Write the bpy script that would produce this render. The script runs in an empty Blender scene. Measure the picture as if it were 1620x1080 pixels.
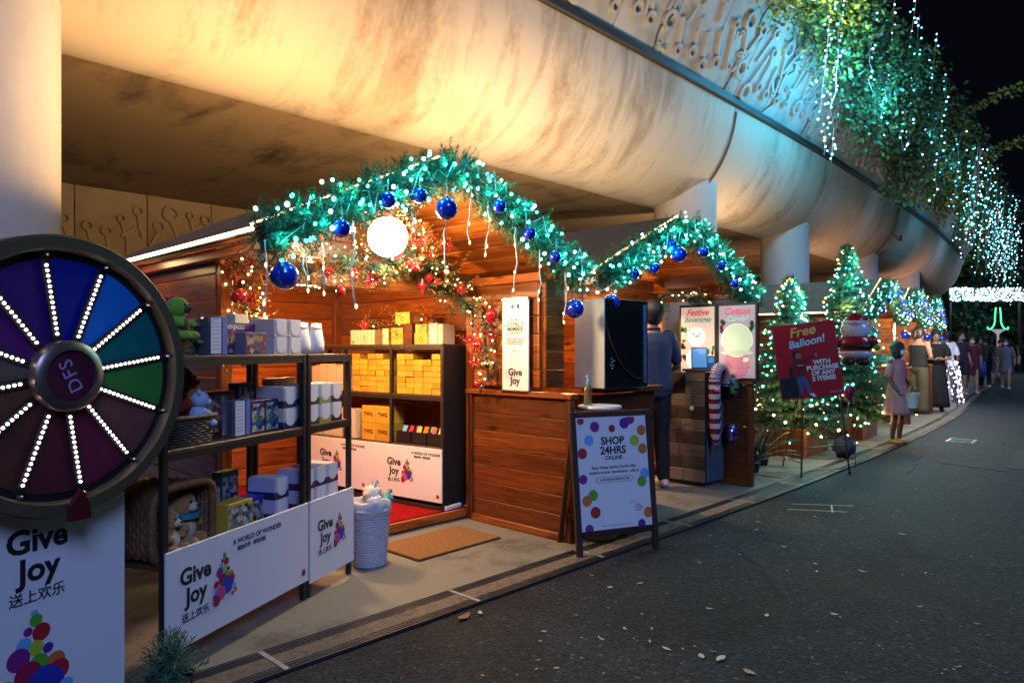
import bpy, bmesh, math, random
from mathutils import Vector, Matrix
random.seed(7)
S = bpy.context.scene
COL = S.collection
PI = math.pi
R = math.radians

# ---------------------------------------------------------------- camera
cam_d = bpy.data.cameras.new('camera'); cam = bpy.data.objects.new('camera', cam_d); COL.objects.link(cam)
cam.location = (0, 0, 1.3)
cam.rotation_euler = (R(90), 0, R(44 - 90))
cam_d.sensor_width = 36; cam_d.lens = 24.78; cam_d.shift_y = 0.0074
cam_d.clip_start = 0.05; cam_d.clip_end = 900
cam_d.dof.use_dof = True; cam_d.dof.focus_distance = 6.0; cam_d.dof.aperture_fstop = 8.0
S.camera = cam

# ---------------------------------------------------------------- world, moon/city glow, exposure
W = bpy.data.worlds.new('World'); S.world = W; W.use_nodes = True
bg = W.node_tree.nodes['Background']
bg.inputs['Color'].default_value = (0.20, 0.32, 0.62, 1)
bg.inputs['Strength'].default_value = 0.006
sd = bpy.data.lights.new('night_glow', 'SUN'); sd.energy = 1.45; sd.angle = R(20); sd.color = (0.31, 0.44, 1.0)
so = bpy.data.objects.new('night_glow', sd); COL.objects.link(so)
so.rotation_euler = Vector((0.26, 0.80, -0.54)).to_track_quat('-Z', 'Y').to_euler()
S.view_settings.view_transform = 'Standard'; S.view_settings.look = 'None'
S.view_settings.exposure = 0.0; S.view_settings.gamma = 1.0
S.render.engine = 'CYCLES'
cy = S.cycles
cy.use_denoising = True; cy.max_bounces = 6; cy.diffuse_bounces = 3; cy.glossy_bounces = 3
cy.transmission_bounces = 4; cy.transparent_max_bounces = 8
cy.sample_clamp_indirect = 4.0; cy.caustics_reflective = False; cy.caustics_refractive = False
cy.use_light_tree = True; cy.use_adaptive_sampling = True; cy.adaptive_threshold = 0.012

def lamp(name, kind, loc, energy, color, radius=0.05, parent=None, aim=None, cone=150, blend=0.6):
    d = bpy.data.lights.new(name, kind); d.energy = energy; d.color = color
    d.shadow_soft_size = radius
    if kind == 'SPOT': d.spot_size = R(cone); d.spot_blend = blend
    o = bpy.data.objects.new(name, d); COL.objects.link(o); o.location = loc
    if aim is not None:
        o.rotation_euler = (Vector(aim) - Vector(loc)).to_track_quat('-Z', 'Y').to_euler()
    return o

# ---------------------------------------------------------------- materials
MATS = {}
def nodes_of(m):
    m.use_nodes = True
    nt = m.node_tree
    return nt, nt.nodes, nt.links, nt.nodes['Principled BSDF']
def M(name, col, rough=0.55, metal=0.0, var=0.0, vscale=8.0, stretch=(1, 1, 1), bump=0.0, bscale=40.0,
      emit=None, estr=0.0, coat=0.0, rnd=0.0, alpha=None, trans=0.0, spec=0.5, sheen=0.0, sub=0.0, spots=None):
    if name in MATS: return MATS[name]
    m = bpy.data.materials.new(name); MATS[name] = m
    nt, N, L, b = nodes_of(m)
    c4 = (col[0], col[1], col[2], 1)
    b.inputs['Base Color'].default_value = c4
    b.inputs['Roughness'].default_value = rough
    b.inputs['Metallic'].default_value = metal
    b.inputs['Specular IOR Level'].default_value = spec
    if coat: b.inputs['Coat Weight'].default_value = coat; b.inputs['Coat Roughness'].default_value = 0.15
    if sheen: b.inputs['Sheen Weight'].default_value = sheen
    if sub: b.inputs['Subsurface Weight'].default_value = sub; b.inputs['Subsurface Radius'].default_value = (0.02, 0.01, 0.006)
    if trans: b.inputs['Transmission Weight'].default_value = trans
    if alpha is not None: b.inputs['Alpha'].default_value = alpha
    if emit:
        b.inputs['Emission Color'].default_value = (*emit, 1); b.inputs['Emission Strength'].default_value = estr
        m.cycles.emission_sampling = 'NONE'
    src = None
    if var or bump or rnd:
        tc = N.new('ShaderNodeTexCoord'); mp = N.new('ShaderNodeMapping')
        mp.inputs['Scale'].default_value = stretch
        L.new(tc.outputs['Object'], mp.inputs['Vector'])
    if var:
        n1 = N.new('ShaderNodeTexNoise'); n1.inputs['Scale'].default_value = vscale; n1.inputs['Detail'].default_value = 6
        n1.inputs['Roughness'].default_value = 0.65
        L.new(mp.outputs['Vector'], n1.inputs['Vector'])
        mr = N.new('ShaderNodeMapRange'); mr.inputs['From Min'].default_value = 0.28; mr.inputs['From Max'].default_value = 0.72
        mr.inputs['To Min'].default_value = 1 - var; mr.inputs['To Max'].default_value = 1 + var
        L.new(n1.outputs['Fac'], mr.inputs['Value']); src = mr.outputs['Result']
    if rnd:
        oi = N.new('ShaderNodeObjectInfo'); mr2 = N.new('ShaderNodeMapRange')
        mr2.inputs['To Min'].default_value = 1 - rnd; mr2.inputs['To Max'].default_value = 1 + rnd
        L.new(oi.outputs['Random'], mr2.inputs['Value'])
        if src:
            mu = N.new('ShaderNodeMath'); mu.operation = 'MULTIPLY'; L.new(src, mu.inputs[0]); L.new(mr2.outputs['Result'], mu.inputs[1]); src = mu.outputs[0]
        else: src = mr2.outputs['Result']
    if src:
        vm = N.new('ShaderNodeVectorMath'); vm.operation = 'SCALE'; vm.inputs[0].default_value = col
        L.new(src, vm.inputs['Scale']); L.new(vm.outputs[0], b.inputs['Base Color'])
    if bump:
        n2 = N.new('ShaderNodeTexNoise'); n2.inputs['Scale'].default_value = bscale; n2.inputs['Detail'].default_value = 5
        L.new(mp.outputs['Vector'], n2.inputs['Vector'])
        bp = N.new('ShaderNodeBump'); bp.inputs['Strength'].default_value = bump; bp.inputs['Distance'].default_value = 0.01
        L.new(n2.outputs['Fac'], bp.inputs['Height']); L.new(bp.outputs['Normal'], b.inputs['Normal'])
    return m

def ramp(N, stops):
    r = N.new('ShaderNodeValToRGB'); e = r.color_ramp.elements
    while len(e) > 1: e.remove(e[0])
    e[0].position = stops[0][0]; e[0].color = (*stops[0][1], 1)
    for p, c in stops[1:]:
        k = e.new(p); k.color = (*c, 1)
    return r
def concrete(name, dark, light, scale=1.2, streak=(1, 1, 1), rough=0.8, fine=30, bump=0.25, stain=0.5):
    m = bpy.data.materials.new(name); MATS[name] = m
    nt, N, L, b = nodes_of(m)
    tc = N.new('ShaderNodeTexCoord'); mp = N.new('ShaderNodeMapping'); mp.inputs['Scale'].default_value = streak
    L.new(tc.outputs['Object'], mp.inputs['Vector'])
    a = N.new('ShaderNodeTexNoise'); a.inputs['Scale'].default_value = scale; a.inputs['Detail'].default_value = 9; a.inputs['Roughness'].default_value = 0.68; a.inputs['Distortion'].default_value = 0.6
    L.new(mp.outputs['Vector'], a.inputs['Vector'])
    f = N.new('ShaderNodeTexNoise'); f.inputs['Scale'].default_value = fine; f.inputs['Detail'].default_value = 6
    L.new(tc.outputs['Object'], f.inputs['Vector'])
    g = N.new('ShaderNodeTexNoise'); g.inputs['Scale'].default_value = scale * 0.45; g.inputs['Detail'].default_value = 5
    L.new(tc.outputs['Object'], g.inputs['Vector'])
    mx = N.new('ShaderNodeMath'); mx.operation = 'MULTIPLY_ADD'; mx.inputs[1].default_value = stain
    L.new(g.outputs['Fac'], mx.inputs[0]); L.new(a.outputs['Fac'], mx.inputs[2])
    m2 = N.new('ShaderNodeMath'); m2.operation = 'MULTIPLY_ADD'; m2.inputs[1].default_value = 0.22
    L.new(f.outputs['Fac'], m2.inputs[0]); L.new(mx.outputs[0], m2.inputs[2])
    lo = 0.36 + 0.5 * stain + 0.11 - 0.14; hi = lo + 0.30
    r = ramp(N, [(max(0, lo), dark), (min(1, hi), light)])
    L.new(m2.outputs[0], r.inputs['Fac']); L.new(r.outputs['Color'], b.inputs['Base Color'])
    b.inputs['Roughness'].default_value = rough
    bp = N.new('ShaderNodeBump'); bp.inputs['Strength'].default_value = bump; bp.inputs['Distance'].default_value = 0.02
    L.new(m2.outputs[0], bp.inputs['Height']); L.new(bp.outputs['Normal'], b.inputs['Normal'])
    return m
def wood(name, dark, light, rough=0.38, scale=1.0, knots=True, coat=0.25):
    """varnished board, grain along local X; every board reads its own random offset"""
    m = bpy.data.materials.new(name); MATS[name] = m
    nt, N, L, b = nodes_of(m)
    tc = N.new('ShaderNodeTexCoord'); oi = N.new('ShaderNodeObjectInfo')
    vm = N.new('ShaderNodeVectorMath'); vm.operation = 'MULTIPLY_ADD'; vm.inputs[1].default_value = (1, 1, 1)
    cx = N.new('ShaderNodeCombineXYZ'); mm = N.new('ShaderNodeMath'); mm.operation = 'MULTIPLY'; mm.inputs[1].default_value = 37.0
    L.new(oi.outputs['Random'], mm.inputs[0])
    for i in range(3): L.new(mm.outputs[0], cx.inputs[i])
    L.new(tc.outputs['Object'], vm.inputs[0]); L.new(cx.outputs[0], vm.inputs[2])
    mp = N.new('ShaderNodeMapping'); mp.inputs['Scale'].default_value = (1.6 * scale, 22 * scale, 22 * scale)
    L.new(vm.outputs[0], mp.inputs['Vector'])
    n = N.new('ShaderNodeTexNoise'); n.inputs['Scale'].default_value = 1.6; n.inputs['Detail'].default_value = 8; n.inputs['Roughness'].default_value = 0.6; n.inputs['Distortion'].default_value = 1.2
    L.new(mp.outputs['Vector'], n.inputs['Vector'])
    r = ramp(N, [(0.30, dark), (0.52, tuple((x + y) / 2 for x, y in zip(dark, light))), (0.74, light)])
    L.new(n.outputs['Fac'], r.inputs['Fac'])
    col = r.outputs['Color']
    if knots:
        mk = N.new('ShaderNodeMapping'); mk.inputs['Scale'].default_value = (2.6, 7.0, 7.0)
        L.new(vm.outputs[0], mk.inputs['Vector'])
        v = N.new('ShaderNodeTexVoronoi'); v.inputs['Scale'].default_value = 1.0
        L.new(mk.outputs['Vector'], v.inputs['Vector'])
        kr = N.new('ShaderNodeMapRange'); kr.inputs['From Min'].default_value = 0.05; kr.inputs['From Max'].default_value = 0.20
        kr.inputs['To Min'].default_value = 0.12; kr.inputs['To Max'].default_value = 1.0
        L.new(v.outputs['Distance'], kr.inputs['Value'])
        vs = N.new('ShaderNodeVectorMath'); vs.operation = 'SCALE'; L.new(col, vs.inputs[0]); L.new(kr.outputs['Result'], vs.inputs['Scale']); col = vs.outputs[0]
    mr = N.new('ShaderNodeMapRange'); mr.inputs['To Min'].default_value = 0.55; mr.inputs['To Max'].default_value = 1.25
    L.new(oi.outputs['Random'], mr.inputs['Value'])
    v2 = N.new('ShaderNodeVectorMath'); v2.operation = 'SCALE'; L.new(col, v2.inputs[0]); L.new(mr.outputs['Result'], v2.inputs['Scale'])
    L.new(v2.outputs[0], b.inputs['Base Color'])
    b.inputs['Roughness'].default_value = rough; b.inputs['Coat Weight'].default_value = coat; b.inputs['Coat Roughness'].default_value = 0.3
    bp = N.new('ShaderNodeBump'); bp.inputs['Strength'].default_value = 0.15; bp.inputs['Distance'].default_value = 0.004
    L.new(n.outputs['Fac'], bp.inputs['Height']); L.new(bp.outputs['Normal'], b.inputs['Normal'])
    return m
def glow(name, col, strength):
    if name in MATS: return MATS[name]
    m = bpy.data.materials.new(name); MATS[name] = m
    nt, N, L, b = nodes_of(m)
    b.inputs['Base Color'].default_value = (0.6, 0.6, 0.6, 1)
    b.inputs['Emission Color'].default_value = (*col, 1); b.inputs['Emission Strength'].default_value = strength
    m.cycles.emission_sampling = 'NONE'
    return m

# ---------------------------------------------------------------- mesh builder
class MB:
    def __init__(s): s.v = []; s.f = []; s.m = []; s.cur = 0
    def add(s, vs, fs, mat=None):
        o = len(s.v); s.v += [tuple(p) for p in vs]
        k = s.cur if mat is None else mat
        for f in fs: s.f.append(tuple(i + o for i in f)); s.m.append(k)
    def box(s, c, d, rz=0.0, b=0.0, mat=None, mtx=None):
        hx, hy, hz = d[0] / 2, d[1] / 2, d[2] / 2
        T = mtx if mtx is not None else Matrix.Translation(c) @ Matrix.Rotation(rz, 4, 'Z')
        b = min(b, hx * .9, hy * .9, hz * .9)
        if b <= 0:
            vs = [(x * hx, y * hy, z * hz) for z in (-1, 1) for y in (-1, 1) for x in (-1, 1)]
            fs = [(0, 2, 3, 1), (4, 5, 7, 6), (0, 1, 5, 4), (2, 6, 7, 3), (0, 4, 6, 2), (1, 3, 7, 5)]
        else:
            vs = []; idx = {}
            for sx in (-1, 1):
                for sy in (-1, 1):
                    for sz in (-1, 1):
                        for a in range(3):
                            p = [sx * (hx - b), sy * (hy - b), sz * (hz - b)]
                            p[a] = (sx, sy, sz)[a] * (hx, hy, hz)[a]
                            idx[(sx, sy, sz, a)] = len(vs); vs.append(tuple(p))
            fs = []
            def K(sg, a): return idx[(*sg, a)]
            for a in range(3):
                u, w = (a + 1) % 3, (a + 2) % 3
                for sg in (-1, 1):
                    q = []
                    for (su, sw) in ((-1, -1), (1, -1), (1, 1), (-1, 1)):
                        t = [0, 0, 0]; t[a] = sg; t[u] = su; t[w] = sw; q.append(K(t, a))
                    fs.append(tuple(q if sg > 0 else q[::-1]))
            for a in range(3):
                u, w = (a + 1) % 3, (a + 2) % 3
                for su in (-1, 1):
                    for sw in (-1, 1):
                        t0 = [0, 0, 0]; t0[a] = -1; t0[u] = su; t0[w] = sw
                        t1 = list(t0); t1[a] = 1
                        q = (K(t0, u), K(t1, u), K(t1, w), K(t0, w))
                        fs.append(q if su * sw > 0 else q[::-1])
            for sx in (-1, 1):
                for sy in (-1, 1):
                    for sz in (-1, 1):
                        q = tuple(K((sx, sy, sz), a) for a in range(3))
                        fs.append(q if sx * sy * sz > 0 else q[::-1])
        s.add([T @ Vector(p) for p in vs], fs, mat)
    def tube(s, pts, r, n=6, mat=None, cap=True, squash=None):
        pts = [Vector(p) for p in pts]; k = len(pts)
        rs = r if isinstance(r, (list, tuple)) else [r] * k
        vs = []; up = None
        for i, p in enumerate(pts):
            d = (pts[min(i + 1, k - 1)] - pts[max(i - 1, 0)])
            d = d.normalized() if d.length > 1e-9 else Vector((0, 0, 1))
            if up is None:
                up = Vector((0, 0, 1)) if abs(d.z) < 0.9 else Vector((1, 0, 0))
            a = d.cross(up)
            if a.length < 1e-5: a = d.cross(Vector((0, 1, 0)))
            a.normalize(); bvec = a.cross(d).normalized(); up = bvec
            for j in range(n):
                t = 2 * PI * j / n
                vs.append(p + a * math.cos(t) * rs[i] + bvec * math.sin(t) * rs[i] * (squash or 1))
        fs = []
        for i in range(k - 1):
            for j in range(n):
                j2 = (j + 1) % n
                fs.append((i * n + j, i * n + j2, (i + 1) * n + j2, (i + 1) * n + j))
        if cap: fs.append(tuple(range(n))[::-1]); fs.append(tuple(range((k - 1) * n, k * n)))
        s.add(vs, fs, mat)
    def lathe(s, prof, n=16, c=(0, 0, 0), mat=None, sx=1, sy=1, mtx=None):
        vs = []; T = mtx if mtx is not None else Matrix.Translation(c)
        for (r, z) in prof:
            for j in range(n):
                t = 2 * PI * j / n; vs.append(T @ Vector((r * math.cos(t) * sx, r * math.sin(t) * sy, z)))
        fs = []
        for i in range(len(prof) - 1):
            for j in range(n):
                j2 = (j + 1) % n; fs.append((i * n + j, i * n + j2, (i + 1) * n + j2, (i + 1) * n + j))
        if prof[0][0] > 1e-6: fs.append(tuple(range(n))[::-1])
        if prof[-1][0] > 1e-6: fs.append(tuple(range((len(prof) - 1) * n, len(prof) * n)))
        s.add(vs, fs, mat)
    def ball(s, c, r, n=12, m=8, mat=None, sc=(1, 1, 1), mtx=None):
        T = mtx if mtx is not None else Matrix.Translation(c)
        vs = [T @ Vector((0, 0, -r * sc[2]))]
        for i in range(1, m):
            t = PI * i / m
            for j in range(n):
                p = 2 * PI * j / n
                vs.append(T @ Vector((r * math.sin(t) * math.cos(p) * sc[0], r * math.sin(t) * math.sin(p) * sc[1], -r * math.cos(t) * sc[2])))
        vs.append(T @ Vector((0, 0, r * sc[2]))); fs = []
        for j in range(n):
            j2 = (j + 1) % n; fs.append((0, 1 + j2, 1 + j))
            for i in range(m - 2): fs.append((1 + i * n + j, 1 + i * n + j2, 1 + (i + 1) * n + j2, 1 + (i + 1) * n + j))
            fs.append((1 + (m - 2) * n + j, 1 + (m - 2) * n + j2, len(vs) - 1))
        s.add(vs, fs, mat)
    def octa(s, c, r, mat=None):
        x, y, z = c
        s.add([(x + r, y, z), (x - r, y, z), (x, y + r, z), (x, y - r, z), (x, y, z + r), (x, y, z - r)],
              [(0, 2, 4), (2, 1, 4), (1, 3, 4), (3, 0, 4), (2, 0, 5), (1, 2, 5), (3, 1, 5), (0, 3, 5)], mat)
    def prism(s, poly, mtx, t, mat=None):
        """2-D polygon (local x,y) extruded by t along local z, placed by mtx"""
        n = len(poly)
        vs = [mtx @ Vector((p[0], p[1], 0)) for p in poly] + [mtx @ Vector((p[0], p[1], t)) for p in poly]
        fs = [tuple(range(n))[::-1], tuple(range(n, 2 * n))] + [(i, (i + 1) % n, n + (i + 1) % n, n + i) for i in range(n)]
        s.add(vs, fs, mat)
    def ring(s, r0, r1, mtx, t, n=20, mat=None, a0=0, a1=2 * PI):
        full = abs(a1 - a0 - 2 * PI) < 1e-6; k = n if full else n + 1
        vs = []
        for i in range(k):
            a = a0 + (a1 - a0) * i / n; c, q = math.cos(a), math.sin(a)
            vs += [mtx @ Vector((r0 * c, r0 * q, 0)), mtx @ Vector((r1 * c, r1 * q, 0)), mtx @ Vector((r1 * c, r1 * q, t)), mtx @ Vector((r0 * c, r0 * q, t))]
        fs = []
        for i in range(n):
            a, b2 = i * 4, ((i + 1) % k) * 4
            for j in range(4):
                fs.append((a + j, b2 + j, b2 + (j + 1) % 4, a + (j + 1) % 4))
        if not full: fs += [(3, 2, 1, 0), tuple((k - 1) * 4 + j for j in range(4))]
        s.add(vs, fs, mat)
    def sweep(s, sections, mat=None, closed=False):
        k = len(sections[0]); vs = [p for sec in sections for p in sec]; fs = []
        for i in range(len(sections) - 1):
            for j in range(k if closed else k - 1):
                j2 = (j + 1) % k
                fs.append((i * k + j, (i + 1) * k + j, (i + 1) * k + j2, i * k + j2))
        if closed: fs.append(tuple(range(k))); fs.append(tuple(range((len(sections) - 1) * k, len(sections) * k))[::-1])
        s.add(vs, fs, mat)
    def mesh(s, name, mats, smooth=False, fix=True):
        me = bpy.data.meshes.new(name); me.from_pydata(s.v, [], s.f)
        ml = mats if isinstance(mats, (list, tuple)) else [mats]
        for m in ml: me.materials.append(m)
        if len(ml) > 1: me.polygons.foreach_set('material_index', s.m)
        if fix and len(s.f) < 60000:
            bm = bmesh.new(); bm.from_mesh(me); bmesh.ops.recalc_face_normals(bm, faces=bm.faces); bm.to_mesh(me); bm.free()
        if smooth:
            me.polygons.foreach_set('use_smooth', [True] * len(me.polygons))
            if smooth == 'auto' and hasattr(me, 'set_sharp_from_angle'): me.set_sharp_from_angle(angle=R(38))
        me.update(); return me
    def build(s, name, mats, parent=None, smooth=False, fix=True, loc=None, rot=None):
        return put(name, s.mesh(name, mats, smooth, fix), parent, loc, rot)
def put(name, me, parent=None, loc=None, rot=None, mtx=None):
    o = bpy.data.objects.new(name, me); COL.objects.link(o)
    if parent is not None: o.parent = parent
    if mtx is not None: o.matrix_basis = mtx
    if loc is not None: o.location = loc
    if rot is not None: o.rotation_euler = rot
    return o
def tag(o, label=None, cat=None, group=None, kind=None):
    if label: o['label'] = label
    if cat: o['category'] = cat
    if group: o['group'] = group
    if kind: o['kind'] = kind
    return o
def thing(name, label, cat, loc=(0, 0, 0), rz=0.0, group=None):
    o = bpy.data.objects.new(name, None); COL.objects.link(o); o.location = loc; o.rotation_euler = (0, 0, rz)
    o.empty_display_size = 0.1
    return tag(o, label, cat, group)
def copy_tree(o, parent=None):
    c = o.copy(); COL.objects.link(c); c.parent = parent
    for ch in list(o.children): copy_tree(ch, c)
    return c
_bc = {}
def board(parent, a, b, w, t, mat, up=(0, 0, 1), name='board', bev=0.004):
    """a board from point a to point b; w across (along 'up'), t thick; mesh shared by size"""
    a, b = Vector(a), Vector(b); d = b - a; L = d.length
    key = (round(L, 3), round(w, 3), round(t, 3), mat.name, bev)
    if key not in _bc:
        mb = MB(); mb.box((0, 0, 0), (L, t, w), b=bev); _bc[key] = mb.mesh('board', mat)
    x = d.normalized(); z = Vector(up); z = (z - x * z.dot(x)).normalized(); y = z.cross(x)
    m = Matrix((x, y, z)).transposed().to_4x4(); m.translation = (a + b) / 2
    return put(name, _bc[key], parent, mtx=m)
_tc = {}
def text_mesh(txt, size, mat, bold=0.0, align='CENTER', shear=0.0, spacing=1.0, depth=0.0006, line=1.0):
    key = (txt, round(size, 4), mat.name, bold, align, shear, spacing, line)
    if key in _tc: return _tc[key]
    cu = bpy.data.curves.new('lettering', 'FONT'); cu.body = txt; cu.size = size; cu.align_x = align; cu.align_y = 'CENTER'
    cu.offset = bold * size; cu.extrude = depth; cu.resolution_u = 3; cu.shear = shear; cu.space_character = spacing; cu.space_line = line
    o = bpy.data.objects.new('lettering', cu); COL.objects.link(o)
    dg = bpy.context.evaluated_depsgraph_get()
    me = bpy.data.meshes.new_from_object(o.evaluated_get(dg), depsgraph=dg)
    bpy.data.objects.remove(o); bpy.data.curves.remove(cu)
    me.materials.clear(); me.materials.append(mat); me.name = 'lettering'
    _tc[key] = me; return me
def text(txt, size, mat, parent, pos, name='lettering', xdir=(1, 0, 0), up=(0, 0, 1), **k):
    """lettering on a vertical face: xdir runs along the reading direction, up is up"""
    me = text_mesh(txt, size, mat, **k)
    x = Vector(xdir).normalized(); y = Vector(up).normalized(); z = x.cross(y)
    m = Matrix((x, y, z)).transposed().to_4x4(); m.translation = Vector(pos)
    return put(name, me, parent, mtx=m)
def frame(x, up, pos):
    x = Vector(x).normalized(); y = Vector(up); y = (y - x * y.dot(x)).normalized(); z = x.cross(y)
    m = Matrix((x, y, z)).transposed().to_4x4(); m.translation = Vector(pos); return m
def disc_poly(r, n=20, cx=0, cy=0): return [(cx + r * math.cos(2 * PI * i / n), cy + r * math.sin(2 * PI * i / n)) for i in range(n)]
# ================================================================ palette
def asphalt():
    m = concrete('asphalt', (0.0045, 0.006, 0.0085), (0.022, 0.026, 0.034), scale=0.5, rough=0.6, fine=60, bump=0.5, stain=0.7)
    nt, N, L, b = nodes_of(m); tc = N.new('ShaderNodeTexCoord')
    v = N.new('ShaderNodeTexVoronoi'); v.inputs['Scale'].default_value = 70; L.new(tc.outputs['Object'], v.inputs['Vector'])
    sp = N.new('ShaderNodeSeparateColor'); L.new(v.outputs['Color'], sp.inputs[0])
    mr = N.new('ShaderNodeMapRange'); mr.inputs['From Min'].default_value = 0.0; mr.inputs['From Max'].default_value = 1.0; mr.inputs['To Min'].default_value = 0.45; mr.inputs['To Max'].default_value = 1.7
    L.new(sp.outputs[0], mr.inputs['Value'])
    g = N.new('ShaderNodeMath'); g.operation = 'GREATER_THAN'; g.inputs[1].default_value = 0.982; L.new(sp.outputs[1], g.inputs[0])
    ad = N.new('ShaderNodeMath'); ad.operation = 'MULTIPLY_ADD'; ad.inputs[1].default_value = 2.5; L.new(g.outputs[0], ad.inputs[0]); L.new(mr.outputs['Result'], ad.inputs[2])
    old = b.inputs['Base Color'].links[0].from_socket; vm = N.new('ShaderNodeVectorMath'); vm.operation = 'SCALE'
    L.new(old, vm.inputs[0]); L.new(ad.outputs[0], vm.inputs['Scale']); L.new(vm.outputs[0], b.inputs['Base Color'])
    bp = N.new('ShaderNodeBump'); bp.inputs['Strength'].default_value = 0.55; bp.inputs['Distance'].default_value = 0.006
    L.new(v.outputs['Distance'], bp.inputs['Height']); L.new(b.inputs['Normal'].links[0].from_socket, bp.inputs['Normal']); L.new(bp.outputs['Normal'], b.inputs['Normal'])
    b.inputs['Specular IOR Level'].default_value = 0.2; b.inputs['Roughness'].default_value = 0.8
    return m
m_asphalt = asphalt()
m_pave = concrete('pavement_concrete', (0.028, 0.030, 0.024), (0.185, 0.185, 0.15), scale=3.2, rough=0.7, fine=70, bump=0.3, stain=0.8)
m_aggr = concrete('pebble_aggregate', (0.03, 0.026, 0.02), (0.19, 0.155, 0.11), scale=26, rough=0.8, fine=120, bump=1.0, stain=0.2)
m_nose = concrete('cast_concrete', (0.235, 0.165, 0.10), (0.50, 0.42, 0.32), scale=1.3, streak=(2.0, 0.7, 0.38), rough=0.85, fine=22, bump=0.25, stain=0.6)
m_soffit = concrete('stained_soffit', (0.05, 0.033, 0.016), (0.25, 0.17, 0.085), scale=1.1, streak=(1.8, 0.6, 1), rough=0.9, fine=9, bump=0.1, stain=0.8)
m_parapet = concrete('parapet_concrete', (0.20, 0.19, 0.175), (0.36, 0.345, 0.32), scale=1.4, streak=(1, 1, 0.4), rough=0.85, fine=25, bump=0.12)
m_column = concrete('painted_column', (0.50, 0.45, 0.38), (0.62, 0.57, 0.49), scale=0.8, streak=(1, 1, 0.4), rough=0.7, fine=20, bump=0.05)
m_backwall = concrete('back_wall_concrete', (0.24, 0.17, 0.10), (0.40, 0.31, 0.20), scale=0.9, rough=0.9, fine=20, bump=0.1)
m_steel = M('drain_steel', (0.09, 0.095, 0.10), rough=0.45, metal=0.8, var=0.3, vscale=14)
m_black = M('black_powder_coat', (0.012, 0.012, 0.013), rough=0.45, var=0.2, vscale=20)
m_void = M('drain_void', (0.006, 0.006, 0.006), rough=0.9)
m_lightsteel = M('joint_steel', (0.34, 0.32, 0.29), rough=0.5, metal=0.3, var=0.3, vscale=30)
m_wood = wood('varnished_pine', (0.11, 0.020, 0.003), (0.50, 0.135, 0.016))
m_wood_dark = wood('dark_pine', (0.075, 0.018, 0.005), (0.23, 0.065, 0.017))
m_wood_mid = wood('dimmed_pine', (0.055, 0.012, 0.003), (0.24, 0.066, 0.013))  # half wall pine, toned down in colour against the globe's strong light
m_roof = M('roof_felt', (0.085, 0.078, 0.068), rough=0.9, var=0.3, vscale=9, bump=0.4, bscale=80)
m_carpet = M('red_carpet', (0.30, 0.006, 0.008), rough=0.95, var=0.35, vscale=26, bump=0.7, bscale=260, spec=0.1)
m_coir = M('coir', (0.30, 0.15, 0.045), rough=0.95, var=0.4, vscale=60, bump=1.0, bscale=330)
m_white = M('white_board', (0.78, 0.78, 0.78), rough=0.4)
m_ink = M('black_ink', (0.012, 0.012, 0.014), rough=0.5)
m_plasticwhite = M('white_plastic', (0.72, 0.72, 0.70), rough=0.35)

def kerb(x):  # road edge, bending gently left in the distance
    d = max(0.0, x - 4.0); return 2.59 + (d * d / 215.0 if d < 16 else 256 / 215.0 + (d - 16) * 32 / 215.0 * 0.93)
def kslope(x): return 2 * min(16.0, max(0.0, x - 4.0)) / 215.0
XS = [-14, -9, -5, -2, 0, 1, 2, 3, 4, 5, 6, 7, 8, 9, 10, 11, 12, 13, 14, 15, 16, 18, 20, 22, 25, 28, 32, 36, 40, 45, 52, 60, 80, 110]

# ---------------------------------------------------------------- ground
mb = MB(); mb.add([(-140, -140, -0.02), (420, -140, -0.02), (420, 300, -0.02), (-140, 300, -0.02)], [(0, 1, 2, 3)])
tag(mb.build('ground', m_asphalt, fix=False), kind='structure')
mb = MB(); vs = []; fs = []
for x in XS: vs += [(x, -9.0, 0.0), (x, kerb(x) + 0.02, 0.0)]
for i in range(len(XS) - 1): fs.append((2 * i, 2 * i + 2, 2 * i + 3, 2 * i + 1))
mb.add(vs, fs); road = tag(mb.build('road', m_asphalt, fix=False), kind='structure')
def strip(name, o0, o1, z0, z1, mat, parent=None):
    mb = MB(); secs = []
    for x in XS:
        k = kerb(x); secs.append([(x, k + o0, z0), (x, k + o0, z1), (x, k + o1, z1), (x, k + o1, z0)])
    mb.sweep(secs, closed=True); return mb.build(name, mat, parent)
pave = tag(strip('pavement', 0.262, 15.0, -0.01, 0.018, m_pave), kind='structure')
drain = tag(strip('drain', 0.02, 0.262, -0.015, 0.004, m_void), kind='structure')
strip('aggregate_band', 0.085, 0.195, 0.0, 0.014, m_aggr, drain)
for o in (0.022, 0.041, 0.060, 0.200, 0.221, 0.243):
    strip('grating_bar', o, o + 0.010, 0.0, 0.016, m_steel, drain)
for x in [0.35 + 1.06 * i for i in range(16)]:
    mbx = MB(); mbx.box((0, 0.142, 0.0115), (0.022, 0.235, 0.013)); mbx.build('joint_bar', m_lightsteel, drain, loc=(x, kerb(x), 0), rot=(0, 0, math.atan(kslope(x))))
# expansion joints cut in the pavement slab
for x in (-1.2, 3.95, 6.9, 9.9, 12.9):
    mbx = MB(); mbx.box((0, 2.6, 0.0195), (0.012, 4.6, 0.003)); mbx.build('pavement_joint', m_void, pave, loc=(x, kerb(x) , 0))
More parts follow.
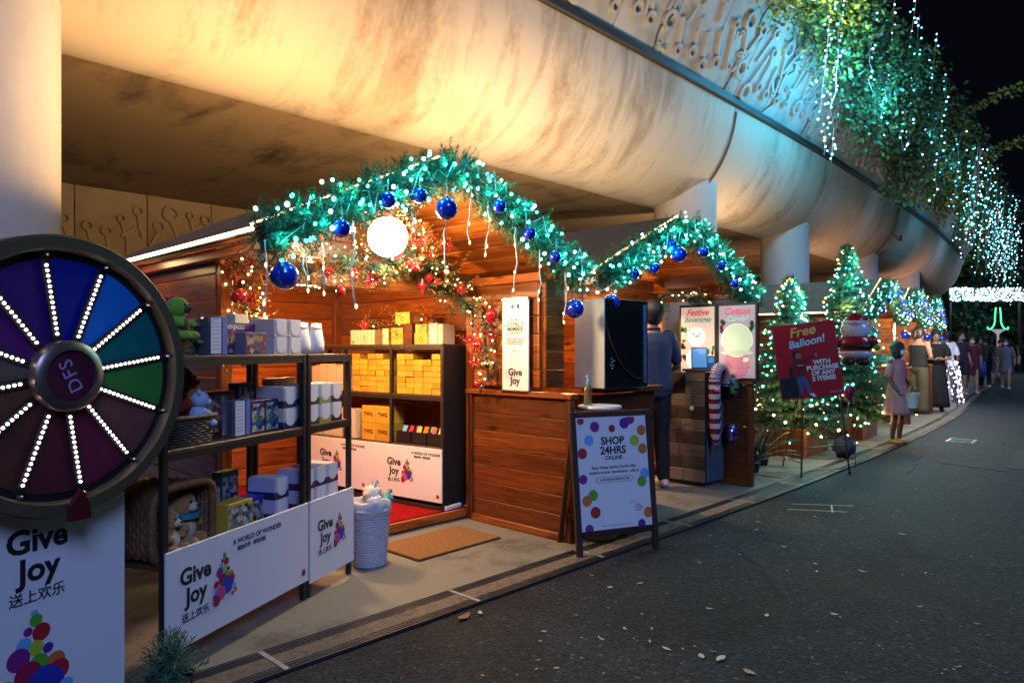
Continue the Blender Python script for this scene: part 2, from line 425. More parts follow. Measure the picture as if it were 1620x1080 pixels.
# painted survey mark and a teal-tinted service cover on the road
m_chalk = M('road_paint', (0.55, 0.55, 0.55), rough=0.7, var=0.4, vscale=40)
mb = MB()
for (a, b2) in (((5.66, 2.36), (5.90, 1.98)), ((5.88, 2.42), (6.16, 2.02)), ((5.80, 2.06), (6.06, 2.16))):
    a = Vector((*a, 0)); b2 = Vector((*b2, 0)); d = (b2 - a); n = Vector((-d.y, d.x, 0)).normalized() * 0.006
    mb.add([(*(a - n).xy, 0.004), (*(b2 - n).xy, 0.004), (*(b2 + n).xy, 0.004), (*(a + n).xy, 0.004)], [(0, 1, 2, 3)])
tag(mb.build('road_marking', m_chalk, fix=False), 'thin white survey lines painted on the dark asphalt road', 'marking')
cov = thing('service_cover', 'pale metal service cover set flush in the asphalt road', 'service cover', (11.6, 2.36, 0.0), R(4))
mb = MB(); mb.box((0, 0, 0.004), (0.40, 0.26, 0.008), b=0.003); mb.build('cover_plate', M('cover_plate', (0.06, 0.11, 0.11), rough=0.9, metal=0.0, spec=0.1, var=0.3, vscale=12), cov)
mb = MB()
for s2 in (-1, 1):
    mb.box((0, s2 * 0.15, 0.003), (0.48, 0.03, 0.006)); mb.box((s2 * 0.225, 0, 0.003), (0.03, 0.27, 0.006))
mb.build('cover_frame', m_black, cov)
for (x, y, rz, l) in ((8.6, 2.2, 0.15, 0.9), (9.1, 1.75, 1.3, 0.7), (12.0, 1.9, 0.1, 0.8), (9.4, 2.35, 0.1, 0.6)):
    mb = MB(); mb.box((0, 0, 0.002), (l, 0.02, 0.003)); mb.build('crack_seal', m_void, road, loc=(x, y, 0), rot=(0, 0, rz))

# cracks and a re-laid patch in the asphalt
m_patch = concrete('asphalt_patch', (0.004, 0.005, 0.007), (0.018, 0.020, 0.026), scale=2.0, rough=0.85, fine=90, bump=0.5, stain=0.4)
for (x, y, lx, ly, rz) in ((6.4, 0.35, 1.5, 0.75, 0.05), (10.2, 1.2, 1.8, 0.7, 0.12)):
    mb = MB(); poly = [(-lx / 2 + random.uniform(-.03, .03), -ly / 2), (0, -ly / 2 + .02), (lx / 2, -ly / 2 + random.uniform(-.03, .03)), (lx / 2 + .02, ly / 2), (0.1, ly / 2 - .02), (-lx / 2, ly / 2 + .02)]
    mb.prism(poly, Matrix.Identity(4), 0.004); mb.build('asphalt_patch', m_patch, road, loc=(x, y, 0.0005), rot=(0, 0, rz))
for k, (x, y, a, n) in enumerate(((3.6, 1.5, 0.5, 16), (5.0, 0.9, -0.9, 14), (7.6, 1.7, 0.1, 18), (4.4, 0.2, 0.2, 14), (8.8, 0.6, -0.4, 16))):
    rk = random.Random(k); p = Vector((0, 0, 0)); L_ = []; R_ = []
    for i in range(n):
        a2 = a + rk.uniform(-.7, .7); d = Vector((math.cos(a2), math.sin(a2), 0)); w_ = 0.0045 * math.sin(PI * (i + .5) / n) + .0008; q = Vector((-d.y, d.x, 0)) * w_
        L_.append(p + q); R_.append(p - q); p = p + d * rk.uniform(.05, .11)
    mb = MB(); mb.add(L_ + R_, [(i, i + 1, n + i + 1, n + i) for i in range(n - 1)]); mb.build('crack', m_void, road, fix=False, loc=(x, y, 0.0035))

# ---------------------------------------------------------------- flyover
def ledge_y(x):
    y = 6.0 + (max(0.0, x - 8.0) ** 2) / 488.0
    if x > 40: y += ((x - 40) ** 2) / 46.0
    return y
def ledge_s(x): return (ledge_y(x + 0.05) - ledge_y(x - 0.05)) / 0.1
def pt(x, off, z):
    """point at path station x, pushed sideways (away from the road) by off"""
    s = ledge_s(x); n = Vector((-s, 1, 0)).normalized()
    return (x + n.x * off, ledge_y(x) + n.y * off, z)
NOSE = [(0.02, 5.75), (0.09, 5.35), (0.25, 4.93), (0.50, 4.55), (0.84, 4.24), (1.2, 4.10), (1.5, 4.07), (1.72, 4.10)]
def catmull(p, k=4):
    out = []
    for i in range(len(p) - 1):
        a, b2, c, d = p[max(i - 1, 0)], p[i], p[i + 1], p[min(i + 2, len(p) - 1)]
        for j in range(k):
            t = j / k
            out.append(tuple(0.5 * (2 * b2[q] + (c[q] - a[q]) * t + (2 * a[q] - 5 * b2[q] + 4 * c[q] - d[q]) * t * t + (3 * b2[q] - a[q] - 3 * c[q] + d[q]) * t ** 3) for q in range(len(p[0]))))
    out.append(p[-1]); return out
prof = catmull(NOSE, 4)
fly = thing('flyover', 'curved concrete flyover with rounded underside and relief panelled parapet above the huts', 'bridge', (0, 0, 0))
JO = [-9, 12.2, 17.4, 24.0, 31.0, 38.0, 46, 66]
for i in range(len(JO) - 1):
    x0, x1 = JO[i] + 0.012, JO[i + 1] - 0.012; n = max(3, int((x1 - x0) / 0.9)); mb = MB(); secs = []
    for j in range(n + 1):
        x = x0 + (x1 - x0) * j / n
        secs.append([pt(x, o, z) for o, z in prof] + [pt(x, 1.72, 5.7), pt(x, 0.1, 5.76)])
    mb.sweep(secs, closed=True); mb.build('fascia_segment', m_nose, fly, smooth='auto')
def flysweep(name, sec, mat, x0, x1, step=1.0, smooth=False):
    n = max(2, int((x1 - x0) / step)); mb = MB()
    mb.sweep([[pt(x0 + (x1 - x0) * j / n, o, z) for o, z in sec] for j in range(n + 1)], closed=True)
    return mb.build(name, mat, fly, smooth=smooth)
flysweep('ledge_strip', [(-0.06, 5.76), (-0.06, 5.86), (0.10, 5.86), (0.10, 5.765)], M('ledge_metal', (0.05, 0.05, 0.055), rough=0.5, metal=0.4), -9, 64)
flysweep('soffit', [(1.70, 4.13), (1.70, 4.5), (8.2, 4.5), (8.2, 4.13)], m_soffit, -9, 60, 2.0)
# columns and the conduit along the first joint
for (x, y, r) in ((1.02, 7.12, 0.66), (12.3, 7.16, 0.60), (17.55, 7.4, 0.58), (24.1, 7.75, 0.56), (31.1, 8.3, 0.56), (-6.5, 7.12, 0.66)):
    mb = MB(); mb.lathe([(r + 0.05, 0), (r + 0.05, 0.12), (r, 0.14), (r, 2.0), (r, 4.6)], n=40); mb.build('column', m_column, fly, smooth='auto', loc=(x, y, 0))
mb = MB(); mb.tube([pt(12.2, o - 0.025, z - 0.02) for o, z in prof[1:]], 0.022, n=6); mb.build('conduit', M('conduit_grey', (0.10, 0.09, 0.075), rough=0.6), fly, smooth=True)
mb = MB(); mb.tube([pt(24.0, o - 0.03, z - 0.02) for o, z in prof[1:]], 0.03, n=6); mb.tube([pt(24.2, 0.2, 4.9), pt(24.25, 0.1, 4.75), pt(24.5, 0.05, 4.7), pt(24.7, 0.1, 4.9)], 0.03, n=6); mb.build('conduit', MATS['conduit_grey'], fly, smooth=True)
# parapet: flaring outward, panel by panel, with ring-and-stem relief
FL = 0.60; HP = 2.05
up_p = Vector((0, -FL, 1)).normalized(); LP = math.hypot(FL, 1) * HP
_mot = {}
def motif(kind):
    if kind in _mot: return _mot[kind]
    r = random.Random(kind); mb = MB(); I = Matrix.Identity(4)
    R0 = r.choice((0.075, 0.095, 0.11, 0.16)); mb.ring(R0 * 0.60, R0, I, 0.07, n=18)
    ln = r.uniform(0.25, 0.8); w = 0.026; a = r.uniform(-0.6, 0.6); p = Vector((0, -R0 * 0.95)); segs = [(p, a, ln * 0.55), (None, r.uniform(-0.3, 0.3), ln * 0.45)]
    for q, an, l in segs:
        if q is None: q = end
        d = Vector((math.sin(an), -math.cos(an))); nn = Vector((-d.y, d.x)) * w; end = q + d * l
        mb.prism([tuple(q - nn), tuple(end - nn), tuple(end + nn), tuple(q + nn)], Matrix.Translation((0, 0, -0.01)), 0.066)
    if r.random() < 0.45:
        s = r.choice((-1, 1)); q = Vector((0, -R0 - ln * 0.4)); e = q + Vector((s * 0.2, 0.14)); d = (e - q).normalized(); nn = Vector((-d.y, d.x)) * w
        mb.prism([tuple(q - nn), tuple(e - nn), tuple(e + nn), tuple(q + nn)], Matrix.Translation((0, 0, -0.01)), 0.064)
        mb.ring(0.03, 0.055, Matrix.Translation((e.x + s * 0.04, e.y + 0.03, 0)), 0.05, n=12)
    _mot[kind] = mb; return mb
_mm = {}
def motif_mesh(kind, mat):
    k = (kind, mat.name)
    if k not in _mm: _mm[k] = motif(kind).mesh('relief_motif', mat)
    return _mm[k]
PW = 1.25; x = -3.0; pi_ = 0; rr = random.Random(3)
while x < 30:
    x1 = x + PW; a = Vector(pt(x, 0.0, 5.84)); b2 = Vector(pt(x1, 0.0, 5.84)); ex = (b2 - a).normalized(); ny = Vector((-ex.y, ex.x, 0))
    upv = (Vector((0, 0, 1)) - ny * FL).normalized()
    T = frame(ex, upv, (a + b2) / 2)   # local z points to the road
    mb = MB(); mb.box((0, LP / 2, -0.08), (PW - 0.016, LP, 0.16), b=0.006)
    pan = put('parapet_panel', mb.mesh('parapet_panel', m_parapet), fly, mtx=T)
    if 5.0 < x < 27:
        for j in range(6):
            k = rr.randrange(26); u = (-0.40 + 0.40 * (j % 3) + rr.uniform(-0.09, 0.09)); vv = (0.22 + rr.uniform(0, .22) + .1 * ((j + pi_) % 2)) if j < 3 else 0.98 + rr.uniform(0, .5)
            put('relief_motif', motif_mesh(k, m_parapet), pan, loc=(u, vv, 0.001), rot=(0, 0, rr.uniform(-0.45, 0.45) + (PI if j < 3 else 0)))
    x = x1; pi_ += 1
flysweep('parapet_run', [(0.0, 5.85), (-FL * HP, 5.85 + HP), (-FL * HP + 0.16, 5.85 + HP), (0.16, 5.85)], m_parapet, 30, 64, 1.0)
flysweep('planter_rim', [(-FL * HP - 0.03, 5.85 + HP + .02), (-FL * HP - 0.03, 5.85 + HP + .12), (0.4, 5.85 + HP + .12), (0.4, 5.85 + HP + .02)], m_parapet, -3, 64, 1.0)

# ---------------------------------------------------------------- retaining wall behind, panelled
rw = thing('retaining_wall', 'tan concrete wall with ring and stem relief under the flyover', 'wall', (0, 13.85, 0))
for i in range(11):
    X0 = -1.2 + 1.17 * i; mb = MB(); mb.box((0, 0, 2.06), (1.155, 0.14, 4.12), b=0.008)
    p = put('wall_panel', mb.mesh('wall_panel', m_backwall), rw, loc=(X0 + 0.585, 0, 0))
    if 2 < i < 9:
        for j in range(4):
            T = frame((1, 0, 0), (0, 0, 1), (-0.4 + 0.27 * j + rr.uniform(-.06, .06), -0.071, 3.3 + rr.uniform(0, 0.55)))
            put('relief_motif', motif_mesh(rr.randrange(26), m_backwall), p, mtx=T)
mb = MB(); mb.box((38, 0.1, 2.06), (52.6, 0.14, 4.12)); mb.build('wall_run', m_backwall, rw)

# uplights that stand on the hut roofs' back slopes (hidden behind the ridges) and wash the flyover
m_lens = glow('flood_lens', (1.0, 0.70, 0.36), 14)
def flood(x, y, z, e, label, aim=(0.3, 1.5, 2.4), col=(1.0, 0.60, 0.28), cone=150):
    t = thing('floodlight', label, 'floodlight', (x, y, z))
    mb = MB(); mb.box((0, 0, 0.14), (0.22, 0.07, 0.16), b=0.01, mtx=Matrix.Translation((0, 0, 0.14)) @ Matrix.Rotation(R(-55), 4, 'X')); mb.build('housing', m_black, t)
    mb = MB(); mb.tube([(-0.13, 0, 0.0), (-0.13, 0, 0.14)], 0.008); mb.tube([(0.13, 0, 0.0), (0.13, 0, 0.14)], 0.008); mb.box((0, 0, 0.004), (0.28, 0.05, 0.008)); mb.build('bracket', m_black, t)
    mb = MB(); mb.box((0, 0, 0), (0.19, 0.005, 0.13), mtx=Matrix.Translation((0, 0, 0.14)) @ Matrix.Rotation(R(-55), 4, 'X') @ Matrix.Translation((0, 0.04, 0))); mb.build('lens', m_lens, t)
    lamp('flood_lamp', 'SPOT', (x, y + 0.08, z + 0.22), e, col, 0.08, aim=(x + aim[0], y + aim[1], z + aim[2]), cone=cone, blend=0.9)
# ================================================================ wooden huts
EAVE, RIDGE, HW, RD = 1.88, 2.45, 1.17, 3.0      # eave and ridge height, half width, roof depth
m_led = glow('warm_rope_light', (1.0, 0.66, 0.32), 9)
def roof_z(x): return RIDGE - (RIDGE - EAVE) * abs(x) / HW
def make_hut(label, loc, rz, half_wall=True, counter=False, pillar=True, wood_m=None):
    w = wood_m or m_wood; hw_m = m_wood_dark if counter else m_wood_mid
    t = thing('wooden_hut', label, 'hut', loc, rz, 'wooden market huts in a row')
    ch = 0.148
    # side and back walls, board by board
    n = 12
    for i in range(n):
        z = 0.10 + ch * (i + 0.5)
        for sx in (-1, 1):
            board(t, (sx * 1.025, 0.78, z), (sx * 1.025, 2.80, z), ch - 0.004, 0.03, w)
        board(t, (-1.0, 2.815, z), (1.0, 2.815, z), ch - 0.004, 0.03, w)
    for i in range(3):      # back gable
        z = 0.10 + ch * (n + i + 0.5); hx = min(1.0, (RIDGE - 0.06 - z - ch / 2) / (RIDGE - EAVE) * HW)
        if hx > 0.15: board(t, (-hx, 2.815, z), (hx, 2.815, z), ch - 0.004, 0.03, w)
    # front gable infill at y=0.78
    z = 1.76
    while z < 2.36:
        hx = min(0.98, (RIDGE - 0.05 - z - 0.12) / (RIDGE - EAVE) * HW)
        if hx > 0.12: board(t, (-hx, 0.795, z + 0.058), (hx, 0.795, z + 0.058), 0.114, 0.028, w)
        z += 0.118
    board(t, (-1.0, 0.74, 1.735), (1.0, 0.74, 1.735), 0.085, 0.09, w, name='header_beam')
    # corner posts
    for (x, y) in ((-1.0, 0.76), (0.925, 0.765), (-0.98, 2.75), (0.98, 2.75)):
        board(t, (x, y, 0.02), (x, y, 1.78), 0.07, 0.07, w, up=(1, 0, 0), name='post')
    # roof: planks under felt, barge boards, ridge
    sl = math.atan2(RIDGE - EAVE, HW); L = math.hypot(RIDGE - EAVE, HW)
    for sx in (-1, 1):
        k = 9; bw = L / k
        for i in range(k):
            u = (i + 0.5) * bw; x = sx * u * math.cos(sl); zz = RIDGE - 0.035 - u * math.sin(sl)
            board(t, (x, 0.02, zz), (x, RD - 0.02, zz), bw - 0.004, 0.022, w, up=(sx * math.cos(sl), 0, -math.sin(sl)), name='roof_board')
        mb = MB(); c = L / 2
        T = Matrix.Translation((sx * (c + 0.01) * math.cos(sl), RD / 2, RIDGE - (c + 0.01) * math.sin(sl) - 0.008)) @ Matrix.Rotation(sx * sl, 4, 'Y')
        mb.box((0, 0, 0), (L + 0.04, RD, 0.02), b=0.004, mtx=T); mb.build('roof_felt', m_roof, t)
        board(t, (0.0, -0.008, RIDGE - 0.075), (sx * HW, -0.008, EAVE - 0.075), 0.11, 0.022, w, name='barge_board')
        board(t, (sx * 1.09, 0.05, EAVE - 0.065), (sx * 1.09, RD - 0.05, EAVE - 0.065), 0.05, 0.05, w, name='eave_batten')
    # porch side: upper boards and boarded pillar
    if pillar:
        for i in range(6):
            z = 1.03 + 0.125 * (i + 0.5)
            board(t, (0.905, 0.05, z), (0.905, 0.72, z), 0.121, 0.025, w)
            board(t, (0.925, 0.032, z), (1.12, 0.032, z), 0.121, 0.03, w)
        board(t, (0.90, 0.02, 1.80), (0.90, 0.72, 1.80), 0.06, 0.06, w, name='top_plate')
    if half_wall:
        for i in range(7):
            z = 0.06 + 0.128 * (i + 0.5)
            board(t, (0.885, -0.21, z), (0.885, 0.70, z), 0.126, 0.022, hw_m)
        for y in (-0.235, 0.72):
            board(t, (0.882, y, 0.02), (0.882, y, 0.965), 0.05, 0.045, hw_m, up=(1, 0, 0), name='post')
        board(t, (0.885, -0.27, 0.985), (0.885, 0.76, 0.985), 0.035, 0.085, w, name='cap_rail')
        board(t, (0.868, -0.21, 0.045), (0.868, 0.70, 0.045), 0.05, 0.03, w, name='skirting')
    if counter:
        for i in range(7):
            z = 0.06 + 0.128 * (i + 0.5)
            board(t, (-1.13, 0.03, z), (-0.36, 0.03, z), 0.126, 0.022, m_wood_dark)
            board(t, (-1.12, 0.05, z), (-1.12, 0.74, z), 0.126, 0.022, m_wood_dark)
        board(t, (-1.15, 0.06, 0.985), (-0.33, 0.06, 0.985), 0.035, 0.22, m_wood_dark, name='counter_top')
    # floor deck with carpet and threshold
    mb = MB(); mb.box((0, 1.79, 0.05), (2.0, 2.0, 0.06)); mb.build('floor_deck', m_wood_dark, t)
    mb = MB(); mb.box((0, 1.80, 0.085), (1.98, 1.94, 0.012)); mb.build('carpet', m_carpet, t)
    board(t, (-1.0, 0.775, 0.065), (0.86, 0.775, 0.065), 0.06, 0.035, w, name='threshold')
    return t
def rope_light(hut_loc, rz, label, front=True):
    """glowing strip along the left eave and up the left rake, the right eave too"""
    t = thing('rope_light', label, 'rope light', hut_loc, rz, 'rope lights along the hut roofs')
    for sx in (-1, 1):
        mb = MB(); mb.tube([(sx * (HW + 0.03), 0.0, EAVE - 0.01), (sx * (HW + 0.03), 1.5, EAVE - 0.012), (sx * (HW + 0.03), RD - 0.3, EAVE - 0.01)], 0.011, n=6); mb.build('eave_strip', m_led, t, smooth=True)
        if sx > 0: continue
        mb = MB(); mb.tube([(sx * (HW + 0.03), 0.015, EAVE + 0.012), (sx * HW / 2, 0.015, (EAVE + RIDGE) / 2 + 0.02), (0, 0.015, RIDGE + 0.008)], 0.0065, n=6); mb.build('rake_strip', m_led, t, smooth=True)
    return t
HUTS = [((2.745, 3.20, 0), 0.0), ((5.40, 3.20, 0), 0.0), ((12.5, 3.66, 0), 0.075), ((14.85, 3.86, 0), 0.10), ((17.45, 4.16, 0), 0.125)]
hut1 = make_hut('varnished pine hut with red carpet, doormat and round lamp under its gable', *HUTS[0])
hut2 = make_hut('varnished pine hut with two lit menu boards and a drinks counter', *HUTS[1], counter=True, pillar=False)
hut3 = make_hut('varnished pine hut half hidden by the tall lit christmas tree', *HUTS[2])
for i, lab in ((3, 'varnished pine hut behind the woman in olive trousers'), (4, 'varnished pine hut farthest along the row behind the man in white')):
    h = copy_tree(hut3); h.location = HUTS[i][0]; h.rotation_euler.z = HUTS[i][1]; h['label'] = lab
RL = ['warm rope light outlining the roof of the hut with the red carpet', 'warm rope light outlining the roof of the drinks hut',
      'warm rope light on the hut behind the tall christmas tree', 'warm rope light on the hut behind the woman in olive trousers', 'warm rope light on the farthest hut roof']
rl0 = rope_light(*HUTS[0], RL[0])
for i in range(1, 5):
    r_ = copy_tree(rl0); r_.location = HUTS[i][0]; r_.rotation_euler.z = HUTS[i][1]; r_['label'] = RL[i]
# light given off by the rope lights
for i, (l, rz) in enumerate(HUTS):
    if i < 2:
        for (dx, dy, e) in ((-1.28, 0.3, 3), (-1.28, 1.6, 3), (1.22, 0.35, 7)):
            lamp('rope_glow', 'POINT', (l[0] + dx, l[1] + dy, 1.87), e, (1, 0.60, 0.26), 0.05)
# floodlights on the roofs
flood(3.35, 5.3, 2.19, 760, 'black floodlight on the roof of the hut with the red carpet', aim=(-0.35, 1.5, 2.0))
flood(6.0, 5.4, 2.17, 560, 'black floodlight on the roof of the drinks hut', aim=(0.9, 1.5, 2.0))
flood(13.2, 6.4, 2.02, 330, 'black floodlight behind the hut with the tall tree', col=(1.0, 0.70, 0.45))
flood(19.6, 7.6, 0.02, 520, 'black floodlight standing on the pavement behind the farthest hut', aim=(2.0, 0.3, 3.0), col=(1.0, 0.56, 0.34))
flood(29.0, 7.3, 0.02, 600, 'black floodlight standing on the pavement beyond the huts', aim=(3.0, -0.2, 3.0), col=(1.0, 0.56, 0.36))
flood(7.45, 4.45, 0.02, 1250, 'black floodlight standing on the pavement behind the drinks hut', aim=(0.9, 0.9, 5.0), col=(1.0, 0.76, 0.52), cone=110)
# ================================================================ greenery: garlands, trees, creepers
m_pine = M('pine_needles', (0.04, 0.135, 0.095), rough=0.6, var=0.45, vscale=14, spec=0.3)
m_pine2 = M('pine_tips', (0.085, 0.16, 0.045), rough=0.6, var=0.4, vscale=16, spec=0.3)
m_twig = M('twig', (0.06, 0.035, 0.02), rough=0.9)
m_teal = glow('teal_bulb', (0.10, 1.0, 0.86), 5.0)
m_tealw = glow('teal_white_bulb', (0.45, 1.0, 0.95), 9.0)
m_warm = glow('warm_bulb', (1.0, 0.58, 0.22), 10.0)
m_wire = M('white_wire', (0.62, 0.60, 0.58), rough=0.5)
m_blue = M('blue_bauble', (0.006, 0.030, 0.42), rough=0.10, spec=0.6, coat=1.0)
m_redb = M('red_bauble', (0.45, 0.008, 0.012), rough=0.15, coat=0.8)
m_goldb = M('gold_bauble', (0.75, 0.50, 0.16), rough=0.22, metal=1.0)
m_cap = M('bauble_cap', (0.6, 0.6, 0.62), rough=0.25, metal=1.0)
m_poin = M('poinsettia_red', (0.42, 0.012, 0.015), rough=0.55, var=0.3, vscale=30)
m_goldleaf = M('gold_glitter', (0.72, 0.48, 0.14), rough=0.28, metal=0.9, var=0.3, vscale=60)
def twig(mb, p, d, L, n, rng, w=0.0026, nl=0.045, tip=0.25):
    """a fir twig: needles fanned round a stem"""
    d = Vector(d).normalized(); a = d.orthogonal().normalized(); b2 = d.cross(a)
    for i in range(n):
        t = i / n; q = Vector(p) + d * (L * t); an = i * 2.4 + rng.uniform(-.4, .4)
        o = (a * math.cos(an) + b2 * math.sin(an)); e = q + (o * 0.8 + d * rng.uniform(0.35, 0.8)) * nl * rng.uniform(0.7, 1.15) * (1.05 - 0.45 * t)
        s = d.cross(o) * w
        mb.add([q - s, q + s, e], [(0, 1, 2)], 1 if t > 1 - tip or rng.random() < 0.12 else 0)
    s = a * 0.002; e = Vector(p) + d * L; mb.add([Vector(p) - s, Vector(p) + s, e], [(0, 1, 2)], 2)
def garland_mesh(path, rad, per_m, rng, name='foliage', needles=26, parent=None, L=0.11, w=.0026):
    mb = MB(); P = [Vector(p) for p in path]
    for i in range(len(P) - 1):
        a, b2 = P[i], P[i + 1]; d = (b2 - a); n = max(1, int(d.length * per_m)); dn = d.normalized(); o1 = dn.orthogonal().normalized(); o2 = dn.cross(o1)
        for j in range(n):
            p = a + d * rng.random(); an = rng.uniform(0, 2 * PI); o = o1 * math.cos(an) + o2 * math.sin(an)
            twig(mb, p + o * rng.uniform(0, rad * 0.35), o + dn * rng.uniform(-0.9, 0.9) + Vector((0, -0.25, -0.12)), rad * rng.uniform(0.7, 1.1), needles, rng, w=w, nl=0.045)
    mb.tube(P, rad * 0.12, n=5, mat=2)
    return mb.build(name, [m_pine, m_pine2, m_twig], parent, fix=False)
def bulbs_on(path, rad, n, rng, mats, r=0.011, parent=None, front=(0, -1, 0), name='fairy_bulb'):
    P = [Vector(p) for p in path]; mb = MB(); f = Vector(front)
    tot = sum((P[i + 1] - P[i]).length for i in range(len(P) - 1)); spots = []
    for k in range(n):
        t = (k + rng.random()) / n * tot
        for i in range(len(P) - 1):
            l = (P[i + 1] - P[i]).length
            if t <= l or i == len(P) - 2: p = P[i] + (P[i + 1] - P[i]) * min(1, t / l); break
            t -= l
        dn = (P[i + 1] - P[i]).normalized(); o = dn.orthogonal().normalized(); o2 = dn.cross(o); an = rng.uniform(0, 2 * PI)
        v = o * math.cos(an) + o2 * math.sin(an)
        if v.dot(f) < -0.1: v = v - 2 * v.dot(f) * f
        q = p + v * rad * rng.uniform(0.55, 0.98); spots.append(q)
        mb.ball(q, r * rng.uniform(0.8, 1.25), n=6, m=4, mat=rng.randrange(len(mats)))
    o = mb.build(name, mats, parent, smooth=True, fix=False); o['kind'] = 'stuff'
    return spots
# ---- roof garlands
GP = [(-1.20, -0.08, 1.83), (-0.6, -0.09, 2.11), (0.0, -0.09, 2.345), (0.6, -0.09, 2.09), (1.22, -0.08, 1.79)]
def roof_garland(label, loc, rz, seed, nb=115):
    t = thing('roof_garland', label, 'garland', loc, rz, 'lit fir garlands on the hut gables'); rng = random.Random(seed)
    garland_mesh(GP, 0.145, 420, rng, parent=t, needles=32, w=.0034)
    bulbs_on(GP, 0.155, nb, rng, [m_teal, m_tealw, m_teal], r=0.011, parent=t)
    mb = MB(); pts = []
    for i in range(60):
        u = i / 59 * 4; k = min(3, int(u)); p = Vector(GP[k]).lerp(Vector(GP[k + 1]), u - k)
        pts.append(p + Vector((rng.uniform(-.03, .03), -0.125 + rng.uniform(-.02, .02), rng.uniform(-.09, .09))))
    mb.tube(pts, 0.0022, n=4); mb.build('light_wire', m_wire, t)
    return t
GL = ['fir garland with teal lights on the gable of the hut with the red carpet', 'fir garland with teal lights on the gable of the drinks hut',
      'fir garland with teal lights on the hut behind the tall tree', 'fir garland with teal lights on the hut behind the woman in olive trousers', 'fir garland with teal lights on the farthest hut']
g1 = roof_garland(GL[0], *HUTS[0], 11); g2 = roof_garland(GL[1], *HUTS[1], 12); g3 = roof_garland(GL[2], *HUTS[2], 13, 130)
for i in (3, 4):
    g = copy_tree(g3); g.location = HUTS[i][0]; g.rotation_euler.z = HUTS[i][1]; g['label'] = GL[i]
TEAL = (0.02, 0.86, 1.0)
for hi in (0, 1):
    for u in range(22):
        f = (u + .5) / 22 * 4; k = min(3, int(f)); p = Vector(GP[k]).lerp(Vector(GP[k + 1]), f - k) + Vector(HUTS[hi][0])
        lamp('garland_glow', 'POINT', (p.x, p.y - 0.13, p.z + (0.07 if u % 2 else -0.06)), 1.25, TEAL, 0.012)
for hi in (2, 3, 4):
    p = Vector(HUTS[hi][0]); lamp('garland_glow', 'POINT', (p.x - 0.3, p.y - 0.5, 2.2), 12, TEAL, 0.1)
# ---- baubles
def bauble(loc, r, label, group=None, mat=None, wire=0.06, name='bauble'):
    t = thing(name, label, 'bauble', loc, 0, group)
    key = ('bb', round(r, 4), (mat or m_blue).name)
    if key not in _bc:
        mb = MB(); mb.ball((0, 0, 0), r, 24, 16); a = mb.mesh('ball', mat or m_blue, True)
        mb = MB(); mb.lathe([(r * 0.17, r * 0.96), (r * 0.17, r * 1.12), (r * 0.05, r * 1.16)], n=10); b2 = mb.mesh('cap', m_cap, 'auto')
        _bc[key] = (a, b2)
    put('ball', _bc[key][0], t); put('cap', _bc[key][1], t)
    mb = MB(); mb.tube([(0, 0, r * 1.1), (0.002, 0, r * 1.1 + wire)], 0.0015, n=4); mb.build('hanging_wire', m_wire, t)
    return t
H1L = 'glossy blue bauble tucked in the garland of the hut with the red carpet'
for (x, z, r, w_) in ((2.0, 1.92, 0.045, 'lowest on the wheel side of'), (2.29, 2.11, 0.043, 'middle on the wheel side of'), (2.51, 2.17, 0.042, 'highest on the wheel side of'), (3.15, 2.20, 0.042, 'highest on the cabinet side of'), (3.43, 2.06, 0.04, 'middle on the cabinet side of'), (3.69, 1.93, 0.04, 'lowest on the cabinet side of')):
    bauble((x * .949, 2.99, 1.3 + (z - 1.3) * .949), r, 'glossy blue bauble, ' + w_ + ' the red carpeted hut garland', 'blue baubles on the first garland')
bauble((2.555, 2.97, 2.075), 0.062, 'larger glossy blue bauble hanging below the gable peak of the hut with the red carpet', wire=0.12)
bauble((1.665, 3.12, 1.65), 0.069, 'largest glossy blue bauble hanging from the lower garland end above the display shelf', wire=0.1)
bauble((3.84, 3.10, 1.58), 0.066, 'large glossy blue bauble hanging beside the boarded pillar of the hut with the red carpet', wire=0.16)
bauble((4.27, 3.10, 1.645), 0.062, 'large glossy blue bauble hanging in front of the black cabinet', wire=0.08)
H2L = 'glossy blue bauble tucked in the garland of the drinks hut'
for (x, z, r, w_) in ((4.64, 1.89, 0.042, 'lowest on the cabinet side of'), (4.93, 1.96, 0.042, 'middle on the cabinet side of'), (5.19, 2.18, 0.045, 'highest on the cabinet side of'), (5.73, 2.17, 0.05, 'highest on the tree side of'), (6.05, 2.07, 0.045, 'middle on the tree side of'), (6.32, 1.92, 0.045, 'lowest on the tree side of')):
    bauble((x * .952, 3.0, 1.3 + (z - 1.3) * .952), r, 'glossy blue bauble, ' + w_ + ' the drinks hut garland', 'blue baubles on the second garland')
bauble((5.02, 2.98, 2.06), 0.064, 'larger glossy blue bauble hanging below the gable peak of the drinks hut')
for hi, lab in ((2, 'blue bauble on the garland of the hut behind the tall tree'), (3, 'blue bauble on the garland of the hut behind the woman in olive trousers'), (4, 'blue bauble on the farthest hut garland')):
    l, rz = HUTS[hi]
    for u in (0.4, 1.0, 1.5, 2.4, 2.9, 3.4):
        k = min(3, int(u)); p = Vector(GP[k]).lerp(Vector(GP[k + 1]), u - k); p.z -= 0.05; p.y -= 0.12
        q = Matrix.Translation(l) @ Matrix.Rotation(rz, 4, 'Z') @ p; bauble(q, 0.06, lab, lab + ' set')
    for sx in (-1, 1):
        q = Matrix.Translation(l) @ Matrix.Rotation(rz, 4, 'Z') @ Vector((sx * 1.15, -0.12, 1.55)); bauble(q, 0.07, 'large ' + lab.replace('on the garland of', 'hanging at the garland end of').replace(' behind the woman in olive trousers', ' by the olive trousers').replace('on the farthest hut garland', 'hanging from the farthest hut garland end'), lab + ' ends')
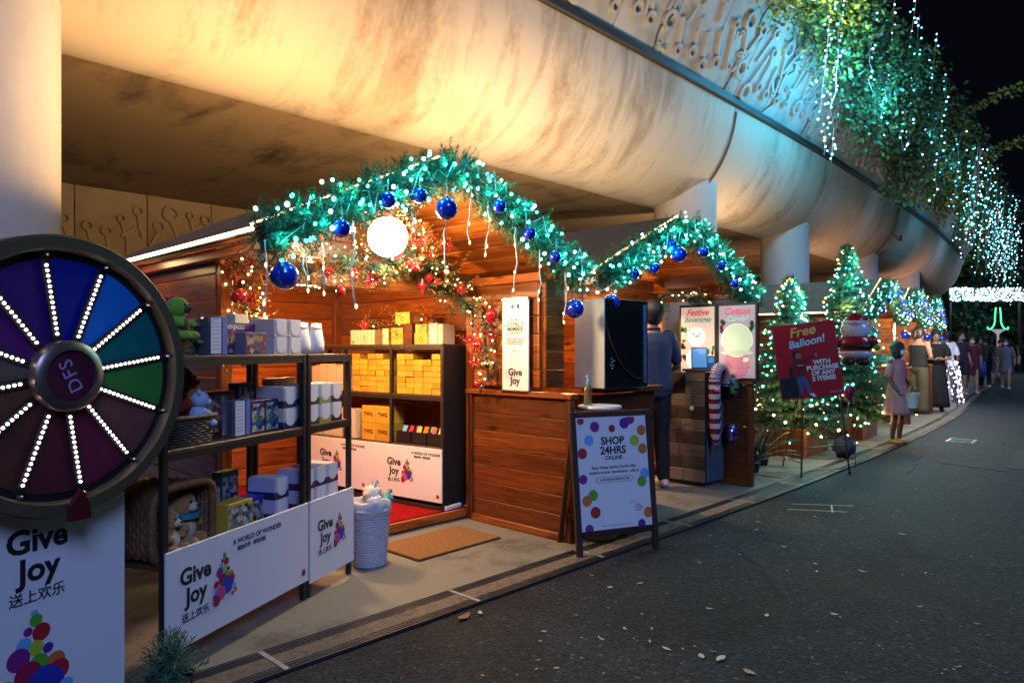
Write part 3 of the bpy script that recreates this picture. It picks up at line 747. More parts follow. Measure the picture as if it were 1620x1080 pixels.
# ---- icicle light strings
def icicle(x, y, z, l, seed, label, group):
    rng = random.Random(seed); t = thing('icicle_light', label, 'light string', (x, y, z), 0, group)
    pts = [Vector((0, 0, 0))]
    n = max(3, int(l / 0.05))
    for i in range(n): pts.append(Vector((rng.uniform(-.010, .010) + 0.012 * math.sin(i), rng.uniform(-.006, .006), -l * (i + 1) / n)))
    mb = MB(); mb.tube(pts, 0.0032, n=5); mb.tube([p + Vector((0.004, 0, 0)) for p in pts[::2]], 0.002, n=4); mb.build('cable', m_wire, t, smooth=True)
    mb = MB()
    for p in pts[2::3] + [pts[-1]]: mb.lathe([(0.001, -0.012), (0.006, -0.004), (0.006, 0.006), (0.003, 0.012)], n=6, c=p + Vector((rng.uniform(-.012, .012), -0.004, 0)))
    o = mb.build('bulb', M('icicle_bulb', (0.8, 0.7, 0.5), rough=0.3, emit=(1.0, 0.66, 0.34), estr=3.0), t, smooth=True); o['kind'] = 'stuff'
IL = 'white icicle light string hanging from the garland of the hut with the red carpet'
for i, (u, v0, v1) in enumerate(((415, 380, 500), (478, 400, 460), (506, 385, 465), (555, 350, 485), (648, 325, 365), (700, 310, 430), (740, 280, 385), (768, 320, 405), (812, 360, 460), (850, 395, 475), (890, 430, 510))):
    h = R(44) - math.atan((u - 810) / 1115); X = 3.07 / math.tan(h); zc = math.cos(R(44)) * X + math.sin(R(44)) * 3.07
    icicle(X, 3.05, 1.3 + (552 - v0) / 1115 * zc, (v1 - v0) / 1115 * zc, i, IL, 'icicle lights on the first hut')
# slack cable with bulbs between both huts
t = thing('linking_cable', 'white light cable slung between both hut garlands', 'light string', (3.9, 3.1, 1.78))
mb = MB(); pts = [(0.0, 0, 0.02), (0.08, 0, -0.05), (0.2, 0, -0.06), (0.32, 0, -0.03), (0.42, 0, 0.03)]; mb.tube(catmull([tuple(p) for p in pts]), 0.004, n=5); mb.build('cable', m_wire, t, smooth=True)
mb = MB()
for p in pts: mb.ball((p[0], p[1], p[2] - 0.01), 0.011, 8, 6)
o = mb.build('bulb', M('white_bulb', (0.8, 0.8, 0.7), emit=(1, 0.85, 0.6), estr=8), t, smooth=True); o['kind'] = 'stuff'

# ---- header garland inside the first gable: fir, gold sprays, poinsettias, red baubles and the round lamp
def poinsettia(mb, c, r, rng, nrm=(0, -1, 0), mat=0):
    T = Vector(nrm).to_track_quat('Z', 'Y').to_matrix().to_4x4(); T.translation = Vector(c)
    for ring_, (n, rr_, tilt) in enumerate(((6, r, 0.15), (5, r * 0.65, 0.5))):
        for i in range(n):
            a = 2 * PI * (i + 0.5 * ring_) / n + rng.uniform(-.2, .2); q = T @ Matrix.Rotation(a, 4, 'Z') @ Matrix.Rotation(-tilt - rng.uniform(0, .3), 4, 'Y')
            mb.add([q @ Vector(p) for p in ((0, 0, 0), (rr_ * .5, -rr_ * .24, 0.004), (rr_, 0, -0.004), (rr_ * .5, rr_ * .24, 0.004))], [(0, 1, 2), (0, 2, 3)], mat)
def deco_garland(name, label, path, rad, per_m, seed, npoin, nred, nbulb, gold=40, front=(0, -1, 0), cat='garland'):
    rng = random.Random(seed); t = thing(name, label, cat, path[0]); off = Vector(path[0]); P = [Vector(p) - off for p in path]
    garland_mesh(P, rad, per_m, rng, parent=t, needles=22)
    f = Vector(front)
    def spot(k):
        i = rng.randrange(len(P) - 1); p = P[i].lerp(P[i + 1], rng.random()); s = Vector((rng.uniform(-1, 1), rng.uniform(-1, 1), rng.uniform(-1, 1))) * rad * 0.9
        s = s - f * min(0, s.dot(f)) ; return p + s + f * rad * k
    for i in range(npoin):
        mb = MB(); c = spot(0.6); poinsettia(mb, c, rng.uniform(0.042, 0.06), rng, f + Vector((rng.uniform(-.4, .4), 0, rng.uniform(-.4, .4)))); mb.ball(c + f * 0.01, 0.01, 6, 4, mat=1)
        mb.build('poinsettia', [m_poin, m_goldb], t, fix=False)
    for i in range(nred):
        mb = MB(); c = spot(0.5); r = rng.choice((0.03, 0.04, 0.045))
        if i % 3 == 0: mb.lathe([(0.002, -0.06), (0.012, -0.045), (0.006, -0.03), (0.03, -0.005), (0.03, 0.005), (0.006, 0.03), (0.012, 0.04), (0.002, 0.05)], n=10, c=c + Vector((0, 0, -0.04)))
        else: mb.ball(c + Vector((0, 0, -0.03)), r, 14, 10)
        mb.build('ornament', m_redb if i % 4 else m_goldb, t, smooth=True)
    mb = MB()
    for i in range(gold):
        p = spot(0.4); d = Vector((rng.uniform(-1, 1), rng.uniform(-1, 1), rng.uniform(-0.3, 1))).normalized() + f * 0.6
        for j in range(9):
            q = p + d * 0.014 * j + Vector((rng.uniform(-.012, .012), rng.uniform(-.012, .012), rng.uniform(-.012, .012))); mb.octa(q, rng.uniform(0.004, 0.008))
    o = mb.build('gold_spray', m_goldleaf, t, fix=False); o['kind'] = 'stuff'
    if nbulb: bulbs_on(P, rad, nbulb, rng, [m_warm], r=0.007, parent=t, front=front)
    return t
deco_garland('gable_garland', 'fir garland with red flowers and gold sprays across the gable round the glowing lamp', [(1.92, 3.86, 1.80), (2.25, 3.84, 1.80), (2.62, 3.82, 1.85), (3.0, 3.84, 1.93), (3.3, 3.86, 1.78), (3.56, 3.86, 1.58)], 0.15, 150, 5, 9, 12, 70, 90)
deco_garland('gable_swag', 'fir swag with red flowers filling the gable peak above the glowing lamp', [(2.45, 3.86, 2.1), (2.75, 3.84, 2.2), (3.05, 3.86, 2.04)], 0.14, 140, 6, 4, 3, 40, 50)
deco_garland('doorway_garland', 'fir garland hanging down the doorway post beside the white loyalty sign', [(3.60, 3.78, 1.62), (3.57, 3.72, 1.35), (3.58, 3.70, 1.06)], 0.10, 80, 8, 5, 5, 26, 20, front=(-0.8, -0.5, 0))
deco_garland('inner_garland', 'fir garland with gold lights hanging inside the left doorway post', [(1.80, 3.93, 1.80), (1.84, 3.90, 1.5), (1.83, 3.90, 1.2)], 0.12, 80, 9, 3, 5, 30, 30)
t = thing('globe_lamp', 'glowing round white globe lamp amid the fir garland under the gable', 'lamp', (2.63, 3.62, 2.0))
mb = MB(); mb.ball((0, 0, 0), 0.125, 28, 18); mb.build('globe', glow('globe_white', (1.0, 0.90, 0.74), 12), t, smooth=True)
mb = MB(); mb.lathe([(0.05, 0.115), (0.05, 0.15), (0.01, 0.155)], n=16); mb.tube([(0, 0, 0.15), (0, 0.1, 0.2), (0, 0.16, 0.2)], 0.006); mb.build('fitting', m_cap, t, smooth='auto')
lamp('globe_light', 'POINT', (2.63, 3.44, 1.96), 105, (1.0, 0.72, 0.42), 0.12)
lamp('hut_interior_light', 'POINT', (2.55, 4.5, 1.72), 130, (1.0, 0.56, 0.24), 0.10)
lamp('drinks_hut_light', 'POINT', (5.2, 4.35, 1.85), 120, (1.0, 0.62, 0.30), 0.10)
lamp('drinks_gable_light', 'POINT', (5.2, 3.62, 2.02), 16, (1.0, 0.75, 0.5), 0.08)

# ---- christmas trees
def xmas_tree(label, loc, h, rad, seed, group='lit christmas trees', planter='box'):
    rng = random.Random(seed); t = thing('christmas_tree', label, 'tree', loc, 0, group)
    mb = MB(); mb.tube([(0, 0, 0.1), (0, 0, h * 0.6), (0, 0, h)], [0.045, 0.025, 0.008], n=7); mb.build('trunk', m_twig, t)
    mb = MB(); base = 0.38; n = int(430 * h / 2)
    spots = []
    for i in range(n):
        f = (i + rng.random()) / n; z = base + (h - base) * f ** 1.15; rr_ = rad * (1 - f ** 1.1) ** 0.85 * (0.88 + 0.22 * math.sin(z * 17)) + 0.03
        an = i * 2.399 + rng.uniform(-.2, .2); o = Vector((math.cos(an), math.sin(an), 0)); L = rr_ * rng.uniform(0.75, 1.12)
        d = (o + Vector((0, 0, rng.uniform(-0.32, 0.10)))).normalized()
        for s_ in range(max(1, int(L / 0.13))):
            q = Vector((0, 0, z)) + d * (L * (1 - 0.13 * s_ / max(L, .13)) - 0.11) 
            for w_ in (-0.55, 0.0, 0.55):
                dd = Matrix.Rotation(w_ + rng.uniform(-.15, .15), 3, 'Z') @ d
                twig(mb, q, dd, 0.16, 17, rng, w=0.0048, nl=0.058)
        if rng.random() < 0.46: spots.append(Vector((0, 0, z)) + d * (L + 0.02))
    for i in range(6): twig(mb, (0, 0, h - 0.12), (rng.uniform(-.3, .3), rng.uniform(-.3, .3), 1), 0.17, 20, rng, nl=0.05)
    mb.build('crown', [m_pine, m_pine2, m_twig], t, fix=False)
    mb = MB()
    for k, q in enumerate(spots):
        z = q.z / h; mb.ball(q, rng.uniform(0.010, 0.018), 6, 4, mat=rng.choice((0, 0, 0, 2, 1) if 0.3 < z < 0.92 else (2, 2, 0)))
    o = mb.build('fairy_bulb', [m_teal, m_tealw, m_warm], t, smooth=True, fix=False); o['kind'] = 'stuff'
    for k in range(6):
        f = 0.2 + 0.7 * k / 5; an = -2.2 + rng.uniform(-.8, .8); rr_ = rad * (1 - f) + 0.16
        lamp('tree_glow', 'POINT', (loc[0] + rr_ * math.cos(an), loc[1] + rr_ * math.sin(an), loc[2] + base + (h - base) * f), 11.0 if k % 3 else 9.0, TEAL if k % 3 else (1, 0.6, 0.25), 0.05)
    return t
xmas_tree('shorter lit christmas tree in a wooden planter behind the red balloon sign', (8.75, 3.62, 0.02), 2.17, 0.70, 21)
xmas_tree('taller lit christmas tree behind the balloon easel and the girl with a bucket', (10.9, 3.66, 0.02), 2.80, 0.78, 22)
def planter(label, loc, rz, L, D, H):
    t = thing('wooden_planter', label, 'planter', loc, rz, 'wooden planters below the trees')
    n = 7
    for i in range(n):
        x = -L / 2 + L / n * (i + 0.5)
        for y in (-D / 2, D / 2): board(t, (x, y, 0.0), (x, y, H), L / n - 0.006, 0.02, m_wood, up=(1, 0, 0), name='slat')
    for i in range(5):
        y = -D / 2 + 0.02 + (D - .04) / 5 * (i + 0.5)
        for x in (-L / 2, L / 2): board(t, (x, y, 0.0), (x, y, H), (D - .04) / 5 - 0.006, 0.02, m_wood, up=(0, 1, 0), name='slat')
    mb = MB(); mb.box((0, 0, H - 0.05), (L - 0.04, D - 0.04, 0.04)); mb.build('soil', M('soil', (0.03, 0.02, 0.012), rough=1, bump=0.6), t)
planter('wooden slat planter holding the shorter christmas tree', (8.75, 3.62, 0.02), R(4), 0.95, 0.62, 0.34)
planter('wooden slat planter holding the taller christmas tree', (10.9, 3.66, 0.02), R(5), 0.9, 0.6, 0.34)
lamp('planter_glow', 'POINT', (8.35, 3.05, 0.42), 2.5, (1, 0.55, 0.18), 0.05)
lamp('planter_glow', 'POINT', (10.4, 3.1, 0.35), 3.0, (1, 0.58, 0.2), 0.05)
# ================================================================ printed designs
PAL = {k: M('print_' + k, c, rough=0.45) for k, c in dict(red=(0.45, 0.02, 0.03), crimson=(0.35, 0.01, 0.06), purple=(0.22, 0.02, 0.22), violet=(0.10, 0.02, 0.28), blue=(0.03, 0.04, 0.40), sky=(0.15, 0.42, 0.75), green=(0.10, 0.40, 0.03), lime=(0.45, 0.55, 0.04), orange=(0.62, 0.17, 0.03), teal=(0.02, 0.25, 0.28), yellow=(0.75, 0.52, 0.05), pink=(0.55, 0.08, 0.22)).items()}
TREE = [(0.0, 1.0, .05, 'sky'), (0.02, .93, .085, 'green'), (-.1, .84, .06, 'purple'), (.1, .80, .12, 'red'), (-.16, .72, .10, 'sky'), (.02, .66, .10, 'lime'), (-.24, .60, .15, 'purple'), (.2, .62, .07, 'violet'), (.06, .50, .13, 'green'), (.32, .46, .13, 'orange'), (-.1, .42, .18, 'crimson'), (.36, .36, .15, 'red'), (-.42, .36, .11, 'red'), (-.44, .22, .10, 'sky'), (.14, .26, .27, 'blue'), (-.2, .14, .22, 'pink'), (-.5, .10, .08, 'violet'), (.48, .18, .10, 'sky'), (.56, .07, .08, 'orange'), (-.42, .0, .16, 'crimson'), (.4, .02, .06, 'purple'), (-.56, .0, .04, 'orange')]
_keys = list(PAL)
def print_tree(parent, T, size, name='bauble_tree_print'):
    mb = MB()
    for i, (x, y, r, c) in enumerate(TREE):
        mb.prism(disc_poly(r * size * .74, 18, x * size * .64, y * size), T @ Matrix.Translation((0, 0, 0.0003 + 0.00012 * i)), 0.0001, mat=_keys.index(c))
    return mb.build(name, [PAL[k] for k in _keys], parent, fix=False)
m_logo = PAL['crimson']
def banner(parent, x0, x1, z0, z1, y, big=True, gx=None, s=0.075, slogan=True, logo=True, name='banner_panel', face=-1, tree=None):
    """white printed board in the parent's x/z plane, seen from -y (face=-1) or +y"""
    mb = MB(); mb.box(((x0 + x1) / 2, y, (z0 + z1) / 2), (x1 - x0, 0.012, z1 - z0), b=0.0015); p = mb.build(name, m_white, parent)
    fy = y + face * 0.0066; ex = (1, 0, 0) if face < 0 else (-1, 0, 0)
    cx = (x0 + x1) / 2 if gx is None else gx; cz = (z0 + z1) / 2 + s * .28
    sg = 1 if face < 0 else -1
    def P(u, z): return (cx + sg * u, fy, z)
    text('Give', s * 1.25, m_ink, p, P(0, cz + s * 0.75), xdir=ex, bold=0.03); text('Joy', s * 1.25, m_ink, p, P(s * 0.05, cz - s * 0.35), xdir=ex, bold=0.03)
    text('送上欢乐', s * 0.52, m_ink, p, P(0, cz - s * 1.45), xdir=ex, bold=0.012)
    tx = s * 2.25 if tree is None else tree
    print_tree(p, frame(ex, (0, 0, 1), P(tx, cz - s * 1.30)), s * 2.55)
    if slogan:
        u = s * 5.3; text('A WORLD OF WONDER', s * 0.42, m_ink, p, P(u, z1 - s * 0.75), xdir=ex, bold=0.02); text('缤纷世界 · 惊悦呈献', s * 0.3, m_ink, p, P(u - s * 0.6, z1 - s * 1.2), xdir=ex, bold=0.015)
    if logo:
        mb = MB(); mb.prism(disc_poly(s * 0.24, 20), frame(ex, (0, 0, 1), P(sg * ((x1 if face < 0 else x0) - cx) - s * 0.6, z0 + s * 0.7)), 0.0006); mb.build('logo_disc', m_logo, p, fix=False)
    return p
# ================================================================ front display shelves
SA = R(26.4); SO = Vector((1.02, 2.85, 0.018))
m_frame = M('shelf_frame', (0.020, 0.017, 0.016), rough=0.5, var=0.3, vscale=30)
m_shelfwood = wood('shelf_board_wood', (0.035, 0.020, 0.012), (0.10, 0.055, 0.03), rough=0.5, knots=False, coat=0.0)
def shelf_unit(label, loc, rz, L, D, levels, H, panel, front=-1, gx=None, s=0.075, slogan=True, logo=True, side=False, tree=None, name='display_shelf', two=False):
    t = thing(name, label, 'shelf', loc, rz, None)
    b = 0.026
    ys = (b / 2, D - b / 2) if front < 0 else (-b / 2, -D + b / 2)
    for x in (b / 2, L - b / 2):
        for y in ys: mb = MB(); mb.box((x, y, H / 2), (b, b, H), b=0.002); mb.build('post', m_frame, t)
    cy_ = D / 2 if front < 0 else -D / 2
    for z in levels:
        mb = MB(); mb.box((L / 2, cy_, z - 0.009), (L - 0.004, D - 0.004, 0.018), b=0.002); mb.build('shelf_board', m_shelfwood, t)
        for y in ys: mb = MB(); mb.box((L / 2, y, z - 0.030), (L - 2 * b, b * 0.8, 0.024)); mb.build('rail', m_frame, t)
    fy = -0.008 if front < 0 else 0.008
    if panel:
        if two: banner(t, panel[0], (panel[0] + panel[1]) / 2 - .002, panel[2], panel[3], fy, face=front, gx=gx[0], s=s, slogan=slogan, logo=logo); banner(t, (panel[0] + panel[1]) / 2 + .002, panel[1], panel[2], panel[3], fy, face=front, gx=gx[1], s=s, slogan=slogan, logo=logo)
        else: banner(t, *panel, fy, face=front, gx=gx, s=s, slogan=slogan, logo=logo, tree=tree)
    return t
LV = [0.44, 0.885, 1.255]
shelf_unit('wide black metal display shelf with a Give Joy board, beside the prize wheel', SO, SA, 0.95, 0.35, LV, 1.255, (0.0, 0.945, 0.10, 0.495), gx=0.155, s=0.074)
SD = Vector((math.cos(SA), math.sin(SA), 0)); SN = Vector((-math.sin(SA), math.cos(SA), 0))
shelf_unit('narrow black metal display shelf with a Give Joy board, beside the white laundry basket', SO + SD * 0.965, SA, 0.43, 0.35, LV, 1.255, (0.0, 0.43, 0.075, 0.495), gx=0.135, s=0.062, slogan=False, logo=False)
def on_shelf(x, y, z): return SO + SD * x + SN * y + Vector((0, 0, z))
# ---- goods
def M_rand(name, cols):
    """box print: patches of colour from voronoi cells"""
    if name in MATS: return MATS[name]
    m = bpy.data.materials.new(name); MATS[name] = m; nt, N, L, b = nodes_of(m)
    tc = N.new('ShaderNodeTexCoord'); v = N.new('ShaderNodeTexVoronoi'); v.inputs['Scale'].default_value = 48
    L.new(tc.outputs['Object'], v.inputs['Vector']); sp = N.new('ShaderNodeSeparateColor'); L.new(v.outputs['Color'], sp.inputs[0])
    r = ramp(N, [(i / len(cols), c) for i, c in enumerate(cols)]); r.color_ramp.interpolation = 'CONSTANT'
    L.new(sp.outputs[0], r.inputs['Fac']); L.new(r.outputs['Color'], b.inputs['Base Color']); b.inputs['Roughness'].default_value = 0.35
    return m
def carton(label, loc, rz, d, mat, cat='box', group=None, front_mat=None, strip_=None, name='gift_box', txt=None, tsize=0.02, tmat=None, face=-1, lid=False):
    """packaged box standing on loc (base centre): shell, printed front, optional strip, lid and lettering"""
    t = thing(name, label, cat, loc, rz, group)
    mb = MB(); mb.box((0, 0, d[2] / 2), d, b=0.002); mb.build('carton', mat, t)
    y = face * (d[1] / 2 + 0.0005)
    if front_mat: mb = MB(); mb.box((0, y, d[2] * 0.48), (d[0] * 0.9, 0.0012, d[2] * 0.84)); mb.build('front_print', front_mat, t)
    if strip_: mb = MB(); mb.box((0, y * 1.002 + face * 0.0008, d[2] * 0.86), (d[0] * 0.985, 0.001, d[2] * 0.22)); mb.build('title_strip', strip_, t)
    if lid: mb = MB(); mb.box((0, 0, d[2] * 0.93), (d[0] * 1.03, d[1] * 1.03, d[2] * 0.16), b=0.002); mb.build('lid', lid if not isinstance(lid, bool) else mat, t)
    if txt: text(txt, tsize, tmat or m_white, t, (0, y + face * 0.0022, d[2] * (0.86 if strip_ else 0.5)), xdir=(1, 0, 0) if face < 0 else (-1, 0, 0), bold=0.02)
    return t
m_kraft = M('kraft_gold', (0.62, 0.36, 0.055), rough=0.45, var=0.12, vscale=20)
m_gold = M('gold_carton', (0.74, 0.45, 0.05), rough=0.3, metal=0.35, var=0.15, vscale=30, rnd=0.22)
m_ivory = M('ivory_carton', (0.62, 0.52, 0.36), rough=0.5)
m_pinkw = M('blush_carton', (0.66, 0.52, 0.50), rough=0.5)
m_navy = M('navy_print', (0.02, 0.025, 0.12), rough=0.4)
m_acryl = M('acrylic', (0.80, 0.82, 0.95), rough=0.05, trans=0.9, spec=0.5)
m_lilac = M('lilac_card', (0.18, 0.20, 0.55), rough=0.4)
m_toyblue = M_rand('toy_box_print', [(0.03, 0.12, 0.40), (0.10, 0.32, 0.08), (0.55, 0.30, 0.20), (0.65, 0.50, 0.06), (0.05, 0.04, 0.05), (0.45, 0.55, 0.60)])
m_toyyel = M_rand('toy_yellow_print', [(0.25, 0.22, 0.08), (0.55, 0.50, 0.42), (0.06, 0.16, 0.30), (0.40, 0.40, 0.38), (0.03, 0.03, 0.04)])
m_toypur = M_rand('toy_purple_print', [(0.22, 0.08, 0.16), (0.50, 0.32, 0.16), (0.06, 0.07, 0.09), (0.60, 0.45, 0.30), (0.08, 0.22, 0.20), (0.35, 0.06, 0.04)])
m_wicker = M('wicker', (0.17, 0.075, 0.025), rough=0.7, var=0.45, vscale=50)
m_wickerg = M('grey_wicker', (0.12, 0.085, 0.055), rough=0.75, var=0.5, vscale=50)
m_wickerw = M('white_wicker', (0.52, 0.52, 0.56), rough=0.55, var=0.12, vscale=40)
def wicker(t, H, r0, r1, sx, sy, mat, rows=14, n=44, name='weave', T=None, sq=2.6):
    """woven basket wall: stacked wavy strands round upright stakes, squarish plan"""
    T = T or Matrix.Identity(4); mb = MB()
    def sup(a, r):
        c, q = math.cos(a), math.sin(a); k = (abs(c) ** sq + abs(q) ** sq) ** (-1 / sq); return Vector((c * k * r * sx, q * k * r * sy, 0))
    hh = H / rows
    for i in range(rows):
        r = r0 + (r1 - r0) * i / rows; pts = []
        for j in range(n + 1):
            a = 2 * PI * j / n; w = 1 + (0.035 if (j + i) % 2 else -0.02); p = sup(a, r * w); p.z = hh * (i + 0.5); pts.append(T @ p)
        mb.tube(pts, hh * 0.56, n=5, cap=False)
    for j in range(0, n, 2):
        a = 2 * PI * j / n; mb.tube([T @ (sup(a, r0 * 0.99)), T @ (sup(a, r1 * 0.99) + Vector((0, 0, H)))], hh * 0.3, n=4)
    o = mb.build(name, mat, t, smooth=True, fix=False); o['kind'] = 'stuff'
    mb = MB(); pts = [T @ (sup(2 * PI * j / n, r1 * 1.02) + Vector((0, 0, H))) for j in range(n + 1)]; mb.tube(pts, hh * 0.95, n=6, cap=False); mb.build('rim', mat, t, smooth=True, fix=False)
    mb = MB(); mb.prism([tuple(sup(2 * PI * j / n, r0 * 0.98).xy) for j in range(n)], T, 0.006); mb.build('base', mat, t)
def plush(label, loc, rz, s, mat, mat2, pose='sit', group=None, ears=True, cat='soft toy'):
    """seated soft toy: one welded body, muzzle, ears, eyes, limbs"""
    t = thing('soft_toy', label, cat, loc, rz, group); mb = MB()
    mb.ball((0, 0, 0.36 * s), 0.33 * s, 12, 9, sc=(0.9, 1, 1.1)); mb.ball((0.04 * s, 0, 0.88 * s), 0.30 * s, 12, 9, sc=(0.95, 1.05, 0.95))
    for q in (-1, 1):
        mb.ball((0.34 * s, q * 0.22 * s, 0.12 * s), 0.14 * s, 10, 7, sc=(1.5, 1, 0.9)); mb.ball((0.24 * s, q * 0.30 * s, 0.45 * s), 0.11 * s, 10, 7, sc=(1.3, 0.9, 1.0))
        if ears: mb.ball((0.0, q * 0.24 * s, 1.13 * s), 0.11 * s, 10, 7, sc=(0.6, 1, 1))
    mb.build('body', mat, t, smooth=True, fix=False)
    mb = MB(); mb.ball((0.30 * s, 0, 0.82 * s), 0.13 * s, 10, 7, sc=(0.8, 1.1, 0.8)); mb.ball((0.22 * s, 0, 0.36 * s), 0.2 * s, 10, 7, sc=(0.6, 1, 1.1)); mb.build('muzzle', mat2, t, smooth=True, fix=False)
    mb = MB()
    for q in (-1, 1): mb.ball((0.31 * s, q * 0.12 * s, 0.95 * s), 0.03 * s, 8, 6)
    mb.ball((0.41 * s, 0, 0.85 * s), 0.035 * s, 8, 6); mb.build('eye', m_ink, t, smooth=True, fix=False)
    return t
m_bear = M('honey_plush', (0.42, 0.20, 0.045), rough=0.95, sheen=0.5, var=0.2, vscale=60, bump=0.5, bscale=150)
m_cream = M('cream_plush', (0.62, 0.48, 0.30), rough=0.95, sheen=0.4)
m_plgreen = M('green_plush', (0.22, 0.45, 0.03), rough=0.95, sheen=0.4); m_plred = M('red_plush', (0.38, 0.03, 0.02), rough=0.95, sheen=0.3)
m_plblue = M('pale_blue_plush', (0.40, 0.52, 0.72), rough=0.95, sheen=0.4); m_plorange = M('orange_plush', (0.55, 0.16, 0.04), rough=0.95, sheen=0.3); m_plbrown = M('brown_plush', (0.10, 0.05, 0.03), rough=0.95)
m_plgrey = M('grey_plush', (0.20, 0.17, 0.17), rough=0.95)
# top level
t = thing('basket', 'grey wicker basket of soft toys at the end of the top shelf', 'basket', on_shelf(0.17, 0.17, 1.255), SA)
wicker(t, 0.125, 0.125, 0.135, 1.0, 0.85, m_wickerg, rows=12)
plush('green soft toy with brown muzzle in the top shelf basket', on_shelf(0.15, 0.08, 1.32), SA - 1.3, 0.15, m_plgreen, m_plbrown, ears=False)
plush('grey soft toy lying over the rim of the top shelf basket', on_shelf(0.25, 0.10, 1.30), SA - 1.2, 0.09, m_plgrey, m_plblue)
mbx = thing('toy_flowers', 'red fabric toy flowers standing in the top shelf basket', 'toy', on_shelf(0.20, 0.18, 1.30)); rng = random.Random(4)
for i in range(4):
    a = rng.uniform(0, 6.28); p = Vector((0.05 * math.cos(a), 0.03 * math.sin(a), 0.15 + rng.uniform(0, .05))); mb = MB(); mb.tube([(0, 0, 0), p], 0.004, n=5); mb.build('stem', m_plgreen, mbx)
    mb = MB(); poinsettia(mb, p, 0.04, rng, (0.2, -1, 0.5)); mb.ball(p, 0.018, 8, 6); mb.build('flower', m_plred, mbx, fix=False)
for i, (x, z, lab) in enumerate(((0.345, 1.255, 'clear acrylic leaflet case beside the top shelf basket'), (0.50, 0.885, 'clear acrylic leaflet case beside the toy boxes on the middle shelf'))):
    t = thing('leaflet_case', lab, 'display case', on_shelf(x, 0.07, z), SA)
    mb = MB(); mb.box((0, 0, 0.085), (0.12, 0.06, 0.17), b=0.003); mb.build('case', m_acryl, t)
    mb = MB(); mb.box((-0.012, -0.0315, 0.085), (0.062, 0.002, 0.155)); mb.build('leaflet', m_white, t)
    for k in range(9): mb = MB(); mb.box((-0.012, -0.0328, 0.155 - k * 0.016), (0.05 if k else 0.035, 0.0006, 0.0022)); mb.build('text_line', m_lilac, t)
    mb = MB(); mb.box((0.043, -0.0315, 0.085), (0.030, 0.002, 0.16)); mb.build('side_card', m_lilac, t)
carton('toy box with purple title strip NINJAGO on the top shelf', on_shelf(0.56, 0.16, 1.255), SA, (0.29, 0.07, 0.15), m_navy, front_mat=m_toypur, strip_=M('purple_strip', (0.16, 0.03, 0.15), rough=0.4), name='toy_box', txt='NINJAGO', tsize=0.03, cat='toy box')
carton('smaller toy box in front of the purple toy box', on_shelf(0.60, 0.07, 1.255), SA, (0.15, 0.06, 0.105), M('grey_lilac', (0.18, 0.16, 0.24), rough=0.4), front_mat=m_toypur, name='toy_box', cat='toy box')
m_flap = M('flap_white', (0.72, 0.72, 0.74), rough=0.45, var=0.08, vscale=90)
def flap_box(label, loc, d, mat, group=None, low=None):
    """gift carton with a round-ended white label folded over its front"""
    t = thing('gift_box', label, 'box', loc, SA, group)
    mb = MB(); mb.box((0, 0, d[2] / 2), d, b=0.002); mb.build('carton', mat, t)
    r = d[0] * 0.36; poly = [(-r, d[2]), (r, d[2])] + [(r * math.cos(a), d[2] * 0.45 - r * 0.8 * math.sin(a)) for a in [PI * i / 10 for i in range(11)]]
    mb = MB(); mb.prism(poly, frame((1, 0, 0), (0, 0, 1), (0, -d[1] / 2 - 0.0005, 0)), 0.0015); mb.box((0, 0, d[2] + 0.0012), (2 * r, d[1] * 0.98, 0.0015)); mb.build('label_flap', m_flap, t)
    if low: mb = MB(); mb.box((0, -d[1] / 2 - 0.0003, d[2] * 0.18), (d[0] * 0.99, 0.0008, d[2] * 0.34)); mb.box((-d[0] / 2 - 0.0003, 0, d[2] * 0.18), (0.0008, d[1] * 0.99, d[2] * 0.34)); mb.build('lower_print', low, t)
    return t
for i in range(2):
    for j in range(2):
        flap_box(('upper', 'lower')[1 - j] + ' blush gift box with a rounded white flap, ' + ('next to the toy boxes', 'next to the paper pouches')[i], on_shelf(0.785 + i * 0.115, 0.11, 1.255 + j * 0.088), (0.105, 0.15, 0.086), m_pinkw, 'blush boxes on the top shelf')
m_bag = M('white_pouch', (0.74, 0.74, 0.77), rough=0.4, bump=0.3, bscale=14)
for i in range(2):
    t = thing('paper_pouch', 'white paper pouch with a dark string tie ' + ('next to the blush boxes', 'at the end of the top shelf')[i], 'bag', on_shelf(1.06 + i * 0.13, 0.10, 1.255), SA, 'white pouches')
    mb = MB(); secs = []
    for (z, w, d) in ((0, .105, .07), (.05, .112, .075), (.11, .11, .05), (.15, .105, .02), (.165, .11, .008)):
        secs.append([(w / 2 * math.cos(a) * (1 if abs(math.cos(a)) > .5 else 1), d / 2 * math.sin(a), z + 0.006 * math.sin(3 * a) * (z > .1)) for a in [2 * PI * k / 16 for k in range(16)]])
    mb.sweep(secs, closed=True); mb.build('pouch_body', m_bag, t, smooth=True)
    mb = MB(); mb.tube([(-.05, -.012, .145), (0, -.02, .138), (.05, -.012, .147)], 0.003, n=5); mb.build('string_tie', m_ink, t)
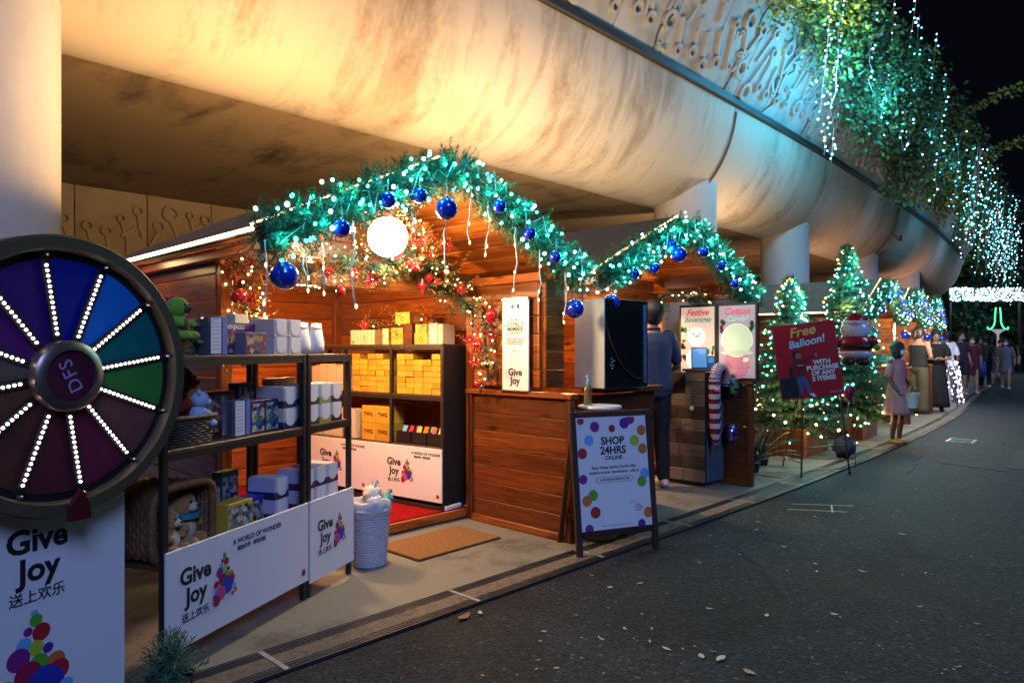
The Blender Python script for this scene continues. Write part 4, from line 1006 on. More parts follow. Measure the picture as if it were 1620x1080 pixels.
# middle level
t = thing('basket', 'dark wicker basket of soft toys on the middle shelf', 'basket', on_shelf(0.20, 0.15, 0.885), SA)
wicker(t, 0.115, 0.15, 0.17, 1.1, 0.72, m_wickerg, rows=10)
plush('pale blue soft toy in the middle shelf basket', on_shelf(0.30, 0.10, 0.95), SA - 0.8, 0.13, m_plblue, m_white)
plush('orange soft toy in the middle shelf basket', on_shelf(0.10, 0.10, 0.94), SA - 1.5, 0.11, m_plorange, m_cream)
plush('brown soft toy in the middle shelf basket', on_shelf(0.19, 0.18, 0.95), SA - 1.2, 0.16, m_plbrown, m_plgrey)
plush('tall red soft toy standing behind the middle shelf basket', on_shelf(0.36, 0.28, 0.93), SA - 1.2, 0.24, m_plred, m_plorange)
for i, (x, lab) in enumerate(((0.63, 'blue and green toy box next to the acrylic case'), (0.735, 'blue and green toy box next to the flap boxes'))):
    carton(lab, on_shelf(x, 0.09, 0.885), SA, (0.10, 0.08, 0.155), m_navy, front_mat=m_toyblue, name='toy_box', cat='toy box')
m_fb = [M('flap_box_' + k, c, rough=0.45) for k, c in (('pink', (0.60, 0.50, 0.48)), ('lilac', (0.44, 0.44, 0.62)), ('sky', (0.52, 0.60, 0.66)))]
LOW = [M('low_navy', (0.02, 0.02, 0.07), rough=.4), M('low_green', (0.03, 0.07, 0.03), rough=.4), M('low_olive', (0.35, 0.36, 0.05), rough=.4), M('low_plum', (0.07, 0.01, 0.07), rough=.4)]
for i in range(4):
    for j in range(2):
        x = (0.84, 1.04, 1.155, 1.27)[i]
        flap_box(('lower', 'upper')[j] + ' gift box with white flap and ' + ('navy', 'dark green', 'olive', 'plum')[i] + ' band, middle shelf', on_shelf(x, 0.10, 0.885 + j * 0.105), (0.108, 0.16, 0.103), m_fb[i % 3], 'banded boxes on the middle shelf', LOW[i])
for i in range(4):
    for j in range(2):
        x = (0.80, 1.03, 1.145, 1.26)[i]
        flap_box(('lower', 'upper')[j] + ' gift box with white flap and ' + ('navy band on the wide lowest shelf', 'plum band by the shelf post, lowest level', 'navy band on the narrow lowest shelf', 'plum band beside the laundry basket')[i], on_shelf(x, 0.12, 0.44 + j * 0.105), (0.108, 0.16, 0.103), m_fb[1 if i < 2 else 2], 'plum banded boxes on the lowest shelf', LOW[3 if i % 2 else 0])
# lowest level: basket on its side with bears, building toys
t = thing('basket', 'brown wicker basket lying on its side full of honey coloured bears', 'basket', on_shelf(0.15, 0.34, 0.585), SA)
wicker(t, 0.30, 0.145, 0.155, 1.05, 0.92, m_wicker, rows=15, T=Matrix.Rotation(R(90), 4, 'X') , sq=5)
for (x, y, z, s, lab) in ((0.12, 0.10, 0.455, 0.15, 'honey bear sitting at the mouth of the tipped basket'), (0.23, 0.14, 0.455, 0.20, 'larger honey bear with a green scarf in the tipped basket')):
    p = plush(lab, on_shelf(x, y, z), SA - 1.3, s, m_bear, m_cream)
    if s > 0.18: mb = MB(); mb.ring(0.15 * s, 0.34 * s, Matrix.Translation((0.02, 0, 0.60 * s)), 0.02, n=16); mb.build('scarf', PAL['teal'], p)
for i, (x, y, lab) in enumerate(((0.50, 0.09, 'yellow building toy box at the front of the lowest shelf'), (0.66, 0.15, 'yellow building toy box with blue lid end, set farther back'), (0.40, 0.2, 'plain yellow building toy box behind the bears'))):
    carton(lab, on_shelf(x, y, 0.44), SA, (0.17 if i < 2 else 0.07, 0.09, 0.15 - 0.02 * (i == 1)), M('toy_yellow', (0.55, 0.36, 0.04), rough=.4), front_mat=m_toyyel if i < 2 else None, name='toy_box', cat='toy box', lid=PAL['blue'] if i == 1 else False)
BR = [(0.50, .235, 1.255, (.13, .06, .12), m_navy, m_toyblue, 'blue toy box at the back of the top shelf behind the leaflet case'), (0.74, .26, 1.255, (.10, .06, .20), m_ivory, None, 'tall ivory box behind the blush boxes'),
      (0.56, .24, .885, (.20, .07, .20), M('toy_red', (.28, .02, .02), rough=.4), m_toypur, 'red toy box at the back of the middle shelf'), (0.76, .25, .885, (.12, .06, .23), m_navy, m_toyblue, 'tall navy toy box at the back of the middle shelf'),
      (1.10, .27, .885, (.22, .06, .24), m_ivory, m_pinkw, 'wide ivory box at the back of the narrow middle shelf'), (0.50, .25, .44, (.14, .07, .22), m_navy, m_toyblue, 'navy toy box behind the yellow building toys'),
      (0.67, .27, .44, (.12, .06, .25), M('toy_green', (.03, .16, .05), rough=.4), m_toyyel, 'green toy box behind the yellow building toys')]
for (x, y, z, d, m_, f_, lab) in BR: carton(lab, on_shelf(x, y, z), SA, d, m_, front_mat=f_, name='toy_box', cat='toy box')
# hanging warm lamp glimpsed behind the shelf
t = thing('lantern', 'small orange glowing lantern on the hut wall behind the shelf', 'lantern', (1.76, 4.25, 1.22))
mb = MB(); mb.ball((0, 0, 0), 0.045, 14, 10, sc=(1, 1, 0.7)); mb.build('shade', glow('orange_glow', (1, 0.25, 0.05), 2.0), t, smooth=True)
mb = MB(); mb.lathe([(0.05, 0.02), (0.03, 0.045), (0.006, 0.06)], n=14); mb.tube([(0, 0, .05), (0, 0, .1), (-.03, 0, .11)], .004); mb.build('hood', M('copper', (0.5, 0.2, 0.08), rough=.3, metal=1), t, smooth='auto')

# ================================================================ prize wheel
WA = R(20); WC = Vector((0.618, 2.604, 1.215))
wh = thing('prize_wheel', 'large prize wheel with coloured sectors and rows of white bulbs', 'prize wheel', (WC.x, WC.y, 0.018), WA)
zc = WC.z - 0.018; F0 = Matrix.Translation((0, 0, zc)) @ Matrix.Rotation(R(90), 4, 'X')   # local z -> -y (to the viewer)
RW = 0.438
mb = MB(); prof_ = [(RW - .04, -0.05), (RW + .004, -0.05), (RW + .008, -0.03), (RW + .008, .035), (RW, .045), (RW - .035, .045), (RW - .042, .03), (RW - .042, -.0)]
mb.lathe(prof_ + [prof_[0]], n=72, mtx=F0); mb.build('rim', M('brushed_brass_rim', (0.115, 0.088, 0.05), rough=0.45, metal=0.3, var=0.1, vscale=4), wh, smooth='auto')
mb = MB(); mb.prism(disc_poly(RW - .03, 64), F0 @ Matrix.Translation((0, 0, -.045)), 0.05); mb.build('back_disc', m_black, wh)
SEG = [(0.0, 0.004, 0.13), (0.003, 0.09, 0.33), (0.0, 0.075, 0.075), (0.02, 0.12, 0.02), (0.085, 0.03, 0.028), (0.07, 0.006, 0.02), (0.045, 0.006, 0.012), (0.05, 0.014, 0.012), (0.07, 0.03, 0.018), (0.075, 0.06, 0.045), (0.05, 0.005, 0.075), (0.02, 0.002, 0.075)]
m_bulb = glow('wheel_bulb', (1.0, 0.80, 0.78), 9)
for k in range(12):
    a0 = R(90 - (-9 + 30 * k)); a1 = a0 - R(30); poly = [(0.09 * math.cos((a0 + a1) / 2), 0.09 * math.sin((a0 + a1) / 2))]
    g = 0.035
    poly = [(0.1 * math.cos(a0 - .16), 0.1 * math.sin(a0 - .16))] + [((RW - .066) * math.cos(a0 - g + (a1 - a0 + 2 * g) * i / 10), (RW - .066) * math.sin(a0 - g + (a1 - a0 + 2 * g) * i / 10)) for i in range(11)] + [(0.1 * math.cos(a1 + .16), 0.1 * math.sin(a1 + .16))]
    mb = MB(); mb.prism(poly, F0 @ Matrix.Translation((0, 0, .006)), 0.004); mb.build('sector', M('sector_%02d' % k, tuple(2.0 * q for q in SEG[k]), rough=0.45, var=0.06, vscale=6), wh)
    mb = MB(); mb.box((0, 0, 0), (RW - .15, 0.028, 0.012), mtx=F0 @ Matrix.Rotation(a0, 4, 'Z') @ Matrix.Translation((0.24, 0, 0.010))); sp = mb.build('bulb_bar', m_black, wh)
    mb = MB()
    for i in range(14): mb.ball((0, 0, 0), 0.0048, 8, 6, mtx=F0 @ Matrix.Rotation(a0, 4, 'Z') @ Matrix.Translation((0.135 + i * 0.0166, 0, 0.017)))
    o = mb.build('bulb', m_bulb, sp, smooth=True, fix=False); o['kind'] = 'stuff'
    mb = MB(); mb.lathe([(0.006, 0), (0.006, 0.03), (0.003, 0.034)], n=8, mtx=F0 @ Matrix.Rotation(a0, 4, 'Z') @ Matrix.Translation((RW - .052, 0, 0.004))); mb.build('peg', m_cap, wh, smooth='auto')
mb = MB(); mb.lathe([(.112, .0), (.112, .05), (.104, .058), (.082, .062), (.078, .05), (.0, .05)], n=48, mtx=F0); hub = mb.build('hub', M('brushed_steel_hub', (0.30, 0.24, 0.20), rough=0.35, metal=0.85), wh, smooth='auto')
mb = MB(); mb.prism(disc_poly(.0775, 40), F0 @ Matrix.Translation((0, 0, .0505)), 0.003); mb.build('hub_face', M('hub_maroon', (0.10, 0.012, 0.035), rough=.4), wh)
text('DFS', 0.062, M('hub_letter', (0.42, 0.32, 0.62), rough=.4), hub, (0, -0.0545, zc), xdir=(math.cos(R(114)), 0, math.sin(R(114))), up=(-math.sin(R(114)), 0, math.cos(R(114))), bold=0.0, spacing=1.1)
mb = MB(); mb.prism([(-.035, -.05), (.035, -.05), (.03, .0), (0.004, .045), (-.03, .0)], F0 @ Matrix.Translation((0.02, -RW + .03, .05)), 0.02); mb.build('pointer', M('pointer_red', (0.09, 0.006, 0.012), rough=.35), wh)
pl = thing('wheel_stand', 'white stand printed Give Joy below the prize wheel', 'stand', WC - Vector((0, 0, WC.z - 0.018)) + Vector((-math.sin(WA), math.cos(WA), 0)) * 0.10, WA)
mb = MB(); mb.box((0, 0.035, 0.55), (0.60, 0.06, 1.10), b=0.004); mb.build('core', m_white, pl)
mb = MB(); mb.box((0, 0, 0.48), (0.60, 0.006, 0.94), b=0.001); pan = mb.build('front_board', m_white, pl)
text('Give', 0.105, m_ink, pan, (-0.01, -0.0035, 0.665), bold=0.03); text('Joy', 0.105, m_ink, pan, (-0.005, -0.0035, 0.57), bold=0.03); text('送上欢乐', 0.045, m_ink, pan, (-0.01, -0.0035, 0.485), bold=0.012)
print_tree(pan, frame((1, 0, 0), (0, 0, 1), (-0.02, -0.0034, 0.10)), 0.33)
mb = MB(); mb.box((0, 0.06, 0.012), (0.54, 0.30, 0.024), b=0.004); mb.build('foot_plate', m_black, pl)
mb = MB(); mb.box((0, -.02, 1.19), (0.07, 0.05, 0.07)); mb.build('axle_block', m_black, pl)

# little fir bush in front of the stand
t = thing('potted_fir', 'small dark fir bush in a black pot between wheel stand and shelf', 'plant', (0.96, 2.62, 0.018)); rng = random.Random(31); mb = MB()
for i in range(46):
    a = i * 2.4; f = i / 46; d = Vector((math.cos(a) * (1 - f * .6), math.sin(a) * (1 - f * .6), 0.3 + f)); twig(mb, (0, 0, 0.09 + 0.10 * f), d, 0.15 - 0.05 * f, 26, rng, w=.003, nl=.045)
mb.build('foliage', [m_pine, m_pine2, m_twig], t, fix=False)
mb = MB(); mb.lathe([(.06, 0), (.08, .11), (.085, .12), (.075, .12), (.07, .09), (0, .09)], n=16); mb.build('pot', m_black, t, smooth='auto')

# ================================================================ things in front of the first hut
t = thing('doormat', 'brown coir doormat on the pavement before the red carpeted hut', 'doormat', (3.02, 3.58, 0.018), 0.02)
mb = MB(); mb.box((0, 0, 0.009), (0.71, 0.43, 0.014), b=0.003); mb.build('coir_pile', m_coir, t)
mb = MB(); mb.box((0, 0, 0.002), (0.72, 0.44, 0.004)); mb.build('rubber_backing', m_black, t)
t = thing('laundry_basket', 'white wicker laundry basket beside the narrow shelf', 'basket', (2.44, 3.54, 0.018))
wicker(t, 0.33, 0.092, 0.115, 1, 1, m_wickerw, rows=22, n=36, sq=2)
mb = MB(); pts = []
secs = []
for (r, z) in ((.120, .30), (.127, .335), (.124, .385), (.108, .395), (.095, .34)):
    secs.append([((r + .006 * math.sin(5 * a + z * 30)) * math.cos(a), (r + .006 * math.sin(5 * a)) * math.sin(a), z + .012 * math.sin(3 * a)) for a in [2 * PI * k / 28 for k in range(28)]])
for q in secs: q.append(q[0])
mb.sweep(secs); mb.build('cloth_liner', M('liner_cloth', (0.46, 0.46, 0.50), rough=.9, bump=.4, bscale=18), t, smooth=True)
def crumple(name, label, loc, r, mat, seed, sc=(1, 1, 1), cat='bag'):
    rng = random.Random(seed); t = thing(name, label, cat, loc); mb = MB(); mb.ball((0, 0, r * sc[2]), r, 14, 10, sc=sc)
    mb.v = [tuple(Vector(p) * 1.0 + Vector((rng.uniform(-1, 1), rng.uniform(-1, 1), rng.uniform(-1, 1))) * r * .16) for p in mb.v]; mb.build('wrapping', mat, t, smooth=True, fix=False)
    mb = MB(); mb.tube([(0, 0, r * sc[2] * 1.8), (0.01, -.005, r * sc[2] * 2.05), (0.03, .01, r * sc[2] * 2.3)], [r * .22, r * .12, r * .4], n=8); mb.build('gathered_top', mat, t)
m_cello = M('cellophane', (0.60, 0.60, 0.62), rough=.15, coat=.5)
crumple('wrapped_gift', 'white paper wrapped gift on top of the laundry basket', (2.43, 3.50, 0.37), .055, M('paper_white', (.70, .62, .52), rough=.6), 1, (1, 1, 1.1))
crumple('wrapped_gift', 'clear wrapped gift leaning in the laundry basket', (2.42, 3.46, 0.32), .06, m_cello, 2)
crumple('wrapped_gift', 'green and coral wrapped gift at the laundry basket rim', (2.53, 3.49, 0.35), .04, PAL['teal'], 3)
crumple('wrapped_gift', 'silver wrapped gift at the back of the laundry basket', (2.49, 3.57, 0.33), .055, M('silver_foil', (.5, .5, .52), rough=.25, metal=.8), 4)
# A-board
t = thing('a_board', 'wooden A-frame sign board reading SHOP 24HRS ONLINE on the drain edge', 'sign', (3.69, 2.62, 0.008), math.atan2(2.50 - 2.74, 3.97 - 3.41))
m_fr = wood('board_frame_wood', (0.03, 0.014, 0.008), (0.085, 0.036, 0.02), rough=.5, knots=False, coat=0)
lean = R(7); W2, HB = 0.60, 0.90
TB = Matrix.Translation((0, 0.0, 0)) @ Matrix.Rotation(-lean, 4, 'X')
def tb(p): return TB @ Vector(p)
for x in (-W2 / 2 + .02, W2 / 2 - .02): board(t, tb((x, 0, 0)), tb((x, 0, HB)), .042, .026, m_fr, up=(1, 0, 0), name='frame_stile')
for z in (HB - .02, 0.135): board(t, tb((-W2 / 2 + .042, 0, z)), tb((W2 / 2 - .042, 0, z)), .04, .024, m_fr, up=(0, -math.sin(lean) * 0, 1), name='frame_rail')
for x in (-W2 / 2 + .05, W2 / 2 - .05): board(t, (x, 0.34, 0.0), (x, tb((0, 0.03, HB)).y, HB - .06), .035, .022, m_fr, up=(1, 0, 0), name='rear_leg')
board(t, (-W2 / 2 + .07, 0.27, 0.2), (W2 / 2 - .07, 0.27, 0.2), .035, .02, m_fr, name='rear_rail')
mb = MB(); mb.box((0, 0, 0), (W2 - .078, .012, HB - .185), b=.001, mtx=TB @ Matrix.Translation((0, -.001, (HB - .04 + .155) / 2))); pos_ = mb.build('poster', m_white, t)
upb = (TB.to_3x3() @ Vector((0, 0, 1)))
def pb(x, z): return TB @ Vector((x, -.0078, z))
for (s_, sz, z, bo) in (('SHOP', .068, .705, .03), ('24HRS', .068, .645, .03), ('ONLINE', .036, .598, .02), ('Shop Wines, Spirits, Food & Gifts', .024, .540, .02), ('anytime at your convenience - only at', .024, .510, .02), ('SHOP.SINGAPORE.DFS.COM', .017, .462, .02), ('SCAN\nTO SHOP\nNOW', .016, .272, .01)):
    text(s_, sz, m_ink if 'SCAN' not in s_ else PAL['crimson'], pos_, pb(0 if 'SCAN' not in s_ else .165, z), up=upb, bold=bo)
DT = [(-.125, .80, .034, 'purple'), (.095, .815, .036, 'violet'), (.14, .84, .034, 'purple'), (-.172, .715, .034, 'sky'), (.165, .70, .035, 'lime'), (.222, .645, .034, 'orange'), (-.225, .635, .034, 'red'), (.222, .765, .034, 'orange'), (-.23, .475, .03, 'purple'), (.226, .485, .034, 'sky'), (.20, .435, .034, 'green'), (-.165, .372, .034, 'green'), (-.21, .34, .034, 'orange'), (-.155, .265, .036, 'red'), (.235, .235, .034, 'orange'), (-.205, .165, .03, 'purple'), (.18, .168, .028, 'violet'), (-.226, .84, .024, 'red'), (0, .785, .024, 'crimson')]
mb = MB()
for i, (x, z, r, c) in enumerate(DT): mb.prism([(max(-.258, min(.258, a)), max(.15, min(HB - .045, b2))) for a, b2 in disc_poly(r, 20, x, z)], TB @ Matrix.Translation((0, -.0073 - .0001 * i, 0)) @ Matrix.Rotation(R(90), 4, 'X'), .0001, mat=_keys.index(c))
mb.build('coloured_dots', [PAL[k] for k in _keys], pos_, fix=False)['kind'] = 'stuff'
mb = MB()
for a, b2 in (((-.125, .478), (.125, .478)), ((-.125, .446), (.125, .446)), ((-.14, .462), (-.125, .478)), ((-.14, .462), (-.125, .446)), ((.14, .462), (.125, .478)), ((.14, .462), (.125, .446)), ((-.11, .175), (.10, .178)), ((.11, .30), (.14, .315)), ((.11, .30), (.115, .315))): mb.tube([pb(*a), pb(*b2)], .0012, n=4)
mb.build('outline_print', m_ink, pos_)['kind'] = 'stuff'
# round table and sanitiser bottle
t = thing('round_table', 'small round white table behind the A-frame sign', 'table', (3.86, 2.90, 0.018))
mb = MB(); mb.lathe([(.0, .88), (.145, .88), (.15, .89), (.145, .90), (.0, .90)], n=32); mb.build('table_top', m_plasticwhite, t, smooth='auto')
mb = MB(); mb.lathe([(.11, 0), (.11, .012), (.018, .03), (.018, .88)], n=20); mb.build('pedestal', m_black, t, smooth='auto')
t = thing('pump_bottle', 'hand sanitiser bottle with a blue collar and white pump on the round table', 'bottle', (3.82, 2.97, 0.918))
mb = MB(); mb.lathe([(.0, 0), (.026, .002), (.028, .02), (.028, .10), (.024, .125), (.012, .138), (.012, .145), (0, .145)], n=18); mb.build('bottle_body', M('amber_gel', (.30, .22, .09), rough=.15, trans=.5), t, smooth='auto')
mb = MB(); mb.lathe([(.014, .14), (.014, .162), (.005, .165)], n=12); mb.build('collar', M('collar_blue', (.10, .42, .75), rough=.3), t, smooth='auto')
mb = MB(); mb.tube([(0, 0, .16), (0, 0, .205)], .004); mb.tube([(0, 0, .20), (-.03, -.01, .195)], .006); mb.build('pump_head', m_plasticwhite, t)
# loyalty sign on the half wall
t = thing('loyalty_sign', 'tall narrow white LOYALTY MEMBER sign standing on the half wall', 'sign', (3.60, 3.44, 1.0))
mb = MB(); mb.box((0, 0, .325), (.012, .255, .65), b=.002); pnl = mb.build('panel', m_white, t)
mb = MB(); mb.box((0, 0, .655), (.03, .262, .02), b=.003); mb.build('top_bar', m_cap, t)
mb = MB(); mb.box((0, 0, .006), (.06, .262, .012), b=.003); mb.build('base_bar', m_cap, t)
SX = (0, -1, 0)
for (s_, sz, z, bo) in (('BECOME A', .018, .505, .02), ('LOYAL T', .042, .475, .03), ('MEMBER', .042, .440, .03), ('THIS HOLIDAY', .015, .41, .02), ('Sign up as a member in-store or\nonline to receive your free gift\nand complimentary delivery\ngift wrap at every counter', .0125, .355, .02), ('FIND OUT', .010, .285, .01), ('Give', .072, .135, .03), ('Joy', .072, .075, .03)):
    text(s_, sz, m_ink, pnl, (-.0068, 0, z), xdir=SX, bold=bo)
mb = MB(); mb.prism(disc_poly(.014, 18), frame(SX, (0, 0, 1), (-.0063, .025, .60)), .0008); mb.build('logo_disc', m_logo, pnl, fix=False)
mb = MB(); mb.box((-.0066, -.03, .60), (.0012, .022, .03)); mb.box((-.0066, 0, .20), (.001, .15, .001)); mb.build('logo_mark', m_ink, pnl)

# ================================================================ inner shelf of the first hut with boxed goods
IA = math.atan2(5.6 - 4.02, 3.2 - 3.42); IO = Vector((3.42, 4.02, 0.092)); ID = Vector((math.cos(IA), math.sin(IA), 0)); IN = Vector((-math.sin(IA), math.cos(IA), 0))
IL_ = [0.03, 0.47, 0.86, 1.245]
ish = shelf_unit('long black shelf with two Give Joy boards inside the red carpeted hut', IO, IA, 1.62, 0.28, IL_, 1.245, (0.0, 1.62, 0.06, 0.46), front=1, gx=(0.50, 1.32), s=0.064, two=True)
mb = MB(); mb.box((-.004, -.14, .62), (.006, .28, 1.22)); mb.build('end_panel', m_black, ish)
for x in (0.55, 1.10):
    mb = MB(); mb.box((x, -.013, .62), (.026, .026, 1.24)); mb.build('post', m_frame, ish)
def on_inner(x, y, z): return IO + ID * x - IN * y + Vector((0, 0, z))
for i in range(7):           # flat gold boxes
    for k in range(10):
        x = 0.085 + 0.094 * k + (0.05 if k > 4 else 0)
        if i == 6 and k in (1, 2, 5, 8): continue
        carton('flat gold gift box in the stacks on the middle shelf inside the hut', on_inner(x, 0.11 + random.uniform(-.006, .006), 0.86 + i * 0.0445), IA + random.uniform(-.035, .035), (0.088, 0.17, 0.043), m_gold, group='flat gold boxes', face=1)
for i in range(2):
    for k in range(2):
        carton(('lower', 'upper')[i] + ' square gold box marked TWG ' + ('next to the card tray', 'next to the slim ivory boxes')[k], on_inner(0.66 + 0.165 * k, 0.10, 0.47 + i * 0.14), IA, (0.158, 0.16, 0.137), m_gold, group='square gold boxes', face=1, txt='TWG', tsize=.045, tmat=m_wood_dark)
for i in range(9):
    x = 1.09 + 0.055 * i
    if x > 1.6: break
    carton('slim ivory box standing on the middle shelf inside the hut', on_inner(x, 0.10, 0.86), IA, (0.048, 0.15, 0.22 - 0.01 * (i % 3)), m_ivory, group='slim ivory boxes', face=1)
for i in range(9):
    x = 1.02 + 0.06 * i
    if x > 1.6: break
    carton('slim ivory box standing on the lower shelf inside the hut', on_inner(x, 0.10, 0.47), IA, (0.05, 0.15, 0.24 - 0.015 * (i % 2)), m_ivory, group='slim ivory boxes on the lower shelf', face=1)
TOPS = [(0.07, .05, .15, m_ivory, 'ivory box at the near end of the inner top shelf'), (0.145, .09, .16, m_pinkw, 'striped blush box on the inner top shelf'), (0.27, .14, .085, m_kraft, 'low kraft box on the inner top shelf'), (0.27, .12, .07, m_kraft, 'kraft box stacked on a low kraft box'), (0.41, .09, .16, m_wood_dark, 'brown box between kraft boxes on the inner top shelf'), (0.53, .13, .13, m_kraft, 'broad kraft box on the inner top shelf'), (0.47, .16, .09, m_kraft, 'tall topmost kraft box on the inner top shelf'), (0.66, .07, .13, m_ivory, 'ivory box beside the broad kraft box')]
for i, (x, w, h, m_, lab) in enumerate(TOPS):
    z = 1.245 + (.085 if i == 3 else .162 if i == 6 else 0)
    tt = carton(lab, on_inner(x, 0.12, z), IA, (w, .14, h), m_, face=1, lid=(i in (2, 5, 6)))
    if m_ is m_kraft: mb = MB(); mb.ring(.016, .020, frame((-1, 0, 0), (0, 0, 1), (0, .0706, h * .45)), .0008, n=18); mb.build('crest_print', m_wood_dark, tt)
for k in range(7): carton('narrow ivory box in a row on the inner top shelf', on_inner(0.80 + .042 * k, 0.11, 1.245), IA, (.038, .13, .12), m_ivory, group='narrow ivory row', face=1)
t = thing('card_tray', 'black tray of colourful gift cards on the lower shelf inside the hut', 'tray', on_inner(0.27, 0.10, 0.47), IA)
for k in range(3):
    mb = MB()
    for (c, d) in (((0, 0, .006), (.15, .15, .008)), ((-.072, 0, .05), (.006, .15, .09)), ((.072, 0, .05), (.006, .15, .09)), ((0, .072, .05), (.14, .006, .09)), ((0, -.072, .055), (.14, .006, .1))): mb.box((c[0] - .165 + .165 * k, c[1], c[2]), d)
    mb.build('tray_cell', m_black, t)
for k, c in enumerate(('blue', 'lime', 'pink', 'green', 'orange', 'yellow', 'purple', 'red', 'sky')):
    mb = MB(); mb.box((-.215 + .052 * k, .0, .085), (.045, .004, .07), mtx=Matrix.Translation((-.215 + .052 * k, .02 * (k % 3) - .02, .10)) @ Matrix.Rotation(R(25), 4, 'X')); mb.build('gift_card', PAL[c], t)
# power strip on the carpet
t = thing('power_strip', 'white power strip with cable on the red carpet by the doorway', 'power strip', (3.46, 3.99, 0.094), R(12))
t.location = (3.52, 4.06, 0.092)
mb = MB(); mb.box((0, -.02, .018), (.19, .05, .035), b=.006); mb.build('strip_body', m_plasticwhite, t)
mb = MB(); mb.box((-.05, -.02, .05), (.04, .035, .035), b=.004); mb.build('plug', m_black, t)
mb = MB(); mb.tube(catmull([(.09, -.02, .02), (.15, -.03, .07), (.19, -.03, .05), (.18, -.05, .008), (.12, -.055, .006)]), .005, n=6); mb.tube(catmull([(-.05, -.02, .06), (-.05, 0, .16), (.03, .05, .18), (.14, .05, .25)]), .005, n=6); mb.build('cable', m_plasticwhite, t, smooth=True)

for i, (x, lab) in enumerate(((0.30, 'gold and red flower spray behind the near kraft boxes'), (0.62, 'gold and red flower spray behind the broad kraft box'), (0.95, 'gold and red flower spray behind the narrow ivory row'))):
    p = on_inner(x, 0.22, 1.25); deco_garland('flower_spray', lab, [tuple(p), tuple(p + Vector((0, 0, .2)))], .09, 60, 70 + i, 2, 1, 6, gold=22, front=(-1, -.3, 0), cat='flower spray')
# ================================================================ drinks hut: cabinet, menus, cart, balloons, easel
t = thing('display_cabinet', 'black cabinet with a beige side standing on the drinks hut counter', 'cabinet', (4.13, 3.05, 1.005))
mb = MB(); mb.box((0.275, 0.14, 0.335), (0.55, 0.28, 0.66), b=0.004); mb.build('case', M('cabinet_black', (0.012, 0.010, 0.010), rough=0.28, coat=.3, var=.3, vscale=9), t)
mb = MB(); mb.box((-0.006, 0.14, 0.335), (0.010, 0.274, 0.65), b=0.002); mb.build('beige_side', M('beige_panel', (0.72, 0.67, 0.58), rough=.7, var=.12, vscale=6), t)
mb = MB(); mb.box((0.50, -0.0065, 0.335), (0.03, 0.010, 0.60), b=0.002); mb.build('lit_edge', M('lit_edge_blue', (0.14, 0.20, 0.36), rough=.3), t)  # bluish light on the cabinet edge, put into the strip's colour
mb = MB(); mb.tube(catmull([(-.02, -.012, .50), (.06, -.014, .33), (.20, -.016, .16), (.40, -.016, .07), (.55, -.014, .09)]), .006, n=6); mb.build('draped_cable', M('cable_red', (0.10, 0.025, 0.02), rough=.5), t, smooth=True)
mb = MB()
for i, (x, z) in enumerate(((.06, .18), (.075, .2), (.09, .175), (.07, .225), (.10, .21), (.08, .155))): mb.ball((x, -.002, z), .006, 6, 4)
o = mb.build('paint_fleck', m_plasticwhite, t); o['kind'] = 'stuff'
# lit sign in the gable
t = thing('lit_sign', 'glowing white panel fixed in the gable of the drinks hut', 'sign', (4.98, 3.93, 1.90))
mb = MB(); mb.box((0, 0, .10), (.42, .04, .19), b=.004); mb.build('light_panel', glow('panel_white', (1, .93, .82), 5), t)
mb = MB(); mb.box((0, .01, .10), (.45, .035, .22), b=.004); mb.build('surround', m_frame, t)
lamp('sign_glow', 'POINT', (4.98, 3.70, 2.0), 5, (1, .9, .75), .1)
